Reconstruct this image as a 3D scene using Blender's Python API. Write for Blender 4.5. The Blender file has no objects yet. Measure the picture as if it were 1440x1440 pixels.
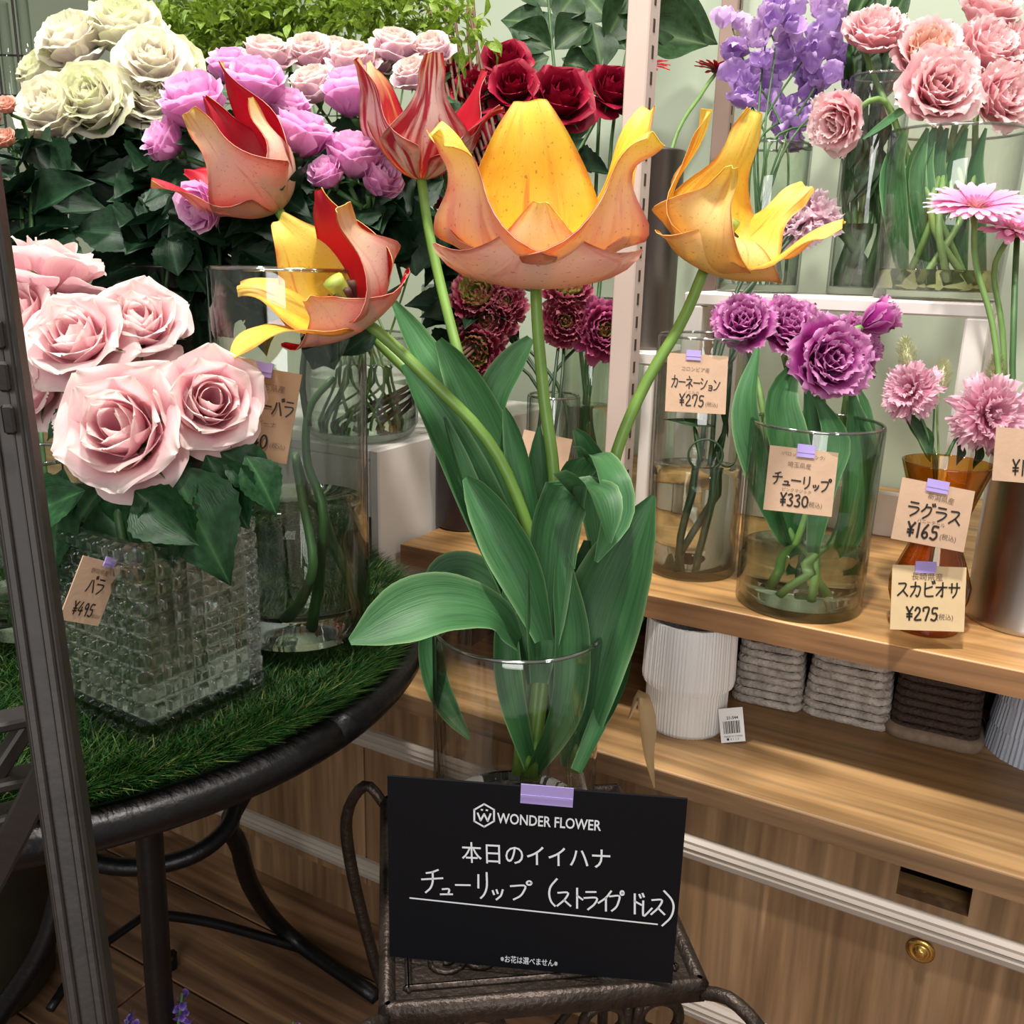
import bpy, math, random
import numpy as np
from mathutils import Vector, Matrix

random.seed(7)
RNG = np.random.default_rng(7)
SC = bpy.context.scene
COL = SC.collection

# ------------------------------------------------------------------ camera
F_PX = 1285.0                        # focal length in pixels of the 1440 frame
PITCH = math.radians(15.35)
ROLL = 0.0248
THETA = math.radians(60.77)          # view direction measured from -X
CAM_Z = 0.886
FH = Vector((-math.cos(THETA), math.sin(THETA), 0))     # level forward
LR = Vector((math.sin(THETA), math.cos(THETA), 0))      # level right
UPZ = Vector((0, 0, 1))
FWD = FH * math.cos(PITCH) - UPZ * math.sin(PITCH)
UPP = FH * math.sin(PITCH) + UPZ * math.cos(PITCH)
IR = LR * math.cos(ROLL) + UPP * math.sin(ROLL)
IU = UPP * math.cos(ROLL) - LR * math.sin(ROLL)
CAM = Vector((0, 0, CAM_Z))

cam_data = bpy.data.cameras.new('camera')
cam_data.sensor_width = 36.0
cam_data.lens = F_PX / 1440.0 * 36.0
cam_data.clip_start = 0.02
cam = bpy.data.objects.new('camera', cam_data)
COL.objects.link(cam)
mw = Matrix.Identity(4)
for i in range(3):
    mw[i][0] = IR[i]; mw[i][1] = IU[i]; mw[i][2] = -FWD[i]; mw[i][3] = CAM[i]
cam.matrix_world = mw
SC.camera = cam

# ------------------------------------------------------------------ world, lamps, exposure
world = bpy.data.worlds.new('shop_air')
SC.world = world
world.use_nodes = True
world.node_tree.nodes['Background'].inputs[0].default_value = (1.0, 0.975, 0.95, 1)
world.node_tree.nodes['Background'].inputs[1].default_value = 0.31


def ceiling_lamp(name, loc, target, power, size, color=(1, 0.93, 0.83), spread=130):
    ld = bpy.data.lights.new(name, 'AREA')
    ld.shape = 'DISK'; ld.size = size; ld.energy = power; ld.color = color
    ld.spread = math.radians(spread)
    o = bpy.data.objects.new(name, ld)
    COL.objects.link(o)
    o.location = loc
    d = Vector(target) - Vector(loc)
    o.rotation_euler = d.to_track_quat('-Z', 'Y').to_euler()
    return o


LAMP = (1.0, 0.95, 0.885)
ceiling_lamp('ceiling_spot', (-0.15, 0.30, 2.35), (-0.2, 0.75, 0.6), 14, 0.12, LAMP, 120)
ceiling_lamp('ceiling_spot', (-0.95, 0.30, 2.35), (-0.8, 0.6, 0.8), 11, 0.14, LAMP, 120)
ceiling_lamp('ceiling_spot', (0.55, 0.75, 2.35), (0.1, 1.1, 0.7), 4.5, 0.14, LAMP, 120)
ceiling_lamp('ceiling_spot', (-0.75, 1.10, 2.35), (-0.7, 1.1, 0.8), 4.5, 0.14, LAMP, 120)

# soft fill light added behind the camera, brightens petal fronts and vase glass
wl = bpy.data.lights.new('shop_window', 'AREA')
wl.shape = 'RECTANGLE'; wl.size = 1.5; wl.size_y = 1.7; wl.energy = 40; wl.color = (1.0, 0.985, 0.96)
wo = bpy.data.objects.new('shop_window', wl)
COL.objects.link(wo)
wo.location = (0.9, -2.3, 1.5)
wo.rotation_euler = (Vector((-0.35, 0.8, 0.8)) - Vector(wo.location)).to_track_quat('-Z', 'Y').to_euler()

SC.view_settings.view_transform = 'Standard'
SC.view_settings.look = 'None'
SC.view_settings.gamma = 1.0
SC.view_settings.use_curve_mapping = False
SC.view_settings.exposure = 0.22
SC.cycles.max_bounces = 16
SC.cycles.transparent_max_bounces = 40
SC.cycles.transmission_bounces = 14
SC.cycles.glossy_bounces = 6
SC.cycles.diffuse_bounces = 4
SC.cycles.sample_clamp_indirect = 6.0

# ------------------------------------------------------------------ helpers


def ray(px, py):
    u = (px - 720.0) / F_PX; v = (py - 720.0) / F_PX
    return FWD + IR * u - IU * v


def at(px, py, d):
    return CAM + ray(px, py) * d


def onz(px, py, z):
    r = ray(px, py)
    return CAM + r * ((z - CAM_Z) / r.z)


def ony(px, py, y):
    r = ray(px, py)
    return CAM + r * (y / r.y)


def depth(p):
    return (Vector(p) - CAM).dot(FWD)


def on_axis(x, y, py, px_hint):
    """height on the vertical line through (x, y) that shows at image row py"""
    lo, hi = -0.2, 2.2
    for _ in range(50):
        z = (lo + hi) / 2
        q = Vector((x, y, z)) - CAM
        row = 720 - F_PX * q.dot(IU) / q.dot(FWD)
        if row > py: lo = z
        else: hi = z
    return (lo + hi) / 2


def cdir(r, u, t):
    """direction: r to the right, u up, t towards the viewer's side of the room"""
    return (LR * r + UPZ * u - FH * t).normalized()


def px_size(px, d):
    return px / F_PX * d


def tag(o, label=None, cat=None, group=None, kind=None):
    if label: o['label'] = label
    if cat: o['category'] = cat
    if group: o['group'] = group
    if kind: o['kind'] = kind
    return o


def thing(name, label, cat, loc=(0, 0, 0), rotz=0.0, group=None):
    o = bpy.data.objects.new(name, None)
    o.empty_display_size = 0.02
    COL.objects.link(o)
    o.location = loc
    o.rotation_euler = (0, 0, rotz)
    return tag(o, label, cat, group)


def part(name, me, parent=None, M=None, mat=None, kind=None):
    o = bpy.data.objects.new(name, me)
    COL.objects.link(o)
    if parent is not None: o.parent = parent
    if M is not None: o.matrix_basis = M
    if mat is not None and len(me.materials) == 0: me.materials.append(mat)
    if kind: o['kind'] = kind
    return o


def mesh(name, V, Fc, mat=None, uv=None, smooth=True, midx=None):
    me = bpy.data.meshes.new(name)
    V = np.asarray(V, dtype=float)
    if isinstance(Fc, np.ndarray): Fc = Fc.tolist()
    me.from_pydata(V.tolist(), [], Fc)
    if mat is not None:
        for m in (mat if isinstance(mat, (list, tuple)) else [mat]): me.materials.append(m)
    if uv is not None:
        ul = me.uv_layers.new(name='UVMap')
        idx = np.empty(len(me.loops), dtype=np.int32)
        me.loops.foreach_get('vertex_index', idx)
        ul.data.foreach_set('uv', np.asarray(uv, dtype=np.float32)[idx].ravel())
    if midx is not None:
        me.polygons.foreach_set('material_index', np.asarray(midx, dtype=np.int32))
    if smooth:
        me.polygons.foreach_set('use_smooth', [True] * len(me.polygons))
    me.update()
    return me


def joined(name, chunks, mat=None, smooth=True, midx=None):
    """chunks: list of (V, F, uv or None) -> one mesh"""
    Vs, Fs, Us, n = [], [], [], 0
    mi = []
    for k, c in enumerate(chunks):
        V = np.asarray(c[0]); Vs.append(V)
        fl = c[1].tolist() if isinstance(c[1], np.ndarray) else c[1]
        Fs += [[i + n for i in f] for f in fl]
        Us.append(np.asarray(c[2]) if len(c) > 2 and c[2] is not None else np.zeros((len(V), 2)))
        if midx is not None: mi += [midx[k]] * len(fl)
        n += len(V)
    return mesh(name, np.vstack(Vs), Fs, mat, np.vstack(Us), smooth, mi if midx is not None else None)


def xf(M, V):
    V = np.asarray(V, dtype=float)
    R = np.array(M.to_3x3()); t = np.array(M.translation)
    return V @ R.T + t


def grid_faces(nu, nv, wrap=False):
    f = []
    for j in range(nv - 1):
        for i in range(nu - (0 if wrap else 1)):
            a = j * nu + i; b = j * nu + (i + 1) % nu
            f.append((a, b, b + nu, a + nu))
    return f


def boxc(cx, cy, cz, sx, sy, sz, bev=0.0):
    """box chunk given by centre and sizes, bevelled vertical-profile look"""
    x, y, z = sx / 2, sy / 2, sz / 2
    if bev <= 0:
        V = [(-x, -y, -z), (x, -y, -z), (x, y, -z), (-x, y, -z), (-x, -y, z), (x, -y, z), (x, y, z), (-x, y, z)]
        Fc = [(3, 2, 1, 0), (4, 5, 6, 7), (0, 1, 5, 4), (1, 2, 6, 5), (2, 3, 7, 6), (3, 0, 4, 7)]
    else:
        b = min(bev, x * .9, y * .9, z * .9)
        V = []
        for k, (zz, ins) in enumerate(((-z, b), (-z + b, 0), (z - b, 0), (z, b))):
            xi, yi = x - ins, y - ins
            c = b * 0.999 if ins == 0 else b * .5
            V += [(-xi + c, -yi, zz), (xi - c, -yi, zz), (xi, -yi + c, zz), (xi, yi - c, zz),
                  (xi - c, yi, zz), (-xi + c, yi, zz), (-xi, yi - c, zz), (-xi, -yi + c, zz)]
        Fc = [tuple(range(7, -1, -1)), tuple(range(24, 32))]
        for k in range(3):
            for i in range(8):
                a = k * 8 + i; bb = k * 8 + (i + 1) % 8
                Fc.append((a, bb, bb + 8, a + 8))
    V = np.array(V) + np.array([cx, cy, cz])
    return (V, Fc, None)


def lathe(profile, n=40, close=True):
    """profile: list of (r, z) -> chunk with axis z"""
    P = np.array(profile, dtype=float)
    a = np.arange(n) / n * 2 * math.pi
    V = np.zeros((len(P), n, 3))
    V[:, :, 0] = P[:, 0:1] * np.cos(a); V[:, :, 1] = P[:, 0:1] * np.sin(a); V[:, :, 2] = P[:, 1:2]
    Fc = grid_faces(n, len(P), True)
    if close:
        if P[0, 0] > 1e-6: Fc.append(tuple(range(n - 1, -1, -1)))
        if P[-1, 0] > 1e-6: Fc.append(tuple(range((len(P) - 1) * n, len(P) * n)))
    uv = np.zeros((len(P), n, 2)); uv[:, :, 0] = np.arange(n) / n; uv[:, :, 1] = np.linspace(0, 1, len(P))[:, None]
    return (V.reshape(-1, 3), Fc, uv.reshape(-1, 2))


def spline(pts, n):
    """Catmull-Rom through pts (any dimension)"""
    P = np.array([list(p) for p in pts], dtype=float)
    if len(P) == 2:
        return P[0] + (P[1] - P[0]) * np.linspace(0, 1, n)[:, None]
    Q = np.vstack([2 * P[0] - P[1], P, 2 * P[-1] - P[-2]])
    seg = np.linalg.norm(np.diff(P, axis=0), axis=1) ** .5 + 1e-9
    kt = np.concatenate([[0], np.cumsum(seg)]); kt /= kt[-1]
    out = []
    for t in np.linspace(0, 1, n):
        k = min(int(np.searchsorted(kt, t, 'right')) - 1, len(P) - 2)
        k = max(k, 0)
        x = (t - kt[k]) / (kt[k + 1] - kt[k])
        p0, p1, p2, p3 = Q[k], Q[k + 1], Q[k + 2], Q[k + 3]
        out.append(0.5 * (2 * p1 + (p2 - p0) * x + (2 * p0 - 5 * p1 + 4 * p2 - p3) * x * x + (3 * p1 - p0 - 3 * p2 + p3) * x ** 3))
    return np.array(out)


def tube(pts, r, n=14, sides=8, raw=False):
    P = np.asarray(pts, dtype=float) if raw else spline(pts, n)
    n = len(P)
    if np.isscalar(r): R = np.full(n, r)
    else: R = np.interp(np.linspace(0, 1, n), np.linspace(0, 1, len(r)), r)
    T = np.gradient(P, axis=0); T /= np.linalg.norm(T, axis=1)[:, None] + 1e-12
    up = np.array([0.3, 0.2, 1.0]) if abs(T[0, 2]) < .9 else np.array([1.0, .2, .1])
    V = np.zeros((n, sides, 3)); a = np.arange(sides) / sides * 2 * math.pi
    nrm = np.cross(T[0], up); nrm /= np.linalg.norm(nrm)
    for i in range(n):
        nrm = nrm - T[i] * nrm.dot(T[i]); nrm /= np.linalg.norm(nrm) + 1e-12
        bn = np.cross(T[i], nrm)
        V[i] = P[i] + R[i] * (np.cos(a)[:, None] * nrm + np.sin(a)[:, None] * bn)
    Fc = grid_faces(sides, n, True)
    Fc.append(tuple(range(sides - 1, -1, -1))); Fc.append(tuple(range((n - 1) * sides, n * sides)))
    uv = np.zeros((n, sides, 2)); uv[:, :, 0] = np.arange(sides) / sides; uv[:, :, 1] = np.linspace(0, 1, n)[:, None]
    return (V.reshape(-1, 3), Fc, uv.reshape(-1, 2))


def petal(L, phi, wid, kap, nu=9, nv=12, r0=0.0, z0=0.0, ruff=0.0, freq=6.0, seed=0, fringe=0.0, side=0.0, thick=0.0, tipv=1.5):
    """petal growing from the axis: phi = angle of the midrib from the axis, wid = half width, kap = curl across"""
    rs = np.random.default_rng(seed)
    v = 1 - (1 - np.linspace(0, 1, nv)) ** tipv
    fine = np.linspace(0, 1, 200)
    kn = lambda k, x: np.interp(x, np.linspace(0, 1, len(k)), k) if len(k) < 3 else spline(np.c_[np.linspace(0, 1, len(k)), k], 200)[:, 1][np.clip((x * 199).astype(int), 0, 199)]
    ph = np.radians(kn(phi, fine))
    r = r0 + np.cumsum(np.sin(ph)) * L / 200; z = z0 + np.cumsum(np.cos(ph)) * L / 200
    ii = np.clip((v * 199).astype(int), 0, 199)
    w = np.maximum(kn(wid, v), 0.0); k = kn(kap, v)
    u = np.linspace(-1, 1, nu)
    ph0 = rs.uniform(0, 6.28, 4)
    V = np.zeros((nv, nu, 3)); uv = np.zeros((nv, nu, 2))
    for j in range(nv):
        s = u * w[j]
        if abs(k[j]) < 1e-4: lat, dep = s, s * 0
        else:
            ks = np.clip(k[j] * s, -3.0, 3.0)
            lat = np.sin(ks) / k[j]; dep = (1 - np.cos(ks)) / k[j]
        p = ph[ii[j]]
        dep = dep + ruff * L * (v[j] ** 1.5) * (np.abs(u) ** 1.5 * np.sin(freq * v[j] * 3 + ph0[0] + u * 1.2) + .5 * np.sin(freq * u + ph0[1]) * v[j])
        cr = r[ii[j]]; cz = z[ii[j]]
        along = fringe * L * rs.uniform(-1, 1, nu) * (v[j] ** 6)
        V[j, :, 0] = cr - math.cos(p) * dep + math.sin(p) * along
        V[j, :, 1] = lat + side * L * v[j] ** 2
        V[j, :, 2] = cz + math.sin(p) * dep + math.cos(p) * along
        if fringe:
            e = fringe * L * rs.uniform(-.6, 1, 2) * min(1, v[j] * 1.6)
            V[j, 0, 1] -= e[0]; V[j, -1, 1] += e[1]
        uv[j, :, 0] = (u + 1) / 2; uv[j, :, 1] = v[j]
    Fc = grid_faces(nu, nv)
    V = V.reshape(-1, 3); uv = uv.reshape(-1, 2)
    if thick <= 0:
        return (V, Fc, uv)
    G = V.reshape(nv, nu, 3)
    du = np.gradient(G, axis=1); dv = np.gradient(G, axis=0)
    N = np.cross(du, dv); N /= np.linalg.norm(N, axis=2)[:, :, None] + 1e-12
    B = (G + N * thick).reshape(-1, 3)
    n = len(V)
    F2 = [tuple(i + n for i in f[::-1]) for f in Fc]
    rim = [j * nu for j in range(nv)] + [(nv - 1) * nu + i for i in range(1, nu)] + [j * nu + nu - 1 for j in range(nv - 2, -1, -1)]
    F3 = [(rim[i + 1], rim[i], rim[i] + n, rim[i + 1] + n) for i in range(len(rim) - 1)]
    return (np.vstack([V, B]), Fc + F2 + F3, np.vstack([uv, uv])), len(Fc), len(F2)


def ribbon(pts, wid, nrm, nu=7, nv=16, fold=0.0, roll=None, thick=0.0, wave=0.0, seed=0):
    """long leaf along pts; wid = half widths along it; nrm = direction the upper face looks to (one or several)"""
    P = spline(pts, nv)
    t = np.linspace(0, 1, nv)
    W = np.maximum(spline(np.c_[np.linspace(0, 1, len(wid)), wid], 100)[:, 1][(t * 99).astype(int)], 0.0003)
    T = np.gradient(P, axis=0); T /= np.linalg.norm(T, axis=1)[:, None] + 1e-12
    if isinstance(nrm, list):
        NN = np.array([list(x) for x in nrm], dtype=float)
        N = np.stack([np.interp(t, np.linspace(0, 1, len(NN)), NN[:, i]) for i in range(3)], 1)
    else: N = np.tile(np.array(list(nrm), dtype=float), (nv, 1))
    rs = np.random.default_rng(seed); ph = rs.uniform(0, 6.28)
    V = np.zeros((nv, nu, 3)); uv = np.zeros((nv, nu, 2)); u = np.linspace(-1, 1, nu)
    for i in range(nv):
        sd = np.cross(T[i], N[i]); sd /= np.linalg.norm(sd) + 1e-12
        n2 = np.cross(sd, T[i])
        f = fold if np.isscalar(fold) else np.interp(t[i], np.linspace(0, 1, len(fold)), fold)
        dep = W[i] * f * (u ** 2) + wave * W[i] * np.abs(u) * np.sin(t[i] * 9 + ph + u)
        lat = W[i] * u * (1 - .25 * min(abs(f), 1.5) * np.abs(u))
        V[i] = P[i] + lat[:, None] * sd + dep[:, None] * n2
        uv[i, :, 0] = (u + 1) / 2; uv[i, :, 1] = t[i]
    return (V.reshape(-1, 3), grid_faces(nu, nv), uv.reshape(-1, 2))


def frame_z(axis, spin=0.0, loc=(0, 0, 0), s=1.0):
    """matrix that sends +Z to axis"""
    q = Vector(axis).normalized().to_track_quat('Z', 'Y')
    return Matrix.Translation(Vector(loc)) @ q.to_matrix().to_4x4() @ Matrix.Rotation(spin, 4, 'Z') @ Matrix.Scale(s, 4)


def rel(p, base):
    return Vector(p) - Vector(base)
# ------------------------------------------------------------------ materials


def srgb(c):
    if isinstance(c, str):
        c = [int(c[i:i + 2], 16) / 255 for i in (0, 2, 4)]
    return tuple(((x + .055) / 1.055) ** 2.4 if x > .04045 else x / 12.92 for x in c) + (1.0,)


class NT:
    def __init__(s, name):
        s.m = bpy.data.materials.new(name); s.m.use_nodes = True
        s.t = s.m.node_tree; s.t.nodes.clear()
        s.out = s.n('ShaderNodeOutputMaterial')

    def n(s, typ, **kw):
        nd = s.t.nodes.new(typ)
        for k, v in kw.items():
            if k.startswith('i_'):
                key = k[2:]; nd.inputs[int(key) if key.isdigit() else key.replace('_', ' ')].default_value = v
            else: setattr(nd, k, v)
        return nd

    def l(s, a, b): s.t.links.new(a, b)

    def ramp(s, fac, stops):
        r = s.n('ShaderNodeValToRGB')
        e = r.color_ramp.elements
        while len(e) < len(stops): e.new(0.5)
        for i, (p, c) in enumerate(stops): e[i].position = p; e[i].color = srgb(c) if isinstance(c, str) else c
        s.l(fac, r.inputs[0]); return r.outputs[0]

    def mix(s, fac, a, b, mode='MIX'):
        m = s.n('ShaderNodeMix', data_type='RGBA', blend_type=mode)
        for inp, val in ((m.inputs[0], fac), (m.inputs[6], a), (m.inputs[7], b)):
            if hasattr(val, 'links') or hasattr(val, 'is_linked'): s.l(val, inp)
            elif isinstance(val, str): inp.default_value = srgb(val)
            else: inp.default_value = val
        return m.outputs[2]

    def math(s, op, a, b=None, clamp=False):
        m = s.n('ShaderNodeMath', operation=op, use_clamp=clamp)
        for i, v in ((0, a), (1, b)):
            if v is None: continue
            if hasattr(v, 'is_linked'): s.l(v, m.inputs[i])
            else: m.inputs[i].default_value = v
        return m.outputs[0]

    def noise(s, vec, scale, detail=3, dist=0.0, rough=.5):
        nz = s.n('ShaderNodeTexNoise'); nz.inputs['Scale'].default_value = scale; nz.inputs['Detail'].default_value = detail
        nz.inputs['Distortion'].default_value = dist; nz.inputs['Roughness'].default_value = rough
        if vec is not None: s.l(vec, nz.inputs['Vector'])
        return nz.outputs['Fac']

    def mapping(s, vec, scale=(1, 1, 1), loc=(0, 0, 0), rot=(0, 0, 0)):
        mp = s.n('ShaderNodeMapping'); mp.inputs['Scale'].default_value = scale
        mp.inputs['Location'].default_value = loc; mp.inputs['Rotation'].default_value = rot
        s.l(vec, mp.inputs[0]); return mp.outputs[0]

    def bsdf(s, color, rough=.5, metal=0.0, spec=.5, bump=None, bstr=.2, bdist=.01, **kw):
        p = s.n('ShaderNodeBsdfPrincipled')
        for k, v in (('Base Color', color), ('Roughness', rough), ('Metallic', metal), ('Specular IOR Level', spec)):
            if hasattr(v, 'is_linked'): s.l(v, p.inputs[k])
            elif isinstance(v, str): p.inputs[k].default_value = srgb(v)
            else: p.inputs[k].default_value = v
        for k, v in kw.items(): p.inputs[k.replace('_', ' ')].default_value = v
        if bump is not None:
            b = s.n('ShaderNodeBump'); b.inputs['Strength'].default_value = bstr; b.inputs['Distance'].default_value = bdist
            s.l(bump, b.inputs['Height']); s.l(b.outputs[0], p.inputs['Normal'])
        return p.outputs[0]

    def done(s, sh): s.l(sh, s.out.inputs[0]); return s.m


def coord(t, kind='Object'):
    return t.n('ShaderNodeTexCoord').outputs[kind]


def orand(t):
    return t.n('ShaderNodeObjectInfo').outputs['Random']


def plain(name, c, rough=.5, metal=0.0, spec=.5, vary=0.0, vscale=20, bump=0.0, bscale=80, **kw):
    t = NT(name); co = coord(t)
    col = srgb(c)
    if vary:
        nz = t.noise(co, vscale, 4)
        a = tuple(max(0, x * (1 - vary)) for x in col[:3]) + (1,); b = tuple(min(1, x * (1 + vary)) for x in col[:3]) + (1,)
        col = t.ramp(nz, [(.3, a), (.7, b)])
    return t.done(t.bsdf(col, rough, metal, spec, t.noise(co, bscale, 3) if bump else None, bump, .004, **kw))


def leafy(t, col, rough=.45, trans=.22, spec=.4, bump=None, bstr=.15):
    p = t.bsdf(col, rough, 0, spec, bump, bstr, .002)
    tr = t.n('ShaderNodeBsdfTranslucent'); 
    if hasattr(col, 'is_linked'): t.l(col, tr.inputs[0])
    else: tr.inputs[0].default_value = srgb(col)
    m = t.n('ShaderNodeMixShader'); m.inputs[0].default_value = trans
    t.l(p, m.inputs[1]); t.l(tr.outputs[0], m.inputs[2])
    return t.done(m.outputs[0])


def petal_mat(name, stops, edge=None, edge_amt=.6, edge_pow=4, vein=.06, rough=.55, trans=.42, tip_noise=0.0, hue_var=.05):
    """colour along the petal (UV v), tinted margin, fine veins"""
    t = NT(name); uv = coord(t, 'UV')
    sp = t.n('ShaderNodeSeparateXYZ'); t.l(uv, sp.inputs[0])
    rnd = orand(t)
    nz = t.noise(t.mapping(uv, (5, 2, 1)), 3.0, 3)
    v = t.math('ADD', sp.outputs[1], t.math('MULTIPLY', t.math('SUBTRACT', nz, .5), .22 + tip_noise))
    col = t.ramp(v, stops)
    if edge:
        eu = t.math('ABSOLUTE', t.math('SUBTRACT', t.math('MULTIPLY', sp.outputs[0], 2.0), 1.0))
        e = t.math('MAXIMUM', t.math('POWER', eu, edge_pow), t.math('POWER', sp.outputs[1], edge_pow * 1.6))
        col = t.mix(t.math('MULTIPLY', e, edge_amt, True), col, edge)
    vn = t.noise(t.mapping(uv, (60, 3, 1)), 1.0, 2)
    col = t.mix(vein, col, t.ramp(vn, [(.35, '303030'), (.65, 'ffffff')]), 'OVERLAY')
    hs = t.n('ShaderNodeHueSaturation')
    t.l(t.math('ADD', t.math('MULTIPLY', rnd, hue_var * 2), 1 - hue_var), hs.inputs['Value']); t.l(col, hs.inputs['Color'])
    return leafy(t, hs.outputs[0], rough, trans, .25, vn, .12)


def tulip_mat(name, base, tip, streak, speck, streak_amt=.5, streak_scale=14, speck_amt=.4, edge=None, edge_amt=.5, cut=.52, trans=.4, mask=(.38, .62)):
    t = NT(name); uv = coord(t, 'UV')
    sp = t.n('ShaderNodeSeparateXYZ'); t.l(uv, sp.inputs[0])
    rnd = orand(t)
    off = t.n('ShaderNodeCombineXYZ'); t.l(t.math('MULTIPLY', rnd, 37.0), off.inputs[0]); t.l(t.math('MULTIPLY', rnd, 11.0), off.inputs[1])
    va = t.n('ShaderNodeVectorMath', operation='ADD'); t.l(uv, va.inputs[0]); t.l(off.outputs[0], va.inputs[1])
    uvr = va.outputs[0]
    wob = t.noise(t.mapping(uvr, (3, 2, 1)), 1.5, 2)
    v = t.math('ADD', sp.outputs[1], t.math('MULTIPLY', t.math('SUBTRACT', wob, .5), .4))
    col = t.ramp(v, base if isinstance(base, list) else [(0, base), (.55, base), (.9, tip)])
    s1 = t.noise(t.mapping(uvr, (streak_scale, 1.6, 1)), 1.0, 4, .6)
    s2 = t.noise(t.mapping(uvr, (3.2, 1.4, 1), (5, 3, 0)), 1.0, 2)
    sm = t.math('MULTIPLY', t.ramp(s1, [(cut, '000000'), (cut + .12, 'ffffff')]), t.ramp(s2, [(mask[0], '000000'), (mask[1], 'ffffff')]))
    col = t.mix(t.math('MULTIPLY', sm, streak_amt, True), col, streak)
    d1 = t.noise(t.mapping(uvr, (34, 40, 1), (2, 9, 0)), 1.0, 1)
    col = t.mix(t.math('MULTIPLY', t.ramp(d1, [(.66, '000000'), (.73, 'ffffff')]), speck_amt, True), col, speck)
    if edge:
        eu = t.math('ABSOLUTE', t.math('SUBTRACT', t.math('MULTIPLY', sp.outputs[0], 2.0), 1.0))
        e = t.math('MULTIPLY', t.math('POWER', eu, 3.0), t.ramp(t.noise(t.mapping(uvr, (2, 5, 1)), 1.5, 2), [(.3, '000000'), (.7, 'ffffff')]))
        col = t.mix(t.math('MULTIPLY', e, edge_amt, True), col, edge)
    vn = t.noise(t.mapping(uv, (70, 4, 1)), 1.0, 2)
    return leafy(t, col, .42, trans, .35, vn, .15)


def leaf_mat(name, dark, light, rough=.45, trans=.15, scale=(14, 2, 1), edge=None, rib=None, spec=.4):
    t = NT(name); uv = coord(t, 'UV')
    sp = t.n('ShaderNodeSeparateXYZ'); t.l(uv, sp.inputs[0])
    rnd = orand(t)
    a = t.noise(t.mapping(uv, scale), 1.6, 4)
    b = t.noise(coord(t), 14, 2)
    col = t.ramp(t.math('ADD', t.math('MULTIPLY', a, .6), t.math('MULTIPLY', b, .4)), [(.3, dark), (.7, light)])
    eu = t.math('ABSOLUTE', t.math('SUBTRACT', t.math('MULTIPLY', sp.outputs[0], 2.0), 1.0))
    if edge: col = t.mix(t.math('MULTIPLY', t.math('POWER', eu, 14.0), .7, True), col, edge)
    if rib: col = t.mix(t.math('MULTIPLY', t.math('POWER', t.math('SUBTRACT', 1.0, eu), 12.0), .7, True), col, rib)
    hs = t.n('ShaderNodeHueSaturation')
    t.l(t.math('ADD', t.math('MULTIPLY', rnd, .5), .75), hs.inputs['Value']); t.l(col, hs.inputs['Color'])
    vn = t.noise(t.mapping(uv, (50, 3, 1)), 1.0, 2)
    return leafy(t, hs.outputs[0], rough, trans, spec, vn, .2)


def wood_mat(name, c1, c2, c3, scale=1.0, axis=0, rough=.45, bump=.12, fleck=None):
    t = NT(name); co = coord(t)
    rnd = orand(t)
    off = t.n('ShaderNodeCombineXYZ'); t.l(t.math('MULTIPLY', rnd, 23.0), off.inputs[1]); t.l(t.math('MULTIPLY', rnd, 9.0), off.inputs[2])
    va = t.n('ShaderNodeVectorMath', operation='ADD'); t.l(co, va.inputs[0]); t.l(off.outputs[0], va.inputs[1])
    sc = [22 * scale] * 3; sc[axis] = 1.6 * scale
    mp = t.mapping(va.outputs[0], tuple(sc))
    g = t.noise(mp, 1.0, 5, .8, .6)
    sc2 = [90 * scale] * 3; sc2[axis] = 4 * scale
    g2 = t.noise(t.mapping(va.outputs[0], tuple(sc2)), 1.0, 3, .3)
    col = t.ramp(g, [(.28, c1), (.5, c2), (.72, c3)])
    col = t.mix(.35, col, t.ramp(g2, [(.35, '303030'), (.65, 'e0e0e0')]), 'OVERLAY')
    if fleck:
        fk = t.ramp(t.noise(t.mapping(va.outputs[0], tuple(sc2), (3, 7, 1)), 1.0, 2), [(.62, '000000'), (.72, 'ffffff')])
        mk = t.ramp(t.noise(va.outputs[0], 6, 2), [(.45, '000000'), (.65, 'ffffff')])
        col = t.mix(t.math('MULTIPLY', t.math('MULTIPLY', fk, mk), .55), col, fleck)
    return t.done(t.bsdf(col, rough, 0, .4, g2, bump, .003))


def glass_thin(name, tint='fcfdfc', refl=1.0, rough=0.0, darken=.36):
    """glass wall: clear face on, mirror-like and a little darker where seen edge on"""
    t = NT(name)
    lw = t.n('ShaderNodeLayerWeight'); lw.inputs[0].default_value = .5
    fc = lw.outputs['Facing']
    tr = t.n('ShaderNodeBsdfTransparent')
    c = srgb(tint); d = tuple(x * darken for x in c[:3]) + (1,)
    t.l(t.mix(t.math('POWER', fc, 2.6), c, d), tr.inputs[0])
    gl = t.n('ShaderNodeBsdfGlossy'); gl.inputs['Roughness'].default_value = rough
    m = t.n('ShaderNodeMixShader')
    t.l(t.math('ADD', t.math('MULTIPLY', t.math('POWER', fc, 4.0), .75 * refl), .065 * refl, True), m.inputs[0])
    t.l(tr.outputs[0], m.inputs[1]); t.l(gl.outputs[0], m.inputs[2])
    return t.done(m.outputs[0])


def glass_solid(name, tint='ffffff', ior=1.45, rough=0.0, clear=.25):
    t = NT(name)
    g = t.n('ShaderNodeBsdfGlass'); g.inputs['IOR'].default_value = ior; g.inputs['Roughness'].default_value = rough
    g.inputs['Color'].default_value = srgb(tint)
    tr = t.n('ShaderNodeBsdfTransparent'); tr.inputs[0].default_value = srgb(tint)
    m = t.n('ShaderNodeMixShader'); m.inputs[0].default_value = clear
    t.l(g.outputs[0], m.inputs[1]); t.l(tr.outputs[0], m.inputs[2])
    return t.done(m.outputs[0])


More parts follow.
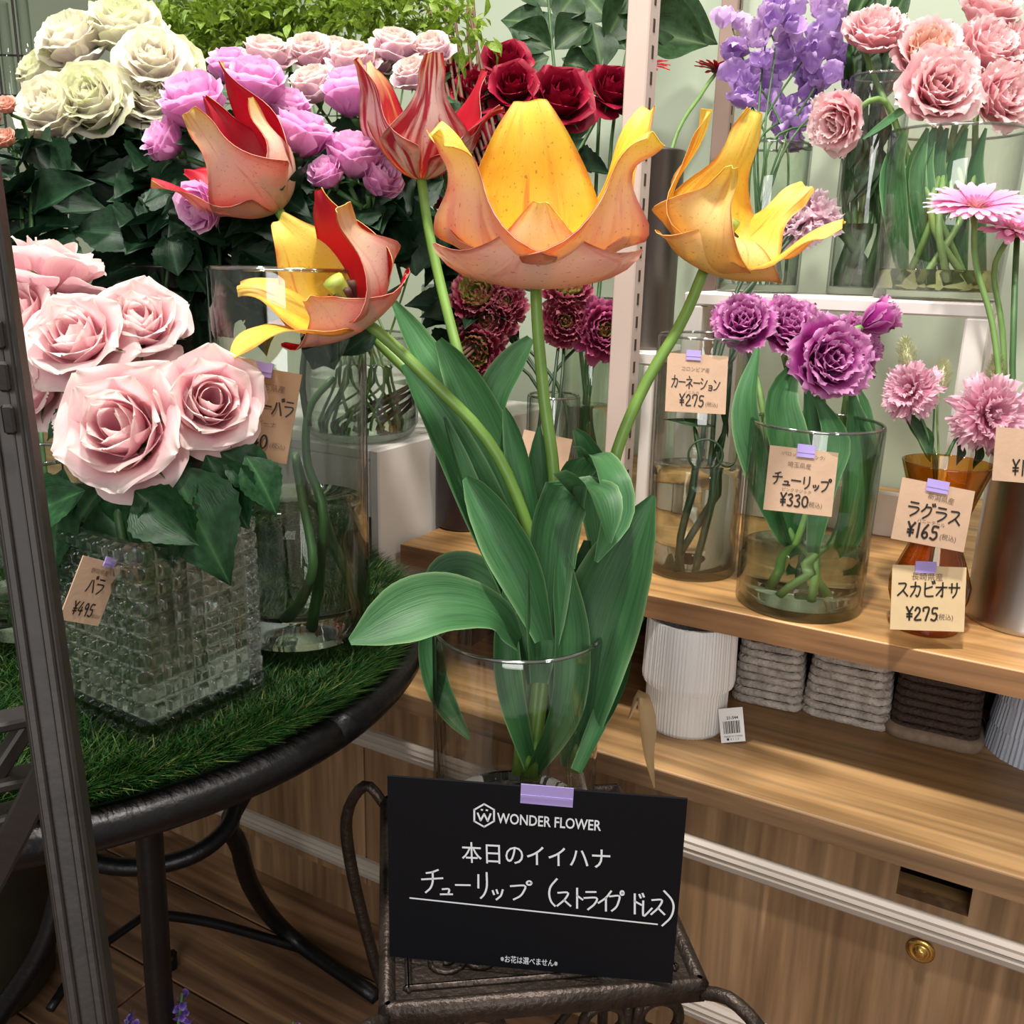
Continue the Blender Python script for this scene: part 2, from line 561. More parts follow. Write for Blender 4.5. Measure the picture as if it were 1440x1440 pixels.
MT = {}
MT['wall'] = plain('wall_paint', 'b4c0aa', .42, vary=.05, vscale=2.5, bump=.03, bscale=30)
MT['wall_left'] = plain('wall_paint_pale', 'cfd6c8', .5, vary=.04, vscale=2)
MT['floor'] = wood_mat('floor_wood', '4a3323', '755640', '957452', 1.0, 0, .4, fleck='b98d5c')
MT['floor_gap'] = plain('floor_gap', '140d08', .8)
MT['top_wood'] = wood_mat('worktop_oak', '8c6943', 'a68256', 'b8956a', .8, 0, .4)
MT['top_edge'] = wood_mat('worktop_edge', '6a513b', '826548', '937655', .9, 0, .5)
MT['front_wood'] = wood_mat('cabinet_oak', '72573e', '87694b', '9b7d5d', .9, 2, .45, fleck='c4a078')
MT['board'] = wood_mat('shelf_oak', '986e42', 'b28754', 'c59b68', .8, 0, .42)
MT['board_edge'] = wood_mat('shelf_edge_oak', '7c583a', '946c48', 'a87f58', 1.0, 0, .5)
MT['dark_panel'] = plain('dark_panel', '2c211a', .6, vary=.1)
MT['trim'] = plain('trim_paint', 'a3978b', .45, vary=.05, vscale=8)
MT['white_paint'] = plain('white_paint', 'd6d1ca', .45, vary=.05, vscale=12, bump=.05, bscale=60)
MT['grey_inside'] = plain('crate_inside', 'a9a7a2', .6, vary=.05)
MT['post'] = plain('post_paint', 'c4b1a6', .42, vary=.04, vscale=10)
MT['post_far'] = plain('post_far_paint', '9c8478', .5, vary=.05)  # post paint darkened, so the far upright's shade is in the colour
MT['slot'] = plain('slot_dark', '3b2a22', .7)
MT['iron'] = plain('black_iron', '1d1c1d', .38, .6, .5, vary=.2, vscale=30, bump=.15, bscale=150)
MT['bronze'] = plain('cast_bronze', '39302a', .42, .65, .5, vary=.35, vscale=60, bump=.35, bscale=220)
MT['bark_iron'] = plain('brown_iron', '2a2522', .5, .2, .5, vary=.2, vscale=25, bump=.1, bscale=100)
MT['brass'] = plain('brass', 'c9a55c', .25, 1.0)
MT['steel'] = plain('brushed_steel', 'b9b4b0', .28, 1.0, vary=.06, vscale=5)
MT['grey_metal'] = plain('zinc', '6f6862', .38, .9, vary=.1, vscale=8)
MT['black_plastic'] = plain('black_bucket', '131413', .35, vary=.2)
MT['dark_ceramic'] = plain('dark_ceramic', '2b2224', .25, vary=.2, vscale=15)
MT['glass'] = glass_thin('vase_glass', 'fbfdfb', .9)
MT['glass_warm'] = glass_thin('vase_glass_clear', 'fdfdfb', 1.0)
MT['glass_green'] = glass_thin('vase_glass_greenish', 'f7fbf6', .9)
MT['amber'] = glass_thin('amber_glass', 'f0cd84', .9, darken=.5)
t = NT('glass_rim')
tr = t.n('ShaderNodeBsdfTransparent'); tr.inputs[0].default_value = (.72, .76, .73, 1)
gl = t.n('ShaderNodeBsdfGlossy'); gl.inputs['Roughness'].default_value = .08
mx = t.n('ShaderNodeMixShader'); mx.inputs[0].default_value = .42
t.l(tr.outputs[0], mx.inputs[1]); t.l(gl.outputs[0], mx.inputs[2])
MT['rim'] = t.done(mx.outputs[0])
MT['crystal'] = glass_solid('crystal_glass', 'ffffff', 1.5, .0, .3)
MT['water'] = glass_solid('water', 'fbfdfb', 1.33, 0, .0)
MT['water_yellow'] = glass_solid('water_yellow', 'f4f4d4', 1.33, 0, .0)
MT['kraft'] = plain('kraft_card', 'b99a80', .75, vary=.05, vscale=60, bump=.05, bscale=300)
MT['kraft_pale'] = plain('kraft_card_pale', 'd0b68c', .75, vary=.04, vscale=60)
MT['kraft_dark'] = plain('kraft_card_dark', 'a98968', .75, vary=.04, vscale=60)
MT['ink'] = plain('ink', '241a15', .6)
MT['ink_soft'] = plain('ink_soft', '6d5645', .7)
MT['chalk'] = plain('white_marker', 'e3e7ec', .55)
MT['sign'] = plain('sign_black', '0b0c11', .6, spec=.15)
MT['tape'] = plain('lilac_tape', 'a593cf', .5, vary=.05, vscale=30)
MT['paper'] = plain('white_paper', 'e9e8e6', .6)
MT['pot_white'] = plain('white_ceramic', 'e6e4e2', .5)
MT['pot_blue'] = plain('pale_blue_ceramic', 'b4bbc8', .55)
MT['wicker_grey'] = plain('grey_paper_rope', 'b0a59b', .75, vary=.3, vscale=70, bump=.8, bscale=260)
MT['wicker_brown'] = plain('brown_paper_rope', '38261c', .75, vary=.2, vscale=70, bump=.8, bscale=260)
MT['wicker_tan'] = plain('tan_liner', '7d6a58', .8, vary=.25, vscale=90)

G = leaf_mat
MT['tulip_leaf'] = G('tulip_leaf', '27502d', '4b7d4c', .45, .12, edge='8fb37e', spec=.28)
MT['tulip_stem'] = plain('tulip_stem', '6f9440', .42, vary=.12, vscale=25)
MT['rose_leaf'] = G('rose_leaf', '122d1a', '28502c', .42, .12, (6, 6, 1), rib='4c7a4a', spec=.25)
MT['rose_leaf_dark'] = G('rose_leaf_dark', '0c1f12', '1d3b23', .45, .1, (6, 6, 1), rib='33583c', spec=.22)
MT['bright_leaf'] = G('bright_leaf', '3f651c', '93ab36', .45, .35, (5, 5, 1))
MT['olive_leaf'] = G('olive_leaf', '1b3219', '35552f', .45, .18, (6, 6, 1), rib='6a8850')
MT['stem'] = plain('green_stem', '3d6132', .5, vary=.15, vscale=40)
MT['stem_dark'] = plain('dark_stem', '2a4126', .5, vary=.2, vscale=40)
MT['stem_pale'] = plain('pale_stem', '6c8f4b', .5, vary=.15, vscale=40)
MT['twig'] = plain('twig_bark', '6a4a38', .7, vary=.25, vscale=60)
MT['sepal'] = G('sepal', '3c6230', '6d9150', .5, .2)
# ------------------------------------------------------------------ the room
Z_BOARD = 0.541; Y_BOARD = 0.888
Z_TOP = 0.380; Y_TOP = 0.818
Y_WALL = 1.60; X_LEFT = -2.60

fl = part('floor', mesh('floor', *boxc(-0.7, 0.1, -0.02, 4.2, 3.2, 0.02)[:2], MT['floor_gap'], smooth=False))
fl['kind'] = 'structure'
plank_me = {}
row = 0
y = -1.45
while y < 0.90:
    x = -2.8 + (row * 0.37) % 0.9
    k = 0
    while x < 1.4:
        ln = 0.9
        key = 'p'
        if key not in plank_me:
            plank_me[key] = mesh('floor_plank', *boxc(0, 0, 0, 0.897, 0.1275, 0.012, .0012)[:2], MT['floor'], smooth=False)
        part('plank', plank_me[key], fl, Matrix.Translation((x + ln / 2, y + .065, -0.006)))
        x += ln; k += 1
    y += 0.13; row += 1

w = part('wall_back', mesh('wall_back', *boxc(-0.7, Y_WALL + .03, 1.25, 4.2, .06, 2.5)[:2], MT['wall'], smooth=False)); w['kind'] = 'structure'
w = part('wall_left', mesh('wall_left', *boxc(X_LEFT - .03, 0.05, 1.25, .06, 3.0, 2.5)[:2], MT['wall_left'], smooth=False)); w['kind'] = 'structure'

# worktop and cabinet -------------------------------------------------
CX0, CX1 = -2.58, 0.95
wt = thing('worktop', 'long oak worktop running under the wooden display shelf', 'worktop', (0, Y_TOP, Z_TOP - .024))
part('slab', joined('slab', [boxc((CX0 + CX1) / 2, .39, .012, CX1 - CX0, .78, .024, .0015)], MT['top_wood'], False), wt)
part('front_edge', joined('front_edge', [boxc((CX0 + CX1) / 2, -.0012, .0115, CX1 - CX0, .0024, .023)], MT['top_edge'], False), wt)

YC = Y_TOP + 0.012
cb = thing('drawer_cabinet', 'brown oak drawer cabinet with pale moulding strips under the worktop', 'cabinet', (0, YC, 0))
zt1 = ony(967, 1192, YC - .006).z
zt2 = (ony(970, 1402, YC).z + ony(430, 1188, YC).z) / 2
ztop = Z_TOP - .026
hx0 = ony(1263, 1237, YC).x; hx1 = ony(1365, 1268, YC).x
hz = ony(1311, 1273, YC).z
xs = [CX0, hx0 - .98, hx0 - .46]
fronts = [CX0, -1.62, -.86]
# upper drawer fronts, the nearest one with a cut-out grip
def front_panel(name, x0, x1, z0, z1, notch=None):
    th = .018
    if notch is None:
        ch = [boxc((x0 + x1) / 2, th / 2, (z0 + z1) / 2, x1 - x0, th, z1 - z0, .001)]
        return part(name, joined(name, ch, MT['front_wood'], False), cb)
    a, b, c = notch
    ch = [boxc((x0 + a) / 2, th / 2, (z0 + z1) / 2, a - x0, th, z1 - z0),
          boxc((b + x1) / 2, th / 2, (z0 + z1) / 2, x1 - b, th, z1 - z0),
          boxc((a + b) / 2, th / 2, (z0 + c) / 2, b - a, th, c - z0)]
    return part(name, joined(name, ch, MT['front_wood'], False), cb)
dw = 1.12
x1 = hx1 + .42
front_panel('drawer_front', x1 - dw + .002, x1, zt1, ztop - .003, (hx0, hx1, hz))
front_panel('drawer_front', x1 - 2 * dw + .002, x1 - dw, zt1, ztop - .003)
front_panel('drawer_front', CX0, x1 - 2 * dw, zt1, ztop - .003)
front_panel('drawer_front', x1 + .002, CX1, zt1, ztop - .003)
part('grip_ledge', joined('grip_ledge', [boxc((hx0 + hx1) / 2, .028, hz - .004, hx1 - hx0 + .004, .020, .008)], MT['top_wood'], False), cb)
part('grip_recess', joined('grip_recess', [boxc((hx0 + hx1) / 2, .14, (hz + ztop) / 2, hx1 - hx0 + .2, .004, ztop - hz - .001)], MT['dark_panel'], False), cb)  # dark sheet behind the grip; the hole's shade is put in its colour
part('carcass', joined('carcass', [boxc((CX0 + CX1) / 2, .32, (.07 + hz - .012) / 2, CX1 - CX0, .52, hz - .082)], MT['dark_panel'], False), cb)
for xa, xb in ((CX0, x1 - 2 * dw), (x1 - 2 * dw, x1 - dw), (x1 - dw, x1), (x1, CX1)):
    d = front_panel('door', xa + .001, xb - .001, zt2, zt1)
    if xa == x1 - dw:
        kp = ony(1295, 1335, YC)
        Mk = Matrix.Translation((kp.x, -.001, kp.z)) @ Matrix.Rotation(math.pi / 2, 4, 'X')
        part('lock', mesh('lock', *lathe([(0, 0), (.0125, 0), (.0125, .002), (.009, .0035), (.008, .003), (.0055, .003), (.005, .0075), (.003, .008), (0, .008)], 28)[:2], MT['brass']), d, Mk)
    front_panel('plinth_panel', xa + .001, xb - .001, 0.07, zt2)
prof = [(0, -.013), (-.006, -.013), (-.010, -.009), (-.011, -.003), (-.009, .000), (-.011, .003), (-.008, .006), (-.008, .009), (-.004, .012), (0, .013)]
for zt in (zt1, zt2):
    V, Fc = [], []
    for xe in (CX0, CX1): V += [(xe, p[0], zt + p[1]) for p in prof]
    n = len(prof)
    Fc = [(i, i + 1, i + 1 + n, i + n) for i in range(n - 1)]
    part('moulding', mesh('moulding', V, Fc, MT['trim'], smooth=False), cb)
part('kickboard', joined('kickboard', [boxc((CX0 + CX1) / 2, .02, .035, CX1 - CX0, .012, .07)], MT['front_wood'], False), cb)

# wooden display shelf -------------------------------------------------
BX0 = -0.655
sh = thing('display_shelf', 'thick oak shelf board above the worktop holding the price-carded vases', 'shelf', (0, Y_BOARD, Z_TOP))
bt = .0268
part('board', joined('board', [boxc((BX0 + CX1) / 2, .35, Z_BOARD - Z_TOP - bt / 2, CX1 - BX0, .70, bt, .0012)], MT['board'], False), sh)
part('front_edge', joined('front_edge', [boxc((BX0 + CX1) / 2, -.001, Z_BOARD - Z_TOP - bt / 2, CX1 - BX0, .002, bt - .002)], MT['board_edge'], False), sh)
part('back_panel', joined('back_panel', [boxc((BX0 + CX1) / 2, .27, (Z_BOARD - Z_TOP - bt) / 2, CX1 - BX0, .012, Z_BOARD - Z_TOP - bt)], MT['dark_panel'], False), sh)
for xx in (BX0 + .04, CX1 - .05):
    part('support', joined('support', [boxc(xx, .17, (Z_BOARD - Z_TOP - bt) / 2, .02, .16, Z_BOARD - Z_TOP - bt)], MT['dark_panel'], False), sh)

# white crate at the end of the shelf -----------------------------------
cc = onz(535, 772, Z_BOARD)
CRX, CRY = -0.664, 0.856
zc1 = on_axis(CRX, CRY, 634, 535)
cr = thing('white_crate', 'white painted open-front crate, worn at the edges, carrying a glass vase', 'crate', (CRX, CRY, Z_TOP))
hc = zc1 - Z_TOP
part('side_panel', joined('side_panel', [boxc(-.007, .23, hc / 2, .014, .46, hc, .002)], MT['white_paint'], False), cr)
part('side_panel', joined('side_panel', [boxc(-.50, .23, hc / 2, .014, .46, hc, .002)], MT['white_paint'], False), cr)
part('top_panel', joined('top_panel', [boxc(-.2535, .23, hc - .007, .479, .46, .014, .002)], MT['white_paint'], False), cr)
part('apron', joined('apron', [boxc(-.2535, .007, hc - .05, .479, .014, .072, .002)], MT['white_paint'], False), cr)
part('middle_shelf', joined('middle_shelf', [boxc(-.2535, .23, hc - .155, .479, .44, .014, .002)], MT['white_paint'], False), cr)
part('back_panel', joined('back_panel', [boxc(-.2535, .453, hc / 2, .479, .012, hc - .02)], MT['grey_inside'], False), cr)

# shelf uprights -------------------------------------------------------
def upright(name, label, px, y, wdt, dep, mat, z0, z1=2.4):
    p = ony(px, 400, y)
    t = thing(name, label, 'post', (p.x, y, z0))
    cl_ = part('column', joined('column', [boxc(0, dep / 2, (z1 - z0) / 2, wdt, dep, z1 - z0, .0015)], mat, False), t)
    sm = mesh('slot', *boxc(0, 0, 0, .0012, .005, .013)[:2], MT['slot'], smooth=False)
    zz = .02
    while zz < z1 - z0 - .02:
        part('slot', sm, cl_, Matrix.Translation((wdt / 2, dep * .45, zz))); zz += .026
        if zz > .95: break
    return t
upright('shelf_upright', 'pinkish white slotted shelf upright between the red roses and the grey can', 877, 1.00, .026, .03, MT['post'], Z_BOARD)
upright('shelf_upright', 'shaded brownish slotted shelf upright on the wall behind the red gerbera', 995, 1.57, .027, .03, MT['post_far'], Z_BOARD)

# white riser on the shelf ----------------------------------------------
Y_R = 1.09
r0 = ony(962, 411, Y_R); r1 = ony(1397, 427, Y_R)
zr = (r0.z + r1.z) / 2
rs = thing('display_riser', 'white wooden riser bench on the shelf under the pink double tulips', 'riser', (r0.x, Y_R, Z_BOARD))
rw = r1.x - r0.x; rh = zr - Z_BOARD
part('top_board', joined('top_board', [boxc(rw / 2, .10, rh - .0075, rw, .20, .015, .002)], MT['white_paint'], False), rs)
for xx in (.012, rw - .012):
    for yy in (.012, .188):
        part('leg', joined('leg', [boxc(xx, yy, (rh - .015) / 2, .024, .024, rh - .015, .002)], MT['white_paint'], False), rs)
part('foot_rail', joined('foot_rail', [boxc(rw / 2, .188, .03, rw - .05, .014, .06, .002)], MT['white_paint'], False), rs)
Z_RISER = zr
# ------------------------------------------------------------------ round iron table with the grass mat
TC = Vector((-0.775, 0.491, 0)); TR = 0.350; TZ = 0.535
tb = thing('round_table', 'round black iron table with bowed legs and a rolled rim', 'table', (TC.x, TC.y, 0))
part('table_top', mesh('table_top', *lathe([(0, TZ - .008), (TR - .01, TZ - .008), (TR - .008, TZ - .002), (0, TZ - .002)], 96)[:2], MT['iron']), tb)
a = np.linspace(0, 2 * math.pi, 97)
ring = np.c_[np.cos(a) * (TR - .006), np.sin(a) * (TR - .006), np.full(97, TZ - .008)]
part('rim', mesh('rim', *tube(ring, .0135, raw=True, sides=12)[:2], MT['iron']), tb)
ring = np.c_[np.cos(a) * (TR - .03), np.sin(a) * (TR - .03), np.full(97, TZ - .026)]
part('lower_hoop', mesh('lower_hoop', *tube(ring, .007, raw=True, sides=8)[:2], MT['iron']), tb)
B = Vector((TC.x, TC.y, 0))
def tpart(name, pts, r, n=24, sides=10):
    return part(name, mesh(name, *tube([rel(p, B) for p in pts], r, n, sides)[:2], MT['iron']), tb)
nf = at(228, 1440, .74)
tpart('leg', [at(206, 1120, .70), at(208, 1150, .70), at(218, 1300, .72), nf, Vector((nf.x + .005, nf.y - .002, .0))], .0105)
fb = onz(530, 1402, .006)
tpart('leg', [Vector((TC.x + .22, TC.y + .22, TZ - .01)), at(335, 1128, 1.02), at(337, 1190, 1.06), at(358, 1255, 1.13), at(410, 1318, 1.21), fb], [.009, .0105, .011, .0105, .0095])
fd = at(-60, 1500, 1.0)
tpart('leg', [at(100, 1120, .98), at(92, 1190, 1.0), at(82, 1260, 1.0), at(58, 1335, 1.0), at(0, 1425, 1.0), Vector((fd.x, fd.y, .02))], .012)
tpart('curved_brace', [at(333, 1126, 1.02), at(318, 1166, 1.0), at(272, 1202, .98), at(200, 1219, .97), at(130, 1211, .97), at(85, 1175, .98)], .0095)
ct = at(208, 1284, 1.12)
tpart('stretcher', [at(70, 1420, 1.0), at(120, 1350, 1.05), ct], .0052, 12, 8)
tpart('stretcher', [ct, at(300, 1298, 1.16), at(425, 1334, 1.21)], .0062, 12, 8)
tpart('stretcher', [at(225, 1380, .8), at(218, 1320, .95), ct], .0052, 12, 8)
ff = onz(240, 1360, .004)
tpart('foot', [ff, ff + Vector((0, 0, .02))], .009, 4, 8)

# artificial grass mat: real blades
gm = thing('grass_mat', 'round artificial grass mat covering the black iron table', 'grass mat', (TC.x, TC.y, TZ - .002))
GR = TR - .022
part('backing', mesh('backing', *lathe([(0, 0), (GR, 0), (GR, .004), (0, .005)], 72)[:2], plain('mat_backing', '1d3313', .9)), gm)
def blades(n, seed):
    rs = np.random.default_rng(seed)
    r = GR * np.sqrt(rs.uniform(0, 1, n)); an = rs.uniform(0, 2 * math.pi, n)
    near = rs.uniform(0, 1, n) < .22
    r[near] = GR * (1 - .10 * rs.uniform(0, 1, near.sum()) ** 2)
    an = np.where(rs.uniform(0, 1, n) < .75, rs.uniform(-1.7, 1.9, n), an)
    x, y = r * np.cos(an), r * np.sin(an)
    h = rs.uniform(.012, .024, n); la = rs.uniform(0, 2 * math.pi, n)
    lean = rs.uniform(.2, 1.1, n) * h
    edge = (r > GR * .96)
    lx = np.cos(la) * lean + np.where(edge, np.cos(an) * h * .7, 0) + .004
    ly = np.sin(la) * lean + np.where(edge, np.sin(an) * h * .7, 0) + .003
    wa = rs.uniform(0, math.pi, n); wd = rs.uniform(.0005, .0010, n)
    wx, wy = np.cos(wa) * wd, np.sin(wa) * wd
    V = np.zeros((n, 5, 3))
    V[:, 0] = np.c_[x - wx, y - wy, np.full(n, .003)]; V[:, 1] = np.c_[x + wx, y + wy, np.full(n, .003)]
    V[:, 2] = np.c_[x + wx * .8 + lx * .4, y + wy * .8 + ly * .4, .003 + h * .65]
    V[:, 3] = np.c_[x - wx * .8 + lx * .4, y - wy * .8 + ly * .4, .003 + h * .65]
    V[:, 4] = np.c_[x + lx, y + ly, .003 + h]
    i = np.arange(n) * 5
    Fq = np.c_[i, i + 1, i + 2, i + 3].tolist(); Ft = np.c_[i + 3, i + 2, i + 4].tolist()
    uv = np.zeros((n, 5, 2)); uv[:, :, 0] = rs.uniform(0, 1, n)[:, None]; uv[:, :, 1] = np.array([0, 0, .6, .6, 1])
    return V.reshape(-1, 3), Fq + Ft, uv.reshape(-1, 2)
t = NT('grass_blade'); uvc = coord(t, 'UV'); sp = t.n('ShaderNodeSeparateXYZ'); t.l(uvc, sp.inputs[0])
gcol = t.ramp(sp.outputs[0], [(0, '12300d'), (.45, '1d4416'), (.82, '2d571f'), (.95, '5c6a30'), (1, '857d4a')])
MT['grass'] = leafy(t, gcol, .5, .2, .3)
V, Fc, U = blades(110000, 3)
part('blades', mesh('blades', V, Fc, MT['grass'], U), gm, kind='stuff')

# ------------------------------------------------------------------ cast iron stool-stand with the sign
ST_Z = 0.3915
c0 = onz(548, 1118, ST_Z - .0); c1 = onz(532, 1425, ST_Z); c2 = onz(1000, 1385, ST_Z)
ex = (c2 - c1); LX = ex.length; ex.normalize()
ey = (c0 - c1); ey -= ex * ey.dot(ex); LY = ey.length; ey.normalize()
SM = Matrix.Identity(4)
for i in range(3): SM[i][0] = ex[i]; SM[i][1] = ey[i]; SM[i][2] = UPZ[i]
SM.translation = Vector((c1.x, c1.y, 0))
st = bpy.data.objects.new('iron_stand', None); COL.objects.link(st); st.matrix_world = SM
tag(st, 'small cast-iron plant stand with embossed top carrying the tulip vase', 'stand')
part('top_plate', joined('top_plate', [boxc(LX / 2, LY / 2, ST_Z - .006, LX - .01, LY - .01, .008, .001)], MT['bronze'], False), st)
for nm, bx in (('rim', boxc(LX / 2, .006, ST_Z - .008, LX, .012, .02, .004)), ('rim', boxc(LX / 2, LY - .006, ST_Z - .008, LX, .012, .02, .004)),
               ('rim', boxc(.006, LY / 2, ST_Z - .008, .012, LY, .02, .004)), ('rim', boxc(LX - .006, LY / 2, ST_Z - .008, .012, LY, .02, .004)),
               ('bead', boxc(LX / 2, .021, ST_Z - .001, LX - .034, .005, .006, .002)), ('bead', boxc(LX / 2, LY - .021, ST_Z - .001, LX - .034, .005, .006, .002)),
               ('bead', boxc(.021, LY / 2, ST_Z - .001, .005, LY - .034, .006, .002)), ('bead', boxc(LX - .021, LY / 2, ST_Z - .001, .005, LY - .034, .006, .002))):
    part(nm, joined(nm, [bx], MT['bronze'], True), st)
# embossed scrolls
def scroll(cx, cy, r, turn, ang0, n=26):
    t_ = np.linspace(0, 1, n); rr = r * (1 - .78 * t_); an = ang0 + turn * t_ * 2 * math.pi
    return np.c_[cx + rr * np.cos(an), cy + rr * np.sin(an), np.full(n, ST_Z - .001)]
ch = []
for i in range(6):
    for j in range(8):
        x_ = .034 + (LX - .068) * (i + .5) / 6; y_ = .034 + (LY - .068) * (j + .5) / 8
        ch.append(tube(scroll(x_, y_, .0155, 1.3 * (1 if (i + j) % 2 else -1), (i * 2 + j) * .9), .0021, raw=True, sides=6))
part('embossed_scrolls', joined('embossed_scrolls', ch, MT['bronze']), st, kind='stuff')
for (sx, sy) in ((0, 0), (1, 0), (0, 1), (1, 1)):
    X_ = .008 if sx == 0 else LX - .008; Y_ = .008 if sy == 0 else LY - .008
    dx = -1 if sx == 0 else 1; dy = -1 if sy == 0 else 1
    o = Vector((dx * .7, dy * .7 if sy == 0 else dy * .35, 0))
    if sx == 1 and sy == 1: o = o * .25
    P = [Vector((X_, Y_, ST_Z - .012)), Vector((X_, Y_, ST_Z - (.02 if sx * sy else 0))) + o * .03 + Vector((0, 0, -.004 + .014 * sy)), Vector((X_, Y_, ST_Z - .03)) + o * .058,
         Vector((X_, Y_, ST_Z - .10)) + o * .050, Vector((X_, Y_, ST_Z - .20)) + o * .02, Vector((X_, Y_, .16)) + o * .01, Vector((X_, Y_, .05)) + o * .03, Vector((X_, Y_, .004)) + o * .06]
    part('leg', mesh('leg', *tube(P, [.005, .0055, .006, .006, .0058, .0055, .0055, .006], 36, 8)[:2], MT['bronze']), st)
for k, (xa, s_) in enumerate(((LX * .70, 1), (LX * .86, -1), (LX * .14, 1), (LX * .3, -1))):
    an = np.linspace(0, 1, 30)
    P = np.c_[xa + s_ * .022 * np.cos(an * 7.5) * (1 - .5 * an), np.full(30, .016), ST_Z - .04 - .022 * np.sin(an * 7.5) * (1 - .5 * an)]
    P = np.vstack([[xa + s_ * .024, .012, ST_Z - .012], P])
    part('scroll_bracket', mesh('scroll_bracket', *tube(P, .0042, raw=True, sides=7)[:2], MT['bronze']), st)
part('stretcher', mesh('stretcher', *tube([(.01, .01, .18), (LX - .01, LY - .01, .18)], .004, 6, 6)[:2], MT['bronze']), st)
part('stretcher', mesh('stretcher', *tube([(LX - .01, .01, .172), (.01, LY - .01, .172)], .004, 6, 6)[:2], MT['bronze']), st)

# ------------------------------------------------------------------ dark folding rack close to the camera on the left
pt = at(-12, 400, .46); pb = at(133, 1440, .47)
dr = (pb - pt); k = (0 - pt.z) / dr.z; foot = pt + dr * k
rk = thing('folding_rack', 'dark brown metal folding rack with slats at the left edge', 'rack', (foot.x, foot.y, 0))
def bar(name, a, b, wx, wy, face, mat=MT['bark_iron'], grooves=0):
    a = Vector(a); b = Vector(b); d = (b - a); L = d.length; d.normalize()
    f = Vector(face); f = (f - d * f.dot(d)).normalized(); s_ = d.cross(f)
    M = Matrix.Identity(4)
    for i in range(3): M[i][0] = s_[i]; M[i][1] = f[i]; M[i][2] = d[i]
    M.translation = a - Vector((foot.x, foot.y, 0))
    ch = [boxc(0, 0, L / 2, wx, wy, L, .0015)]
    for g in range(grooves):
        ch.append(boxc(wx * (-.28 + .28 * 2 * g / max(1, grooves - 1)), wy / 2 + .0012, L / 2, wx * .2, .003, L, .0008))
    return part(name, joined(name, ch, mat, False), rk, M)
bar('post', foot, pt + (pt - pb) * .35, .0205, .016, cdir(.25, 0, 1), grooves=2)
j0 = at(78, 1060, .475)
bar('brace', j0, at(-60, 1330, .50), .015, .011, cdir(0.2, 0, 1))
for (xa, ya, xb, yb) in ((-30, 1000, 62, 1002), (-40, 1085, 66, 1085), (-60, 1145, 60, 1132)):
    bar('slat', at(xb, yb, .50), at(xa - 60, ya + 34, .475), .019, .006, UPZ)
bar('rail', at(60, 985, .50), at(-90, 1215, .475), .011, .009, UPZ)
for (x_, y_) in ((-4, 470), (4, 530), (12, 590)):
    bar('hinge_plate', at(x_ - 8, y_, .447), at(x_ + 10, y_, .447), .015, .003, cdir(.2, 0, 1))

# bucket standing on the floor behind the rack
bq = onz(-15, 1400, 0)
bk = thing('floor_bucket', 'tall dark olive bucket on the floor behind the dark rack', 'bucket', (bq.x - .03, bq.y, 0))
part('body', mesh('body', *lathe([(0, 0), (.085, 0), (.092, .01), (.108, .26), (.112, .265), (.108, .27), (.102, .262), (.086, .012), (0, .01)], 40)[:2], plain('olive_bucket', '2b2b20', .5, vary=.2)), bk)

# ------------------------------------------------------------------ pots and baskets on the worktop
def ribbed(profile, n=160, amp=.02, seed=0, jag=1.0):
    V, Fc, uv = lathe(profile, n)
    rs = np.random.default_rng(seed)
    w_ = rs.uniform(-1, 1, n); w_ = np.where(np.arange(n) % 2 == 0, np.abs(w_), -np.abs(w_)) * amp
    V = V.reshape(len(profile), n, 3)
    V[:, :, 0] *= 1 + w_; V[:, :, 1] *= 1 + w_
    return V.reshape(-1, 3), Fc
bp = onz(973, 1043, Z_TOP); pr = px_size(60, depth(bp))
pc = bp + Vector((-FH.x, -FH.y, 0)) * (-pr)
pc.y = max(pc.y, Y_BOARD - .028 + 0)
hp = Z_BOARD - bt - Z_TOP - .004
pot = thing('ribbed_pot', 'white ribbed two-tier ceramic pot beside the barcode tag', 'pot', (pc.x, pc.y, Z_TOP))
z1 = hp * .42
part('lower_tier', mesh('lower_tier', *ribbed([(0, 0), (pr * .92, 0), (pr * .97, .004), (pr * .97, z1 + .01), (pr * .8, z1 + .01)], 150, .016, 1), MT['pot_white'], smooth=False), pot)
part('upper_tier', mesh('upper_tier', *ribbed([(pr * .9, z1), (pr * 1.08, z1), (pr * 1.1, z1 + .006), (pr * 1.06, hp), (pr * .98, hp), (pr * .96, z1 + .02), (0, z1 + .02)], 170, .014, 2), MT['pot_white'], smooth=False), pot)
bp2 = onz(1425, 1075, Z_TOP)
pot2 = thing('ribbed_pot', 'pale blue-grey ribbed pot at the right end under the shelf', 'pot', (bp2.x + .03, bp2.y + .05, Z_TOP))
for i in range(3):
    zz = .030 * i; part('tier', mesh('tier', *ribbed([(.04, zz), (.062 - .003 * i, zz), (.058 - .003 * i, zz + .030), (.04, zz + .030)], 140, .012, 5 + i), MT['pot_blue'], smooth=False), pot2)

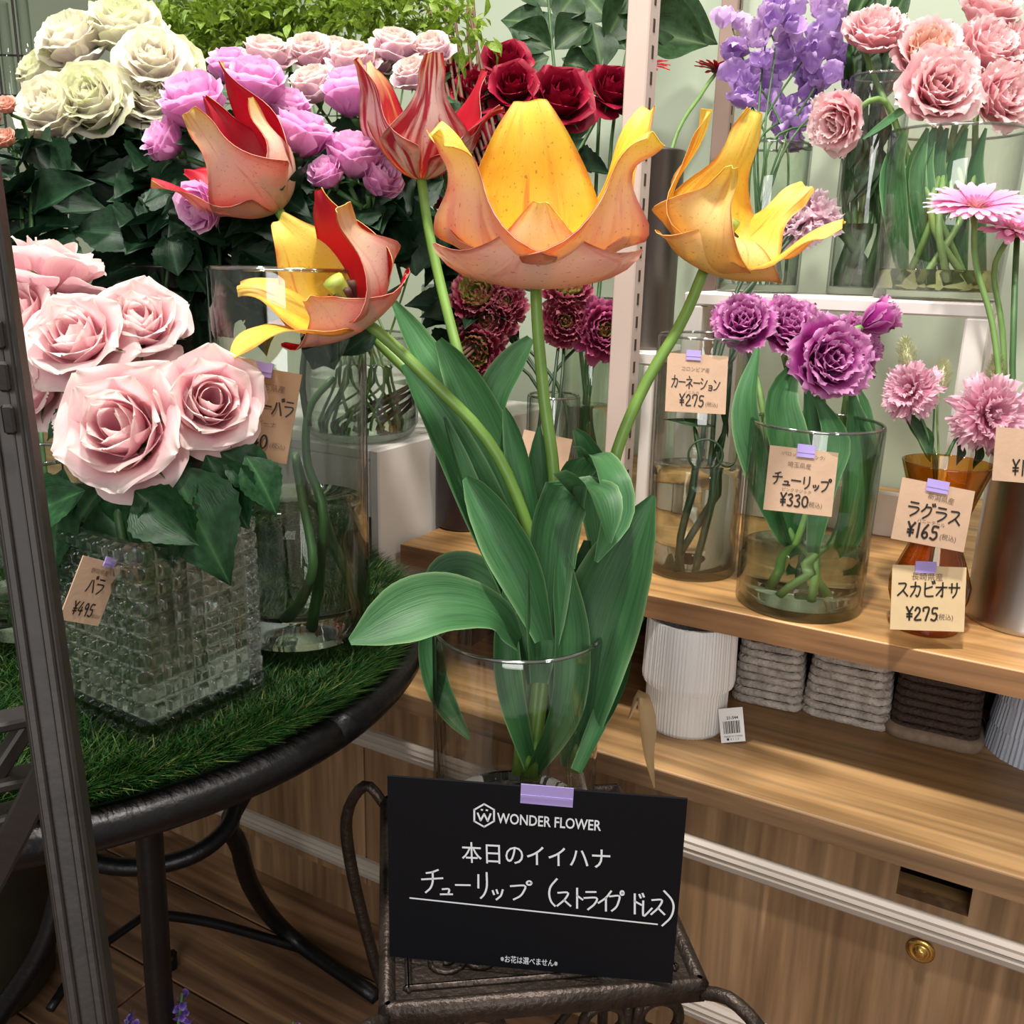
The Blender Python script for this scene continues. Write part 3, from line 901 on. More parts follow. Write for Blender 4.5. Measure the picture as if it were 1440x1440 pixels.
def rr_path(w_, d_, r_, z_, n=10):
    P = []
    for (cx, cy, a0) in ((w_ - r_, d_ - r_, 0), (-w_ + r_, d_ - r_, 90), (-w_ + r_, -d_ + r_, 180), (w_ - r_, -d_ + r_, 270)):
        for i in range(n // 2):
            an = math.radians(a0 + 90 * i / (n // 2 - 1)); P.append((cx + r_ * math.cos(an), cy + r_ * math.sin(an), z_))
    P.append(P[0]); return np.array(P)
def basket(label, pxl, pyl, pxr, pyr, mat, rings, hgt, top=.86, liner=None):
    a_ = onz(pxl, pyl, Z_TOP); b_ = onz(pxr, pyr, Z_TOP)
    wd = (b_ - a_).length / 2; m_ = (a_ + b_) / 2
    d_ = (b_ - a_); ang = math.atan2(d_.y, d_.x) * .5
    t_ = thing('woven_basket', label, 'basket', (m_.x - math.sin(ang) * wd * .95, max(m_.y + math.cos(ang) * wd * .95, Y_BOARD + wd + .012), Z_TOP), ang, 'baskets stored under the shelf')
    rr = hgt / rings / 2
    for i in range(rings):
        f = 1 - (1 - top) * i / (rings - 1)
        P = rr_path(wd * f, wd * .9 * f, wd * .28, rr + i * rr * 2, 12)
        P[:, 2] += np.sin(np.arange(len(P)) * 2.1 + i) * rr * .12
        part('rope_ring', mesh('rope_ring', *tube(P, rr * 1.02, raw=True, sides=6)[:2], mat), t_)
    part('panel', joined('panel', [boxc(0, 0, hgt / 2, wd * 1.6, wd * 1.45, hgt * .96)], MT['dark_panel'], False), t_)  # dark core added inside; its colour gives the shade between rope rings
    if liner: 
        P = rr_path(wd * 1.02, wd * .93, wd * .28, .008, 12); part('liner', mesh('liner', *tube(P, .009, raw=True, sides=8)[:2], liner), t_)
basket('grey woven paper-rope basket right beside the white ribbed pot', 1030, 985, 1120, 1003, MT['wicker_grey'], 9, .088)
basket('grey woven paper-rope basket between the other grey one and the brown one', 1128, 1004, 1243, 1032, MT['wicker_grey'], 9, .088)
basket('dark brown woven basket with a tan rope base under the shelf', 1252, 1035, 1368, 1061, MT['wicker_brown'], 9, .088, .92, MT['wicker_tan'])
# ------------------------------------------------------------------ vases
ZG = TZ + .0085          # vases press the grass down


def vase(name, label, base, r0, r1, h, water=None, glass='glass', wmat='water', wall=.003, floor_t=.010, group=None, n=56, prof=None):
    t = thing(name, label, 'vase', base, 0, group)
    if prof is None:
        o = [(r0 * .97, 0), (r0, .003), (r0 + (r1 - r0) * .5, h * .5), (r1, h - .0015), (r1 - .0008, h)]
    else:
        o = prof
    inn = [(max(r - wall, .002), z) for r, z in o[::-1] if z > floor_t]
    ro = np.interp(floor_t, [z for r, z in o], [r for r, z in o]) - wall
    P = [(0.0001, 0)] + list(o) + [(o[-1][0] - wall * .5, h + .0004)] + inn + [(ro, floor_t), (ro * .6, floor_t - .001), (0.0001, floor_t - .001)]
    part('glass_body', mesh('glass_body', *lathe(P, n)[:2], MT[glass]), t)
    if glass != 'amber':
        a_ = np.linspace(0, 2 * math.pi, n + 1); rr_ = o[-1][0] - wall * .5
        part('rim', mesh('rim', *tube(np.c_[np.cos(a_) * rr_, np.sin(a_) * rr_, np.full(n + 1, h)], wall * .55, raw=True, sides=8)[:2], MT['rim']), t)
    if water:
        zs = np.linspace(floor_t + .0006, water, 6)
        rr = np.interp(zs, [z for r, z in o], [r for r, z in o]) - wall - .0006
        part('water', mesh('water', *lathe([(0.0001, zs[0])] + list(zip(rr, zs)) + [(0.0001, water)], n)[:2], MT[wmat]), t)
    return t


def seat(px, py, z, rpx):
    b = onz(px, py, z)
    return b, px_size(rpx, depth(b))


# tulip vase on the stand
B1 = SM @ Vector((LX / 2 - .004, LY / 2 + .03, 0)); B1.z = ST_Z + .001
h1 = on_axis(B1.x, B1.y, 882, 790) - B1.z
top1 = Vector((B1.x, B1.y, B1.z + h1))
R1 = px_size(121, depth(top1))
vase('cylinder_vase', 'clear straight cylinder vase full of striped tulips on the iron stand', B1, R1 * .97, R1, h1, h1 * .2, 'glass_warm')

# tall clear vase on the grass mat
B3, R3 = seat(424, 912, ZG, 98)
h3 = on_axis(B3.x, B3.y, 378, 424) - B3.z
vase('cylinder_vase', 'tall clear cylinder vase half full of water on the grass mat', B3, R3 * .98, R3, h3, on_axis(B3.x, B3.y, 702, 424) - B3.z, 'glass', floor_t=.022)

# vases on the shelf
B5, R5 = seat(1121, 846, Z_BOARD, 86)
h5 = on_axis(B5.x, B5.y, 594, 1150) - B5.z
vase('cylinder_vase', 'wide clear cylinder vase of purple double tulips on the shelf', B5, R5 * .99, R5 * 1.01, h5, on_axis(B5.x, B5.y, 768, 1130) - B5.z, 'glass_green')
B6, R6 = seat(969, 798, Z_BOARD, 65)
h6 = on_axis(B6.x, B6.y, 472, 985) - B6.z
vase('cylinder_vase', 'slim clear cylinder vase of carnation stems between the upright and purple tulips', B6, R6 * .97, R6, h6, on_axis(B6.x, B6.y, 656, 970) - B6.z, 'glass')

B7, R7 = seat(1298, 880, Z_BOARD, 46)
h7 = on_axis(B7.x, B7.y, 650, 1326) - B7.z
pf = [(R7 * .95, 0), (R7 * 1.02, .004), (R7 * .9, h7 * .06), (R7 * 1.12, h7 * .2), (R7 * 1.15, h7 * .28), (R7 * .9, h7 * .42), (R7 * .66, h7 * .54), (R7 * .66, h7 * .60), (R7 * .85, h7 * .74), (R7 * 1.06, h7 * .88), (R7 * 1.24, h7 * .99), (R7 * 1.25, h7)]
vase('amber_vase', 'waisted amber glass vase behind two price cards on the shelf', B7, 0, 0, h7, None, 'amber', prof=pf, wall=.0025, floor_t=.008)

B8, R8 = seat(1436, 872, Z_BOARD, 72)
h8 = on_axis(B8.x, B8.y, 640, 1440) - B8.z
t = thing('steel_can', 'tall brushed steel can holding gerberas at the right edge', 'vase', B8)
part('body', mesh('body', *lathe([(0, 0), (R8, 0), (R8 * 1.015, .003), (R8, .006), (R8, h8 - .004), (R8 * 1.02, h8 - .002), (R8 * 1.01, h8), (R8 * .97, h8 - .002), (R8 * .97, .008), (0, .008)], 64)[:2], MT['steel']), t)

# on the white riser
Y9 = Y_R + .095
B9 = ony(1314, 419, Y9); B9.z = Z_RISER; R9 = px_size(82, depth(B9))
h9 = on_axis(B9.x, B9.y, 186, 1320) - B9.z
vase('cylinder_vase', 'large clear vase of pink double tulips with yellowish water on the riser', B9, R9, R9 * 1.06, h9, on_axis(B9.x, B9.y, 379, 1310) - B9.z, 'glass_warm', 'water_yellow')
B10 = ony(1203, 414, Y_R + .155); B10.z = Z_RISER; R10 = px_size(40, depth(B10))
h10 = on_axis(B10.x, B10.y, 108, 1215) - B10.z
vase('cylinder_vase', 'narrow tall clear vase of leafy stems beside the pink tulip vase', B10, R10, R10, h10, on_axis(B10.x, B10.y, 316, 1207) - B10.z, 'glass')
B11 = ony(1064, 408, Y_R + .12); B11.z = Z_RISER; R11 = px_size(56, depth(B11))
h11 = on_axis(B11.x, B11.y, 205, 1075) - B11.z
vase('cylinder_vase', 'clear vase of purple sweet peas behind the yellow tulip', B11, R11, R11, h11, on_axis(B11.x, B11.y, 330, 1068) - B11.z, 'glass_green')

# second riser with the grey can
Y_R2 = 1.14
q0 = ony(872, 500, Y_R2); q1 = ony(921, 497, Y_R2)
rs2 = thing('display_riser', 'small white riser behind the pinkish upright carrying the grey can', 'riser', (q0.x, Y_R2, Z_BOARD))
w2 = q1.x - q0.x; h2_ = q1.z - Z_BOARD
part('top_board', joined('top_board', [boxc(w2 / 2, .08, h2_ - .008, w2, .16, .016, .002)], MT['white_paint'], False), rs2)
for xx in (.008, w2 - .008):
    for yy in (.01, .15):
        part('leg', joined('leg', [boxc(xx, yy, (h2_ - .016) / 2, .016, .018, h2_ - .016, .0015)], MT['white_paint'], False), rs2)
B14 = ony(917, 486, Y_R2 + .07); B14.z = q1.z; B14.x = q1.x - .045; R14 = .04
h14 = on_axis(B14.x, B14.y, 212, 930) - B14.z
t = thing('zinc_can', 'grey zinc can with the red gerbera stem behind the upright', 'vase', B14)
part('body', mesh('body', *lathe([(0, 0), (R14, 0), (R14, .004), (R14, h14 - .004), (R14 * 1.04, h14 - .002), (R14, h14), (R14 * .95, h14 - .003), (R14 * .95, .006), (0, .006)], 48)[:2], MT['grey_metal']), t)

# on the crate
ZCR = zc1
B4 = onz(523, 622, ZCR); R4 = px_size(82, depth(B4)); B4 = onz(523, 618, ZCR); B4.y += .0
B4 = Vector((min(B4.x, CRX - R4 - .002), B4.y + .01, ZCR))
h4 = on_axis(B4.x, B4.y, 470, 520) - B4.z
pf = [(R4 * .72, 0), (R4 * .9, .006), (R4, .02), (R4 * 1.0, .035), (R4 * .97, h4 * .4), (R4 * .98, h4 * .8), (R4, h4)]
vase('bowl_vase', 'low round-bottomed clear vase of fine green stems on the white crate', B4, 0, 0, h4, h4 * .72, 'glass', prof=pf, floor_t=.012)
B4b = Vector((CRX - .07, CRY + .27, ZCR)); R4b = px_size(44, depth(B4b))
h4b = on_axis(B4b.x, B4b.y, 402, 590) - B4b.z
vase('cylinder_vase', 'clear cylinder vase of spray roses at the back of the white crate', B4b, R4b, R4b, h4b, h4b * .4, 'glass')

B12, R12 = seat(652, 738, Z_BOARD, 40)
h12 = on_axis(B12.x, B12.y, 545, 650) - B12.z
t = thing('ceramic_vase', 'dark brown ceramic vase of red roses beside the white crate', 'vase', B12)
part('body', mesh('body', *lathe([(0, 0), (R12 * .92, 0), (R12, .006), (R12, h12 * .8), (R12 * .9, h12 * .95), (R12 * .92, h12), (R12 * .82, h12 - .002), (R12 * .9, .01), (0, .01)], 40)[:2], MT['dark_ceramic']), t)
B13r, R13r = seat(772, 745, Z_BOARD, 36)
h13r = on_axis(B13r.x, B13r.y, 556, 772) - B13r.z
vase('cylinder_vase', 'narrow clear vase of ranunculus with a kraft card on the shelf', B13r, R13r, R13r, h13r, h13r * .4, 'glass')
B16, R16 = seat(822, 712, Z_BOARD, 40)
h16 = on_axis(B16.x, B16.y, 420, 830) - B16.z
vase('cylinder_vase', 'tall clear vase of lisianthus just left of the pinkish upright', B16, R16, R16, h16, h16 * .5, 'glass_green')

# black bucket and left vase on the mat
BB = onz(268, 790, ZG); RB = px_size(56, depth(BB))
hB = on_axis(BB.x, BB.y, 372, 262) - BB.z
t = thing('flower_bucket', 'black ridged flower bucket of white roses at the back of the grass mat', 'bucket', BB)
pb_ = [(0, 0), (RB * .8, 0)]
for i in range(8):
    f0 = i / 8; rr = RB * (.8 + .2 * f0); z_ = hB * f0
    pb_ += [(rr, z_ + .003), (rr + .0025, z_ + hB / 16), (rr, z_ + hB / 8 - .003)]
pb_ += [(RB * 1.04, hB), (RB * .97, hB - .002), (RB * .76, .01), (0, .01)]
part('body', mesh('body', *lathe(pb_, 48)[:2], MT['black_plastic']), t)
B15 = onz(62, 905, ZG); R15 = px_size(78, depth(B15))
h15 = on_axis(B15.x, B15.y, 640, 60) - B15.z
vase('cylinder_vase', 'clear vase behind the dark rack and left of the crystal vase', B15, R15, R15, h15, h15 * .3, 'glass', floor_t=.02)

# crystal block vase -------------------------------------------------
f0 = onz(216, 1058, ZG); rgt = onz(367, 984, ZG); lft = onz(152, 985, ZG)
W2 = ((rgt - f0).length + (lft - f0).length) / 2 * 1.0
exv = (rgt - f0).normalized(); eyv = UPZ.cross(exv)
hcr = on_axis(f0.x, f0.y, 770, 216) - ZG
CM = Matrix.Identity(4)
for i in range(3): CM[i][0] = exv[i]; CM[i][1] = eyv[i]
CM.translation = f0 + exv * W2 / 2 + eyv * W2 / 2
cv = bpy.data.objects.new('crystal_vase', None); COL.objects.link(cv); cv.matrix_world = CM
tag(cv, 'square pressed-crystal vase with raised square knobs on the grass mat', 'vase')
NK, NR, SUB = 8, int(round(hcr / (W2 / 8))), 8
def knob_wall():
    nu, nv = NK * SUB + 1, NR * SUB + 1
    u_ = np.linspace(0, 1, nu); v_ = np.linspace(0, 1, nv)
    U_, V_ = np.meshgrid(u_, v_)
    fu = np.abs(((U_ * NK) % 1) - .5) * 2; fv = np.abs(((V_ * NR) % 1) - .5) * 2
    hgt = np.clip(1.35 * (1 - np.maximum(fu, fv) ** 2.2), 0, 1) * np.clip(1.2 - .35 * (fu ** 2 + fv ** 2), 0, 1)
    return U_, V_, hgt, nu, nv
U_, V_, Hh, nu, nv = knob_wall()
ch = []
amp = W2 / NK * .5
for k in range(4):
    x_ = (U_ - .5) * W2; d_ = -W2 / 2 - Hh * amp; z_ = V_ * hcr
    ca, sa = math.cos(k * math.pi / 2), math.sin(k * math.pi / 2)
    P = np.stack([x_ * ca - d_ * sa, x_ * sa + d_ * ca, z_], -1).reshape(-1, 3)
    ch.append((P, grid_faces(nu, nv), None))
wi = W2 / 2 - .006
ti = [(-W2 / 2, -W2 / 2), (W2 / 2, -W2 / 2), (W2 / 2, W2 / 2), (-W2 / 2, W2 / 2)]
tii = [(-wi, -wi), (wi, -wi), (wi, wi), (-wi, wi)]
V = [(x, y, hcr) for x, y in ti] + [(x, y, hcr) for x, y in tii] + [(x, y, .016) for x, y in tii] + [(x, y, 0) for x, y in ti]
Fq = []
for i in range(4):
    j = (i + 1) % 4
    Fq += [(i, j, 4 + j, 4 + i), (4 + i, 4 + j, 8 + j, 8 + i)]
Fq += [(8, 9, 10, 11), (15, 14, 13, 12)]
ch.append((np.array(V), Fq, None))
me_c = joined('glass_body', ch, MT['crystal'], True)
part('glass_body', me_c, cv)
fl_ = [True] * len(me_c.polygons)
for i in range(len(fl_) - 10, len(fl_)): fl_[i] = False
me_c.polygons.foreach_set('use_smooth', fl_)
wv = W2 / 2 - .0075
part('water', joined('water', [boxc(0, 0, .017 + hcr * .22, wv * 2, wv * 2, hcr * .44 )], MT['water'], False), cv)
B2 = CM.translation.copy()

# wire stand with glass tube vases, far left
tp = at(14, 150, 1.75)
ts = thing('tube_vase_stand', 'thin wire stand holding clear glass tubes at the upper left', 'vase stand', (tp.x, tp.y, Z_TOP))
tp.z -= Z_TOP
for k, dx in enumerate((-.05, -.012, .026)):
    o_ = LR * dx
    zt_ = tp.z + .16 + .02 * k
    part('rod', mesh('rod', *tube([(o_.x, o_.y, 0), (o_.x, o_.y, zt_ + .12)], .0022, 4, 6)[:2], MT['bark_iron']), ts)
    c = lathe([(.0001, tp.z), (.010, tp.z + .004), (.011, tp.z + .02), (.011, zt_), (.0098, zt_), (.0098, tp.z + .02), (.0001, tp.z + .008)], 20)
    q_ = LR * (dx + .018)
    part('glass_tube', mesh('glass_tube', c[0] + np.array([q_.x, q_.y, 0]), c[1], MT['glass']), ts)
for zz in (tp.z + .02, tp.z + .09):
    a_, b_ = LR * -.06, LR * .055
    part('crossbar', mesh('crossbar', *tube([(a_.x, a_.y, zz), (b_.x, b_.y, zz)], .002, 4, 6)[:2], MT['bark_iron']), ts)
part('base', mesh('base', *lathe([(0, 0), (.09, 0), (.09, .006), (0, .01)], 32)[:2], MT['bark_iron']), ts)
# ------------------------------------------------------------------ flower building blocks
# rose-type petals in units of the head radius: (count, length, phi, half width, curl, start azimuth)
ROSE_OPEN = [
    (3, 1.02, [40, 8, -14, -6], [.05, .34, .40, .26, .0], [5.5, 4.2, 4.2, 4.6]),
    (4, 1.08, [52, 14, -8, 10], [.06, .42, .52, .36, .02], [4.0, 2.7, 2.5, 2.2]),
    (5, 1.12, [62, 26, -2, 24], [.08, .48, .62, .48, .04], [2.8, 1.9, 1.7, 1.0]),
    (5, 1.18, [74, 40, 8, 50], [.10, .54, .72, .60, .06], [2.0, 1.4, 1.2, .3]),
    (5, 1.22, [84, 58, 26, 92], [.12, .58, .78, .68, .08], [1.5, 1.1, .8, -.6]),
    (3, 1.20, [98, 82, 60, 118], [.12, .58, .76, .62, .06], [1.2, .8, .4, -1.0]),
]
ROSE_BUD = [
    (3, 1.26, [30, 2, -12, -8], [.05, .34, .40, .32, .12], [5, 4.2, 4.4, 5]),
    (4, 1.36, [48, 8, -8, 4], [.06, .44, .54, .46, .20], [3.6, 2.6, 2.5, 2.4]),
    (4, 1.40, [60, 16, -3, 18], [.08, .54, .66, .58, .26], [2.6, 1.8, 1.7, 1.2]),
    (4, 1.36, [70, 26, 2, 52], [.10, .60, .76, .68, .30], [2.0, 1.45, 1.3, .2]),
]
ROSE_FULL = [
    (4, .95, [40, 4, -16, 0], [.05, .28, .34, .26, .0], [6, 5, 5, 5]),
    (6, 1.0, [50, 10, -8, 8], [.06, .34, .44, .40, .16], [4, 3.2, 3, 2.5]),
    (7, 1.04, [58, 18, -4, 22], [.07, .40, .52, .48, .20], [3, 2.2, 2, 1.4]),
    (6, 1.10, [68, 28, 4, 42], [.09, .48, .62, .58, .24], [2.2, 1.6, 1.4, .6]),
    (6, 1.16, [78, 40, 12, 72], [.11, .54, .72, .66, .28], [1.7, 1.3, 1.0, -.2]),
    (4, 1.10, [88, 60, 32, 82], [.12, .54, .72, .62, .26], [1.3, 1.0, .6, -.8]),
]
DOUBLE_TULIP = [
    (4, .80, [35, 5, -10, 10], [.05, .24, .30, .28, .10], [4, 3.4, 3, 2]),
    (6, .92, [50, 15, 0, 20], [.06, .30, .40, .38, .14], [3, 2.4, 2, 1]),
    (7, 1.02, [62, 28, 8, 38], [.08, .36, .48, .46, .18], [2.2, 1.8, 1.5, .5]),
    (7, 1.10, [76, 42, 18, 60], [.10, .42, .56, .52, .20], [1.8, 1.4, 1.0, .0]),
    (5, 1.12, [92, 62, 34, 80], [.10, .44, .60, .52, .18], [1.4, 1.1, .8, -.2]),
]
PETAL_SETS = {}


def petal_set(key, rings, mat, ruff=.02, fringe=0.0, nu=9, nv=11, variants=2, seed=0):
    """one mesh per ring and variant; returns list of (mesh, azimuth, tilt)"""
    if key in PETAL_SETS: return PETAL_SETS[key]
    rs = np.random.default_rng(seed + 11)
    out = []
    for k, (cnt, L, phi, wid, kap) in enumerate(rings):
        ms = []
        for v in range(variants):
            ph = [p + rs.uniform(-5, 5) * (k / len(rings) + .3) for p in phi]
            c = petal(L * rs.uniform(.96, 1.04), ph, wid, kap, nu, nv, r0=.02 + .012 * k, z0=-.02 * k, ruff=ruff * (.4 + k / len(rings)), seed=seed * 31 + k * 7 + v, fringe=fringe, side=rs.uniform(-.06, .06))
            ms.append(mesh('petal', c[0], c[1], mat, c[2]))
        a0 = k * 1.05 + rs.uniform(0, .5)
        for i in range(cnt):
            out.append((ms[i % variants], a0 + 2 * math.pi * i / cnt + rs.uniform(-.14, .14), rs.uniform(-.05, .05)))
    PETAL_SETS[key] = out
    return out


def put_head(t, pset, pos, axis, R, spin, base, zs=1.0):
    H = frame_z(axis, spin, rel(pos, base), R)
    if zs != 1.0: H = H @ Matrix.Diagonal((1, 1, zs, 1))
    for me, az, tl in pset:
        part('petal', me, t, H @ Matrix.Rotation(az, 4, 'Z') @ Matrix.Rotation(tl, 4, 'Y'))
    return H


def leaf_shape(name, mat, wid, serr=.0, nu=7, nv=21, fold=.25, droop=.35, seed=1):
    rs = np.random.default_rng(seed)
    v = np.linspace(0, 1, nv); u = np.linspace(-1, 1, nu)
    w = np.interp(v, np.linspace(0, 1, len(wid)), wid) if len(wid) < 4 else spline(np.c_[np.linspace(0, 1, len(wid)), wid], 120)[:, 1][(v * 119).astype(int)]
    V = np.zeros((nv, nu, 3)); uv = np.zeros((nv, nu, 2))
    for j in range(nv):
        ww = np.full(nu, max(w[j], .002))
        if serr: ww = ww * (1 + serr * ((j % 2) * 2 - 1) * np.abs(u))
        V[j, :, 0] = u * ww
        V[j, :, 1] = v[j]
        V[j, :, 2] = np.abs(u) ** 1.4 * ww * fold * 2 - droop * v[j] ** 2 + .02 * np.sin(v[j] * 14 + np.abs(u) * 3) * np.abs(u)
        uv[j, :, 0] = (u + 1) / 2; uv[j, :, 1] = v[j]
    return mesh(name, V.reshape(-1, 3), grid_faces(nu, nv), mat, uv.reshape(-1, 2))


LEAF = {}
for nm, m in (('rose', 'rose_leaf'), ('rose_dark', 'rose_leaf_dark'), ('bright', 'bright_leaf'), ('olive', 'olive_leaf')):
    LEAF[nm] = [leaf_shape('leaf', MT[m], [.01, .26, .36, .30, .16, .0], .035 if 'rose' in nm else 0, fold=f, droop=d, seed=i) for i, (f, d) in enumerate(((.22, .15), (.1, .4), (.35, .05)))]
LEAF['slim'] = [leaf_shape('leaf', MT['olive_leaf'], [.01, .10, .16, .13, .07, .0], 0, fold=.3, droop=.3)]
LEAF['sepal'] = [leaf_shape('sepal', MT['sepal'], [.10, .12, .09, .05, .0], 0, fold=.2, droop=.25, nu=5, nv=7)]


def leaf_M(pos, direction, normal, s, ws=1.0):
    y_ = Vector(direction).normalized(); n_ = Vector(normal)
    n_ = (n_ - y_ * n_.dot(y_))
    if n_.length < 1e-4: n_ = y_.orthogonal()
    n_.normalize(); x_ = y_.cross(n_)
    M = Matrix.Identity(4)
    for i in range(3): M[i][0] = x_[i] * s * ws; M[i][1] = y_[i] * s; M[i][2] = n_[i] * s
    M.translation = Vector(pos)
    return M


def add_leaf(t, base, pos, direction, normal, s, kind='rose', v=None, ws=1.0, name='leaf'):
    L_ = LEAF[kind]
    return part(name, L_[random.randrange(len(L_)) if v is None else v % len(L_)], t, leaf_M(rel(pos, base), direction, normal, s, ws))


def px_leaf(t, base, px, py, d, ang, size_px, kind='rose', tiltn=(0, .5, 1), v=None, ws=1.0):
    """leaf whose base shows at (px, py), pointing at ang degrees (0 = right, 90 = up) in the picture"""
    a_ = math.radians(ang)
    di = IR * math.cos(a_) + IU * math.sin(a_) + FWD * random.uniform(-.25, .15)
    return add_leaf(t, base, at(px, py, d), di, cdir(*tiltn), px_size(size_px, d), kind, v, ws)


def stem_part(t, base, pts, r, mat, n=14, sides=7, name='stem'):
    c = tube([rel(p, base) for p in pts], r, n, sides)
    return part(name, mesh(name, *c, ) if False else mesh(name, c[0], c[1], mat, c[2]), t)


def calyx(t, base, pos, axis, R, mat='stem', sep=5, sl=.8, spread=.9):
    H = frame_z(axis, random.uniform(0, 6), rel(pos, base), R)
    me = bpy.data.meshes.get('calyx_' + mat)
    if me is None:
        c = lathe([(.05, -.30), (.07, -.24), (.15, -.16), (.19, -.06), (.20, .02), (.0, .04)], 14)
        me = mesh('calyx_' + mat, c[0], c[1], MT[mat])
    cx_ = part('calyx', me, t, H)
    for i in range(sep):
        a_ = 2 * math.pi * i / sep
        di = Vector((math.cos(a_) * spread, math.sin(a_) * spread, .45))
        part('sepal', LEAF['sepal'][0], cx_, leaf_M((math.cos(a_) * .14, math.sin(a_) * .14, -.02), di, Vector((math.cos(a_), math.sin(a_), .2)) * -1 + Vector((0, 0, 1.2)), sl))


def rose(label, px, py, rpx, d, axis, base, pset, group, zs=1.0, name='rose', via=None, leaves=4, lk='rose', smat='stem', leaf_px=60, sr=.0032, lo=.35, hi=.93, sep=5, cat='rose'):
    pos_c = at(px, py, d); R = px_size(rpx, d)
    ax = Vector(axis).normalized()
    foot = pos_c - ax * R * .5 * zs
    b = Vector(base)
    t = thing(name, label, cat, b, 0, group)
    put_head(t, pset, foot, ax, R, random.uniform(0, 6.28), b, zs)
    calyx(t, b, foot, ax, R, sep=sep)
    neck = foot - ax * R * .3
    mid = via if via is not None else b * .45 + neck * .55 + Vector((random.uniform(-.02, .02), random.uniform(-.02, .02), 0)) - ax * .02
    pts = [b, mid, foot - ax * (R * .5 + .03), neck]
    stem_part(t, b, pts, [sr * 1.15, sr, sr * .85], MT[smat])
    P = spline(pts, 40)
    for i in range(leaves):
        f = lo + (hi - lo) * (i + random.uniform(.1, .9)) / max(1, leaves)
        p = Vector(P[int(f * 39)])
        a_ = random.uniform(0, 6.28)
        di = Vector((math.cos(a_), math.sin(a_), random.uniform(-.5, .35))) * .9 + cdir(random.uniform(-1, 1), random.uniform(-.3, .3), .7) * .6
        add_leaf(t, b, p, di, Vector((random.uniform(-.4, .4), random.uniform(-.4, .4), 1)) + cdir(0, 0, .8), px_size(leaf_px * random.uniform(.75, 1.2), d), lk)
    return t
# ------------------------------------------------------------------ the five striped tulips
MT['tp_out'] = tulip_mat('tulip_peach_outer', [(0, 'f0da90'), (.25, 'f8cfb0'), (.6, 'fad8c4'), (.85, 'f8deac'), (1, 'f2de78')], 'ecd45a', 'd8666a', 'c0504a', .5, 9, .5, edge='df4f40', edge_amt=.8, cut=.55)
MT['tp_in'] = tulip_mat('tulip_yellow_inner', [(0, 'f3d02a'), (.5, 'f3c93c'), (.85, 'f0d84c'), (1, 'f0e474')], 'efd23c', 'e25a24', 'b0652a', .9, 8, .6, edge='e9602f', edge_amt=.6, cut=.48)
MT['ty_out'] = tulip_mat('tulip_yellow_outer', [(0, 'f0cf4f'), (.3, 'f8d880'), (.65, 'f9e09a'), (.9, 'f6e27e'), (1, 'efe06c')], 'f0d758', 'dc5a22', 'c04530', .5, 10, .45, edge='e9803a', edge_amt=.5, cut=.55)
MT['ty_in'] = tulip_mat('tulip_gold_inner', [(0, 'f6d636'), (.55, 'f6d04c'), (1, 'f4e670')], 'efdc55', 'e2461f', 'b4501f', .7, 11, .4, edge='e85f33', edge_amt=.7)
MT['tr_in'] = tulip_mat('tulip_crimson_inner', [(0, 'c8102a'), (.6, 'c3142e'), (1, 'b31c30')], 'b31c30', 'd9502f', 'e08a4a', .3, 16, .0, cut=.6)
MT['tw_out'] = tulip_mat('tulip_marbled_outer', [(0, 'f4e09a'), (.16, 'f6e2cc'), (.45, 'f6e4de'), (.8, 'f2dad6'), (1, 'f0d8b8')], 'd3a09b', 'b8143c', 'c7375a', .95, 6, .5, edge='c22a33', edge_amt=.85, cut=.46, mask=(.22, .4))
MT['tw_in'] = tulip_mat('tulip_flamed_inner', [(0, 'f0b84a'), (.35, 'e0593a'), (.7, 'cc2a40'), (1, 'eccb90')], 'e0b070', 'e6b56a', 'b3123a', .75, 9, .2, cut=.5)
MT['anther'] = plain('anther', '4a2a22', .7)
MT['pistil'] = plain('pistil', '9db04a', .5)

WT = [.10, .36, .52, .46, .30, .17, .14, .05]      # waisted petal ending in a flared tip
WB = [.10, .40, .58, .56, .42, .26, .16, .04]


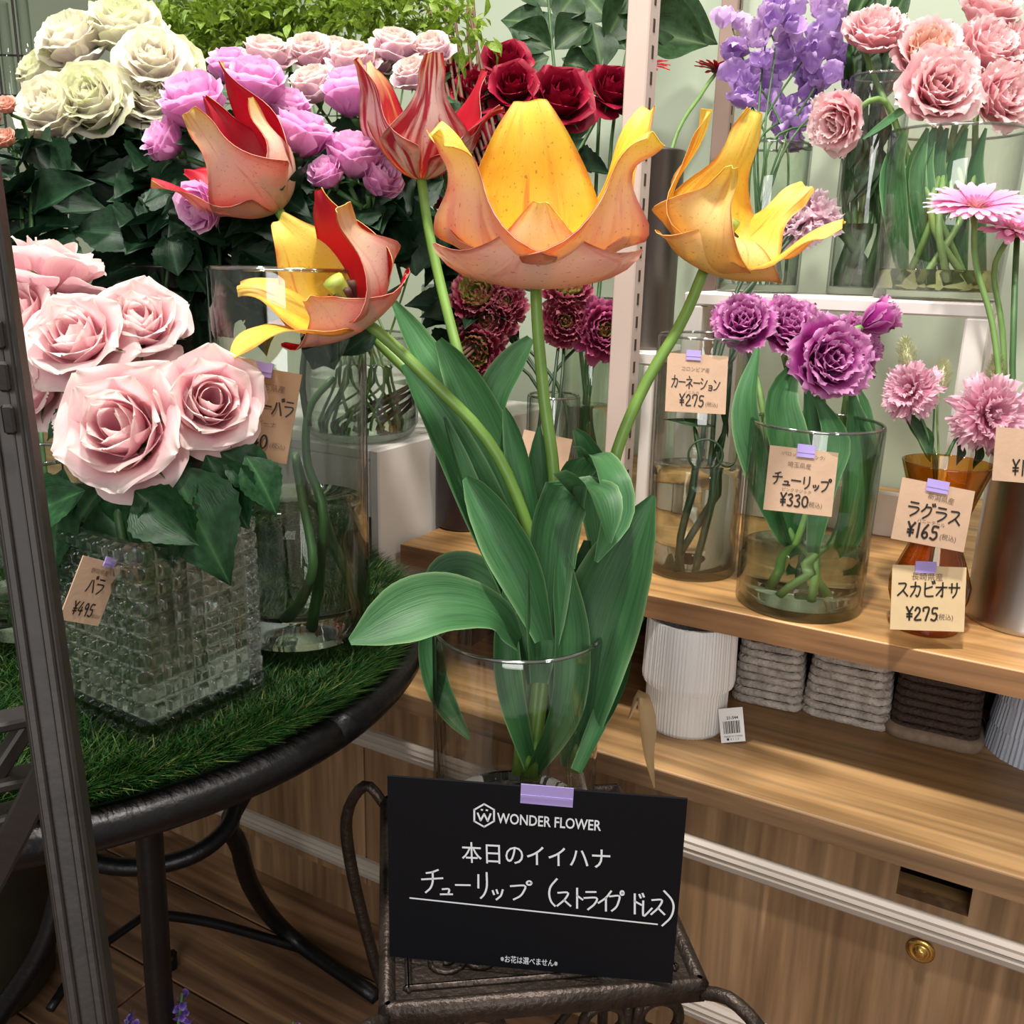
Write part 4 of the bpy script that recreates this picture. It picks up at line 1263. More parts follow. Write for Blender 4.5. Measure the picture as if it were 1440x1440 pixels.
def tulip(label, foot_px, d, axis, R, stem_px, petals, spin=0.0, sr=.0048):
    """foot_px: where flower meets stem; petals: (azimuth deg, length, phi, width, kap, outer mat, inner mat, side)"""
    foot = at(foot_px[0], foot_px[1], d)
    pts = [at(x, y, dd) for x, y, dd in stem_px]
    b = pts[0]
    t = thing('striped_tulip', label, 'tulip', b, 0, 'striped tulips in the front vase')
    ax = Vector(axis).normalized()
    stem_part(t, b, pts + [foot + ax * .002], [sr * 1.05, sr, sr * .92], MT['tulip_stem'], 26, 10)
    # local frame: +X of azimuth 0 points to the right of the picture
    z_ = ax; x_ = (LR - z_ * LR.dot(z_)).normalized(); y_ = z_.cross(x_)
    H = Matrix.Identity(4)
    for i in range(3): H[i][0] = x_[i]; H[i][1] = y_[i]; H[i][2] = z_[i]
    H = Matrix.Translation(rel(foot, b)) @ H @ Matrix.Scale(R, 4)
    for k, (az, L, phi, wid, kap, mo, mi, side) in enumerate(petals):
        (V, Fc, uv), n1, n2 = petal(L, phi, wid, kap, 13, 24, r0=.05, ruff=.03, freq=4, seed=int(az) + k * 13, side=side, thick=.008)
        mid = [1] * n1 + [0] * (len(Fc) - n1)
        me = mesh('petal', V, Fc, [MT[mo], MT[mi]], uv, True, mid)
        part('petal', me, t, H @ Matrix.Rotation(math.radians(az), 4, 'Z'))
    c = tube([(0, 0, .05), (0, 0, .55)], [.10, .09, .12], 8, 8)
    pis = part('pistil', mesh('pistil', c[0], c[1], MT['pistil']), t, H)
    c = tube([(.02, 0, .1), (.16, 0, .42)], [.025, .03, .045], 6, 6)
    sm = mesh('stamen', c[0], c[1], MT['anther'])
    for i in range(6): part('stamen', sm, pis, Matrix.Rotation(i * 1.047 + .3, 4, 'Z'))
    return t


# azimuth: 0 = right, 90 = away from viewer, 180 = left, 270 = towards viewer
PO, PI_, YO, YI, RI, WO, WI = 'tp_out', 'tp_in', 'ty_out', 'ty_in', 'tr_in', 'tw_out', 'tw_in'
BOWL = [.9, 1.6, 1.5, .6, -1.0, -3.6, -5.5]
D1 = depth(top1)
tul = []
tul.append(tulip('peach and yellow striped tulip standing upright in the middle, largest of the five', (753, 396), D1 - .02, cdir(0, 1, .12), .092,
    [(742, 1090, D1), (762, 900, D1), (780, 700, D1 - .01), (765, 560, D1 - .02), (756, 460, D1 - .02)],
    [(271, 1.10, [104, 80, 28, 6, 0, 10], [.12, .64, .92, .86, .58, .30, .17, .06], [.4, .5, .8, .9, .9, .4], PO, PI_, 0),
     (222, 1.66, [90, 50, 18, 8, 26, 76], [.12, .52, .68, .52, .29, .18, .18, .13], [.9, 1.3, 1.2, .5, -1.0, -3.6, -5.5], PO, PI_, .0),
     (318, 1.70, [90, 50, 20, 12, 28, 70], [.12, .52, .70, .54, .29, .17, .17, .12], [.9, 1.3, 1.2, .5, -1.0, -3.6, -5.5], PO, PI_, .0),
     (92, 1.62, [70, 26, 6, -4, 4, 24], [.10, .44, .58, .58, .52, .42, .30, .14], [.9, 1.2, 1.0, .8, .6, .0, -1.2], PO, PI_, .04),
     (26, 1.78, [80, 42, 18, 10, 20, 50], [.10, .42, .52, .42, .28, .20, .20, .14], BOWL, PO, PI_, .0),
     (154, 1.62, [84, 44, 16, 6, 24, 62], [.10, .42, .52, .42, .26, .19, .19, .13], BOWL, PO, PI_, .0)]))
tul.append(tulip('golden yellow tulip with orange flames leaning to the right', (992, 374), D1 + .0, cdir(.40, 1, .32), .074,
    [(806, 1085, D1), (838, 900, D1), (856, 720, D1), (866, 640, D1), (905, 545, D1), (960, 450, D1)],
    [(275, .95, [104, 80, 30, -30, -95, -120], [.10, .56, .80, .74, .56, .36, .2, .05], [.5, .7, .7, .2, -.6, -1], YO, YI, .1),
     (228, 1.35, [92, 46, 10, -12, -6, 40], [.10, .50, .66, .60, .40, .20, .12, .05], [.9, 1.3, 1.1, .6, -.6, -3, -5], YO, YI, .0),
     (330, 1.5, [84, 50, 30, 22, 32, 55], [.10, .44, .58, .46, .26, .17, .17, .12], BOWL, YO, YI, .0),
     (95, 1.75, [70, 26, 8, 0, 6, 20], [.10, .44, .56, .44, .26, .19, .19, .13], BOWL, YO, YI, .02),
     (38, 1.5, [80, 46, 26, 20, 32, 58], [.10, .42, .50, .38, .22, .17, .17, .12], BOWL, YO, YI, .0),
     (165, 1.75, [88, 44, 6, -8, -4, 20], [.10, .46, .56, .40, .22, .18, .18, .12], BOWL, YO, YI, .0)]))
tul.append(tulip('apricot tulip with a crimson patch nodding to the left in front', (508, 450), D1 - .03, cdir(-.52, .85, .42), .070,
    [(748, 1095, D1), (772, 860, D1), (742, 740, D1 - .01), (690, 625, D1 - .02), (600, 530, D1 - .03), (545, 478, D1 - .03)],
    [(282, 1.05, [102, 76, 26, 0, -4, 30], [.12, .62, .88, .80, .50, .24, .16, .09], [.5, .6, .9, .8, .2, -3], PO, RI, -.16),
     (345, 1.55, [92, 44, 4, -10, -2, 34], [.10, .48, .64, .52, .30, .20, .19, .13], BOWL, PO, RI, .0),
     (66, 1.5, [74, 34, 6, -6, 2, 34], [.10, .50, .70, .62, .42, .26, .18, .10], [.9, 1.2, 1.0, .6, -.3, -1.4], YO, RI, .0),
     (122, 1.45, [72, 32, 12, 8, 22, 52], [.10, .46, .62, .58, .46, .32, .2, .1], [.9, 1.2, 1.0, .6, -.3, -1.4], YO, YI, .0),
     (172, 1.42, [80, 42, 22, 26, 50, 88], [.10, .44, .56, .48, .36, .26, .2, .1], [.8, 1.1, .9, .5, -.2, -1.5], YO, YI, .0),
     (222, 1.55, [92, 54, 36, 46, 76, 104], [.10, .46, .64, .58, .44, .32, .22, .1], [.8, 1.1, .9, .5, .2, -.5, -1], YO, YI, .0)]))
tul.append(tulip('cream tulip marbled with crimson standing behind the middle one', (592, 252), D1 + .10, cdir(0, 1, .05), .068,
    [(736, 1085, D1), (738, 900, D1 + .02), (722, 760, D1 + .04), (668, 580, D1 + .07), (632, 450, D1 + .09), (604, 330, D1 + .10)],
    [(285, 1.70, [70, 34, 12, 6, 10, 22], [.10, .42, .60, .54, .30, .17, .17, .12], [1.2, 1.5, 1.2, .4, -.6, -2, -2], WO, WI, .02),
     (215, 1.70, [74, 38, 16, 8, 20, 40], [.10, .44, .58, .46, .30, .20, .19, .12], BOWL, WO, WI, .0),
     (150, 1.75, [70, 34, 14, 6, 14, 40], [.10, .44, .58, .56, .46, .30, .16, .04], [1.0, 1.3, 1.0, .7, .3, -.4], WO, WI, .0),
     (85, 1.55, [66, 28, 8, 0, 6, 30], [.10, .44, .56, .50, .38, .24, .14, .05], [1.0, 1.3, 1.0, .7, .3, -.4], WO, RI, .0),
     (30, 1.75, [72, 36, 18, 14, 22, 30], [.10, .46, .62, .60, .48, .32, .16, .04], [1.0, 1.3, .8, .5, .2, -.2], WO, RI, .0),
     (345, 1.45, [84, 46, 26, 26, 44, 80], [.10, .42, .50, .38, .22, .18, .17, .12], BOWL, WO, RI, .0)]))
tul.append(tulip('peach tulip with crimson inside leaning far left behind the apricot one', (392, 296), D1 + .06, cdir(-.5, .8, .15), .066,
    [(728, 1090, D1), (742, 880, D1 + .02), (690, 700, D1 + .03), (612, 565, D1 + .04), (520, 468, D1 + .05), (440, 372, D1 + .06), (408, 322, D1 + .06)],
    [(270, 1.75, [76, 40, 14, 4, 8, 20], [.10, .44, .60, .50, .28, .18, .18, .12], BOWL, PO, RI, .0),
     (210, 1.6, [84, 46, 28, 26, 34, 50], [.10, .44, .56, .44, .26, .18, .17, .12], BOWL, PO, RI, .0),
     (150, 1.55, [80, 40, 20, 20, 40, 70], [.10, .44, .56, .48, .32, .2, .14, .05], [1, 1.3, 1, .5, -.5, -2], PO, RI, .0),
     (105, 1.85, [66, 24, 4, -6, 0, 20], [.10, .46, .60, .52, .36, .2, .12, .03], [1.1, 1.4, 1.2, .8, .4, .2], PO, RI, .0),
     (55, 2.05, [64, 22, 2, -8, -2, 16], [.10, .46, .62, .58, .40, .2, .10, .02], [1.2, 1.5, 1.2, .8, .5, .3], PO, RI, .0),
     (350, 1.5, [80, 36, 6, -8, -2, 20], [.10, .46, .60, .5, .3, .18, .12, .04], [1.2, 1.5, 1.2, .8, .5, .3], PO, RI, .0)]))

# tulip leaves: (owner, control points in px with depth offset, half widths in px, facing, fold)
CV = cdir(0, .25, 1)
TL = [
    (4, [(735, 900, .03), (705, 740, .05), (640, 580, .07), (585, 480, .08), (553, 425, .08)], [16, 36, 40, 30, 6], cdir(.5, .3, 1), .5),
    (3, [(742, 880, .02), (735, 740, .03), (690, 610, .04), (645, 520, .05), (617, 478, .05)], [18, 44, 46, 34, 8], cdir(-.4, .2, 1), .45),
    (2, [(750, 960, .0), (722, 830, .0), (670, 710, .0), (612, 590, .0), (567, 513, .0)], [16, 34, 40, 32, 6], cdir(.55, .25, 1), .55),
    (2, [(745, 940, -.01), (700, 800, -.01), (655, 690, -.015), (632, 620, -.02), (624, 587, -.02)], [8, 17, 20, 15, 4], cdir(.9, .1, .6), .9),
    (2, [(768, 900, -.04), (742, 815, -.05), (706, 745, -.055), (675, 695, -.055), (655, 671, -.055)], [16, 32, 38, 28, 6], cdir(-.5, .35, 1), .5),
    (3, [(695, 640, .04), (692, 590, .045), (702, 545, .05), (726, 505, .05), (747, 476, .05)], [14, 28, 30, 25, 8], cdir(-.5, .2, 1), .4),
    (0, [(758, 800, -.005), (748, 720, -.005), (734, 650, .0), (720, 600, .005), (710, 574, .01)], [10, 22, 24, 17, 4], cdir(-.6, .1, .9), .5),
    (0, [(756, 820, .02), (757, 740, .03), (756, 680, .03), (757, 635, .03), (758, 600, .03)], [16, 28, 26, 16, 3], CV, .5),
    (0, [(757, 960, -.03), (768, 820, -.04), (775, 740, -.045), (800, 687, -.05), (836, 690, -.075), (852, 725, -.085), (857, 764, -.085)], [14, 32, 36, 38, 34, 26, 3], [cdir(.2, .3, 1), cdir(.4, .5, 1), cdir(.7, .9, .6), cdir(.6, .3, .8)], .4),
    (1, [(795, 800, .0), (797, 710, .0), (808, 662, .0), (832, 640, -.02), (856, 668, -.045), (866, 720, -.05), (838, 790, -.055)], [14, 24, 26, 28, 28, 24, 3], [cdir(.2, .4, 1), cdir(.5, .9, .7), cdir(.5, .3, .8), cdir(.0, .1, 1)], .35),
    (1, [(806, 1080, .0), (822, 960, -.015), (848, 860, -.02), (884, 768, -.03), (919, 697, -.035)], [18, 50, 62, 46, 4], cdir(-.25, .15, 1), .38),
    (1, [(850, 800, .06), (846, 720, .07), (838, 660, .07), (822, 622, .06), (808, 604, .06)], [16, 30, 32, 22, 4], cdir(-.3, .2, 1), .5),
    (4, [(728, 905, -.03), (690, 862, -.05), (625, 852, -.07), (560, 872, -.085), (492, 903, -.095)], [14, 34, 46, 44, 5], [cdir(-.2, .9, .5), cdir(-.1, .8, .7), cdir(0, .7, .8)], .28),
    (4, [(735, 900, .04), (700, 845, .05), (660, 812, .06), (625, 812, .06), (602, 842, .06)], [14, 34, 40, 34, 6], cdir(-.2, .7, .8), .3),
    (3, [(640, 870, .05), (604, 892, .05), (608, 950, .04), (630, 1000, .03), (661, 1040, .02)], [10, 20, 22, 18, 3], cdir(.5, .3, .9), .4),
    (0, [(745, 1090, .0), (790, 1000, -.02), (800, 900, -.03), (792, 820, -.04), (788, 760, -.04)], [12, 26, 30, 22, 3], cdir(.3, .1, 1), .5),
    (3, [(748, 1085, .0), (720, 980, -.02), (712, 900, -.02), (716, 820, -.02)], [10, 20, 20, 8], CV, .5),
    (1, [(812, 1085, -.03), (870, 960, -.01), (884, 900, .0), (905, 868, .0)], [10, 18, 14, 3], cdir(-.6, .2, .8), .5),
    (0, [(740, 1088, .02), (770, 960, .02), (812, 850, .02), (826, 760, .02)], [10, 30, 34, 6], cdir(-.2, .1, 1), .4),
]
for k, (own, pp, ww, nr, fo) in enumerate(TL):
    t = tul[own]; b = t.location
    pts = [rel(at(x, y, D1 + dd), b) for x, y, dd in pp]
    c = ribbon(pts, [px_size(w_, D1) for w_ in ww], nr, 9, 22, fo, wave=.06, seed=k)
    part('leaf', mesh('leaf', c[0], c[1], MT['tulip_leaf'], c[2]), t)
# ------------------------------------------------------------------ roses
MT['p_pink'] = petal_mat('pink_rose_petal', [(0, 'ee9fb4'), (.4, 'f5bfcb'), (.75, 'f8d6da'), (1, 'f6e4e0')], 'f2e6da', .6, 5)
MT['p_white'] = petal_mat('greenish_white_petal', [(0, 'dcd8a8'), (.45, 'f3f0e2'), (.8, 'f8f2ee'), (1, 'e8ebc4')], 'd6dca2', .6, 5)
MT['p_whitepink'] = petal_mat('blush_white_petal', [(0, 'e6cdc8'), (.5, 'f6eae8'), (1, 'f2eee0')], 'e2e6ba', .5, 6)
MT['p_mag'] = petal_mat('orchid_pink_petal', [(0, 'd070b8'), (.45, 'e598d2'), (.85, 'eeaedd'), (1, 'f2c6e6')], 'f0c8e4', .5, 5)
MT['p_pale'] = petal_mat('pale_lilac_petal', [(0, 'dc9fc6'), (.4, 'e9bdd8'), (.8, 'efd3dd'), (1, 'efe0d6')], 'eee0cc', .5, 5)
MT['p_red'] = petal_mat('dark_red_petal', [(0, '52041a'), (.5, '7d0a24'), (1, '930f30')], 'a01838', .35, 5, trans=.12, rough=.5)
MT['p_peach'] = petal_mat('peach_petal', [(0, 'e0907a'), (.5, 'eab09c'), (1, 'eec6b4')], 'f0d0c0', .4, 5)
pinkset = petal_set('pink', ROSE_OPEN, MT['p_pink'], .03, nu=13, nv=17, variants=3, seed=2)
whiteset = petal_set('white', ROSE_FULL, MT['p_white'], .035, nu=9, nv=11, seed=3)
blushset = petal_set('blush', ROSE_FULL, MT['p_whitepink'], .035, nu=9, nv=11, seed=4)
magset = petal_set('mag', ROSE_BUD, MT['p_mag'], .02, nu=9, nv=11, seed=5) + petal_set('mag2', [(4, 1.24, [82, 44, 12, 58], [.12, .58, .80, .70, .32], [1.7, 1.3, 1.0, -.2])], MT['p_mag'], .03, seed=15)
paleset = petal_set('pale', ROSE_FULL[1:], MT['p_pale'], .02, nu=9, nv=10, seed=6)
redset = petal_set('red', ROSE_OPEN, MT['p_red'], .02, nu=9, nv=11, seed=7)
peachset = petal_set('peach', ROSE_FULL[1:5], MT['p_peach'], .02, seed=8)

# --- pink roses in the crystal vase
D2 = depth(B2 + Vector((0, 0, hcr)))
zin = ZG + .03
def inside(c, r, z, k, n):
    a_ = k / n * 6.28 + .4; return Vector((c.x + r * math.cos(a_), c.y + r * math.sin(a_), z))
PINK = [
    ('big pink rose facing the viewer, largest bloom over the crystal vase', 166, 600, 96, -.05, cdir(-.05, .45, 1)),
    ('pink rose turned to the right beside the kraft card', 298, 562, 76, -.03, cdir(.45, .40, 1)),
    ('open pink rose above the largest bloom of the crystal vase', 103, 470, 72, .0, cdir(.0, .75, 1)),
    ('pink rose at the upper right of the bunch with one petal flung right', 196, 448, 68, .03, cdir(.35, .75, .8)),
    ('tall pale pink rose at the top of the bunch seen from its side', 72, 372, 74, .05, cdir(.1, .95, -.25)),
    ('pink rose partly hidden by the dark rack post', 18, 440, 62, .02, cdir(-.3, .7, .8)),
    ('pink rose low on the left behind the dark rack post', 42, 540, 58, .02, cdir(-.5, .4, .8)),
]
for k, (lb, x, y, r, dd, ax) in enumerate(PINK):
    b = inside(B2, W2 * .25, zin, k, 7)
    up = Vector((B2.x, B2.y, ZG + hcr)) + Vector((random.uniform(-.03, .03), random.uniform(-.03, .03), 0))
    t = rose(lb, x, y, r, D2 + dd, ax, b, pinkset, 'pink roses in the crystal vase', via=up, leaves=1, leaf_px=70, sr=.0036, lo=.6, hi=.75, zs=.95)
    t0 = t if k == 0 else t0
    if k == 0: pk = t
    if k == 1: pk1 = t
b = pk.location
for (x, y, a_, s_, tn) in ((190, 690, -40, 120, (.1, .3, 1)), (240, 650, -62, 180, (.3, .25, 1)), (150, 680, -130, 150, (-.2, .4, 1)), (200, 720, -75, 120, (0, .1, 1)), (160, 740, -100, 130, (.3, .1, 1)),
                           (120, 690, -160, 110, (0, .6, 1)), (185, 660, -95, 150, (-.5, .2, 1)), (240, 690, -85, 110, (.2, 0, 1)), (90, 660, -100, 150, (-.2, .3, 1)), (140, 700, -60, 130, (.2, .2, 1)), (75, 720, -70, 140, (.2, .5, .8))):
    px_leaf(pk, b, x, y, D2 - .02 + random.uniform(-.03, .03), a_, s_, 'rose', tn)
b = pk1.location
for (x, y, a_, s_, tn) in ((290, 640, -62, 120, (.2, .5, 1)), (310, 636, -28, 95, (.3, .5, .8)), (345, 640, -55, 90, (.3, .6, .7)), (270, 650, -110, 90, (0, .5, 1))):
    px_leaf(pk1, b, x, y, D2 - .02, a_, s_, 'rose', tn)

# --- white-green roses in the black bucket
DB = depth(Vector((BB.x, BB.y, BB.z + hB)))
WHITE = [(100, 52, 50, .04, 'p', (-.2, .7, .6)), (176, 34, 54, .05, 'w', (.1, .9, .6)), (216, 84, 50, .0, 'p', (.2, .6, .9)), (128, 138, 54, -.02, 'w', (.0, .5, 1)), (72, 152, 54, -.02, 'p', (-.2, .6, .9)),
         (214, 138, 46, .01, 'p', (.15, .55, 1)), (252, 88, 40, .05, 'w', (.6, .4, .5)), (64, 96, 44, .06, 'w', (-.4, .7, .5)), (60, 196, 36, .0, 'p', (-.2, .1, 1))]
WL = ['greenish white rose at the upper left, near the glassware', 'topmost greenish white rose, wide open', 'blush white rose with ruffled lilac centre right of the topmost', 'cup-shaped cream rose with green outer petals in the middle of the white bunch',
      'blush white rose drooping at the left of the white bunch', 'blush white rose touching the orchid pink ones', 'green-edged rose turned right under the yellow-green sprays', 'green-edged rose half hidden behind the left white roses', 'small blush rose lowest in the white bunch']
for k, (x, y, r, dd, kd, ax) in enumerate(WHITE):
    b = inside(BB, RB * .45, BB.z + .02, k, 9)
    rose(WL[k], x, y, r * 1.2, DB + dd, cdir(*ax), b, blushset if kd == 'p' else whiteset, 'white roses in the black bucket', via=Vector((BB.x + random.uniform(-.03, .03), BB.y + random.uniform(-.03, .03), BB.z + hB)), leaves=12, lk='rose_dark', leaf_px=100, lo=.42, hi=.93, zs=1.02)

# small peach spray roses at the far left in the left vase
for k, (x, y, r) in enumerate(((8, 148, 20), (6, 195, 22), (-14, 170, 22))):
    rose(['small peach spray rose at the left edge, upper one', 'small peach spray rose at the left edge, lower one', 'small peach spray rose cut by the picture edge'][k], x, y, r, depth(B15) + .05, cdir(-.1, .7, .7), inside(B15, R15 * .4, B15.z + .03, k, 3), peachset, 'peach spray roses', leaves=14, lk='rose_dark', leaf_px=95, sr=.0022, lo=.45, hi=.9)

# --- orchid pink roses in the tall clear vase
D3 = depth(Vector((B3.x, B3.y, B3.z + h3)))
MAG = [(276, 152, 50, .10, (-.2, .8, .5)), (360, 126, 46, .12, (.1, .9, .4)), (424, 196, 44, .08, (.25, .8, .1)), (236, 202, 34, .10, (-.6, .5, .5)), (326, 100, 34, .16, (0, .9, .3)),
       (288, 288, 38, .06, (-.4, -.2, .6)), (498, 226, 42, .09, (.2, .9, .3)), (532, 254, 34, .10, (.5, .5, .5)), (497, 138, 46, .13, (-.1, .9, .3)), (462, 248, 28, .08, (-.3, .6, .5)), (405, 158, 34, .14, (.2, .8, .3))]
ML = ['large orchid pink rose at the left of its bunch, beside the white roses', 'orchid pink rose at the top centre of its bunch', 'closed orchid pink bud-like rose right of the peach tulip', 'small orchid pink rose sticking out to the left', 'orchid pink rose highest in its bunch',
      'orchid pink rose hanging lowest, under the peach tulip', 'orchid pink rose bloom below the marbled tulip, left', 'orchid pink rose half hidden by the marbled tulip stem', 'light orchid rose behind the marbled tulip', 'small orchid pink rose above the yellow tulip petals', 'orchid pink rose behind the crimson petal tips']
for k, (x, y, r, dd, ax) in enumerate(MAG):
    b = inside(BB, RB * .6, BB.z + .02, k, 11)
    rose(ML[k], x, y, r * 1.22, D3 + dd, cdir(*ax), b, magset, 'orchid pink roses in the tall clear vase', via=Vector((BB.x + random.uniform(-.02, .03), BB.y + random.uniform(-.02, .03), BB.z + hB + .01)), leaves=11, lk='rose_dark', leaf_px=92, lo=.55, hi=.92, sr=.003, zs=.92)

# --- pale lilac spray roses at the back of the crate
D4 = D3 + .24
PALE = [(376, 74, 34, 0), (436, 72, 32, .02), (440, 116, 34, -.02), (496, 82, 34, 0), (556, 62, 32, .02), (606, 68, 30, .03), (580, 102, 28, -.02), (470, 70, 26, .05), (528, 84, 26, .03), (345, 92, 26, .04)]
PLb = ['pale lilac spray rose, leftmost large one under the yellow-green sprays', 'pale lilac spray rose with a petal spread to the right', 'pale blush spray rose hanging over the orchid roses', 'lavender spray rose with a swirled heart above the marbled tulip', 'pale lilac spray rose highest of its bunch', 'pale pink spray rose beside the bare twigs', 'small ruffled lilac spray rose in front of the red roses', 'small lilac spray rose tucked behind its neighbours', 'small pale spray rose just left of the highest one', 'small lilac spray rose at the far left of its bunch']
for k, (x, y, r, dd) in enumerate(PALE):
    b = inside(B4b, R4b * .5, B4b.z + .02, k, 10)
    rose(PLb[k], x, y, r * 1.22, D4 + dd, cdir(random.uniform(-.4, .4), .85, random.uniform(.3, .7)), b, paleset, 'pale lilac spray roses', via=Vector((B4b.x, B4b.y, B4b.z + h4b)) + Vector((random.uniform(-.02, .02), 0, 0)), leaves=4, lk='rose', leaf_px=50, lo=.6, hi=.93, sr=.002, zs=1.1)

# --- dark red roses in the ceramic vase
D12 = depth(Vector((B12.x, B12.y, B12.z + h12)))
RED = [(712, 84, 36, .08, (.0, .7, .7)), (722, 118, 34, .04, (.0, .5, 1)), (790, 134, 46, .05, (.2, .55, .9)), (626, 96, 36, .08, (-.2, .8, .5)), (672, 128, 40, .06, (-.1, .6, .8)), (622, 246, 34, .03, (-.1, .1, 1)), (862, 122, 36, .12, (.3, .6, .8)), (660, 200, 36, .05, (0, .5, 1))]
RL = ['dark red rose at the top of the red bunch', 'small tight dark red rose under the topmost one', 'large dark red rose at the right above the middle tulip', 'dark red rose behind the marbled tulip tip', 'dark red rose left of the tight small one', 'dark red rose showing beneath the marbled tulip', 'dark red rose half hidden by the pinkish upright', 'dark red rose hidden between the two middle tulips']
for k, (x, y, r, dd, ax) in enumerate(RED):
    b = inside(B12, R12 * .5, B12.z + .02, k, 8)
    rose(RL[k], x, y, r * 1.12, D12 + dd, cdir(*ax), b, redset, 'dark red roses', via=Vector((B12.x, B12.y, B12.z + h12)) + Vector((random.uniform(-.02, .02), random.uniform(-.02, .02), 0)), leaves=12, lk='rose_dark', leaf_px=72, lo=.45, hi=.92, sr=.003, zs=1.0)

# bare leafy rose stems seen in the tall clear vase
t = thing('rose_branch', 'forked green rose branch with broad leaves in the tall clear vase', 'branch', B3 + Vector((.01, 0, .03)), 0)
b = t.location
stem_part(t, b, [b, at(455, 730, D3), at(432, 650, D3), at(435, 575, D3), at(470, 530, D3)], [.0042, .004, .0034, .0026], MT['stem'], 20)
stem_part(t, b, [at(434, 600, D3), at(425, 540, D3), at(430, 480, D3)], [.003, .0025], MT['stem_dark'], 8, name='side_twig')
for (x, y, a_, s_) in ((470, 520, 110, 70), (440, 520, 70, 80), (480, 500, 40, 70), (455, 470, 80, 90)):
    px_leaf(t, b, x, y, D3 - .01, a_, s_, 'rose_dark', (random.uniform(-.4, .4), .3, 1))
t = thing('rose_branch', 'straight green rose cane crossing the water of the tall clear vase', 'branch', B3 + Vector((-.02, .01, .03)), 0)
b = t.location
stem_part(t, b, [b, at(440, 800, D3), at(425, 700, D3), at(415, 640, D3)], [.0045, .004, .0036], MT['stem'], 16)
stem_part(t, b, [at(496, 862, depth(B3)), at(468, 790, depth(B3) - .02), at(430, 690, D3 + .04), at(415, 640, D3)], [.0042, .004, .0036], MT['stem'], 16, name='side_cane')

# dark leafy rose canes filling the space behind the tall clear vase
RB_ = random.Random(12)
for k in range(6):
    b = inside(BB, RB * .7, BB.z + .02, k, 6)
    x0 = (232, 300, 350, 410, 470, 540)[k]
    t = thing('leafy_cane', ['dark leafy rose cane beside the black bucket', 'dark leafy rose cane under the hanging orchid rose', 'dark leafy rose cane behind the apricot tulip', 'dark leafy rose cane under the closed orchid bud', 'dark leafy rose cane left of the marbled tulip stem', 'dark leafy rose cane between marbled stem and ranunculus'][k], 'branch', b, 0, 'dark leafy canes')
    stem_part(t, b, [b, Vector((BB.x, BB.y, BB.z + hB + .01)), at(x0, 420, D3 + .17), at(x0 + 8, 330, D3 + .18), at(x0, 260, D3 + .2)], [.003, .0026, .002], MT['stem_dark'], 16, 6)
    for j in range(18):
        yy = RB_.uniform(235, 455) if k not in (4, 5) else RB_.uniform(265, 400)
        px_leaf(t, b, x0 + RB_.uniform(-45, 45), yy, D3 + .19 + RB_.uniform(-.06, .08), RB_.uniform(0, 360), RB_.uniform(60, 105), 'rose_dark', (RB_.uniform(-.6, .6), RB_.uniform(0, .7), 1), ws=1.1)
# ------------------------------------------------------------------ double tulips
MT['p_dpink'] = petal_mat('double_pink_petal', [(0, 'df98a4'), (.4, 'ecabb6'), (.8, 'f3c2c8'), (1, 'f7dcdb')], 'f8e2e0', .5, 5)
MT['p_dpeach'] = petal_mat('double_peach_petal', [(0, 'e3957a'), (.5, 'eeb09a'), (1, 'f3cebe')], 'f2d6c8', .5, 5)
MT['p_purple'] = petal_mat('purple_fringed_petal', [(0, '7d1260'), (.4, 'a01f84'), (.8, 'b63b9a'), (1, 'd88cc4')], 'e6b3d8', .7, 6)
MT['p_purple_out'] = petal_mat('purple_guard_petal', [(0, '6f8a4a'), (.3, 'a9497f'), (.8, 'b8579c'), (1, 'd9a0c8')], 'e3bcd6', .6, 6)
dpink = petal_set('dpink', DOUBLE_TULIP, MT['p_dpink'], .05, .05, nu=11, nv=11, seed=21)
dpeach = petal_set('dpeach', DOUBLE_TULIP[:3], MT['p_dpeach'], .05, .05, nu=11, nv=11, seed=22) + petal_set('dpeach2', DOUBLE_TULIP[3:], MT['p_dpink'], .05, .04, nu=11, nv=11, seed=23)
dpurp = petal_set('dpurp', DOUBLE_TULIP, MT['p_purple'], .06, .07, nu=11, nv=12, seed=24)
dbud = petal_set('dbud', [(3, 1.25, [45, 10, -6, 6], [.06, .36, .46, .36, .1], [3, 2.2, 2, 1.6]), (4, 1.3, [56, 18, 2, 14], [.08, .44, .54, .42, .12], [2.4, 1.8, 1.6, 1.2]), (4, 1.25, [64, 26, 10, 24], [.1, .48, .56, .4, .1], [2, 1.6, 1.3, .8])], MT['p_purple'], .04, .06, nu=11, nv=12, seed=25)


def leafy_tulip(label, group, name, x, y, r, d, ax, base, pset, via, smat='stem_pale', leaf=(), zs=1.0, mat='tulip_leaf'):
    pos = at(x, y, d); R = px_size(r, d); ax = Vector(ax).normalized()
    b = Vector(base); t = thing(name, label, 'tulip', b, 0, group)
    foot = pos - ax * R * .45 * zs
    put_head(t, pset, foot, ax, R, random.uniform(0, 6), b, zs)
    stem_part(t, b, [b] + via + [foot - ax * .02, foot + ax * R * .05], [.004, .0036, .0034], MT[smat], 18, 8)
    for (pp, ww, nr) in leaf:
        c = ribbon([rel(at(a_[0], a_[1], a_[2]), b) for a_ in pp], [px_size(w_, d) for w_ in ww], nr, 7, 14, .4, wave=.08, seed=int(x))
        part('leaf', mesh('leaf', c[0], c[1], MT[mat], c[2]), t)
    return t


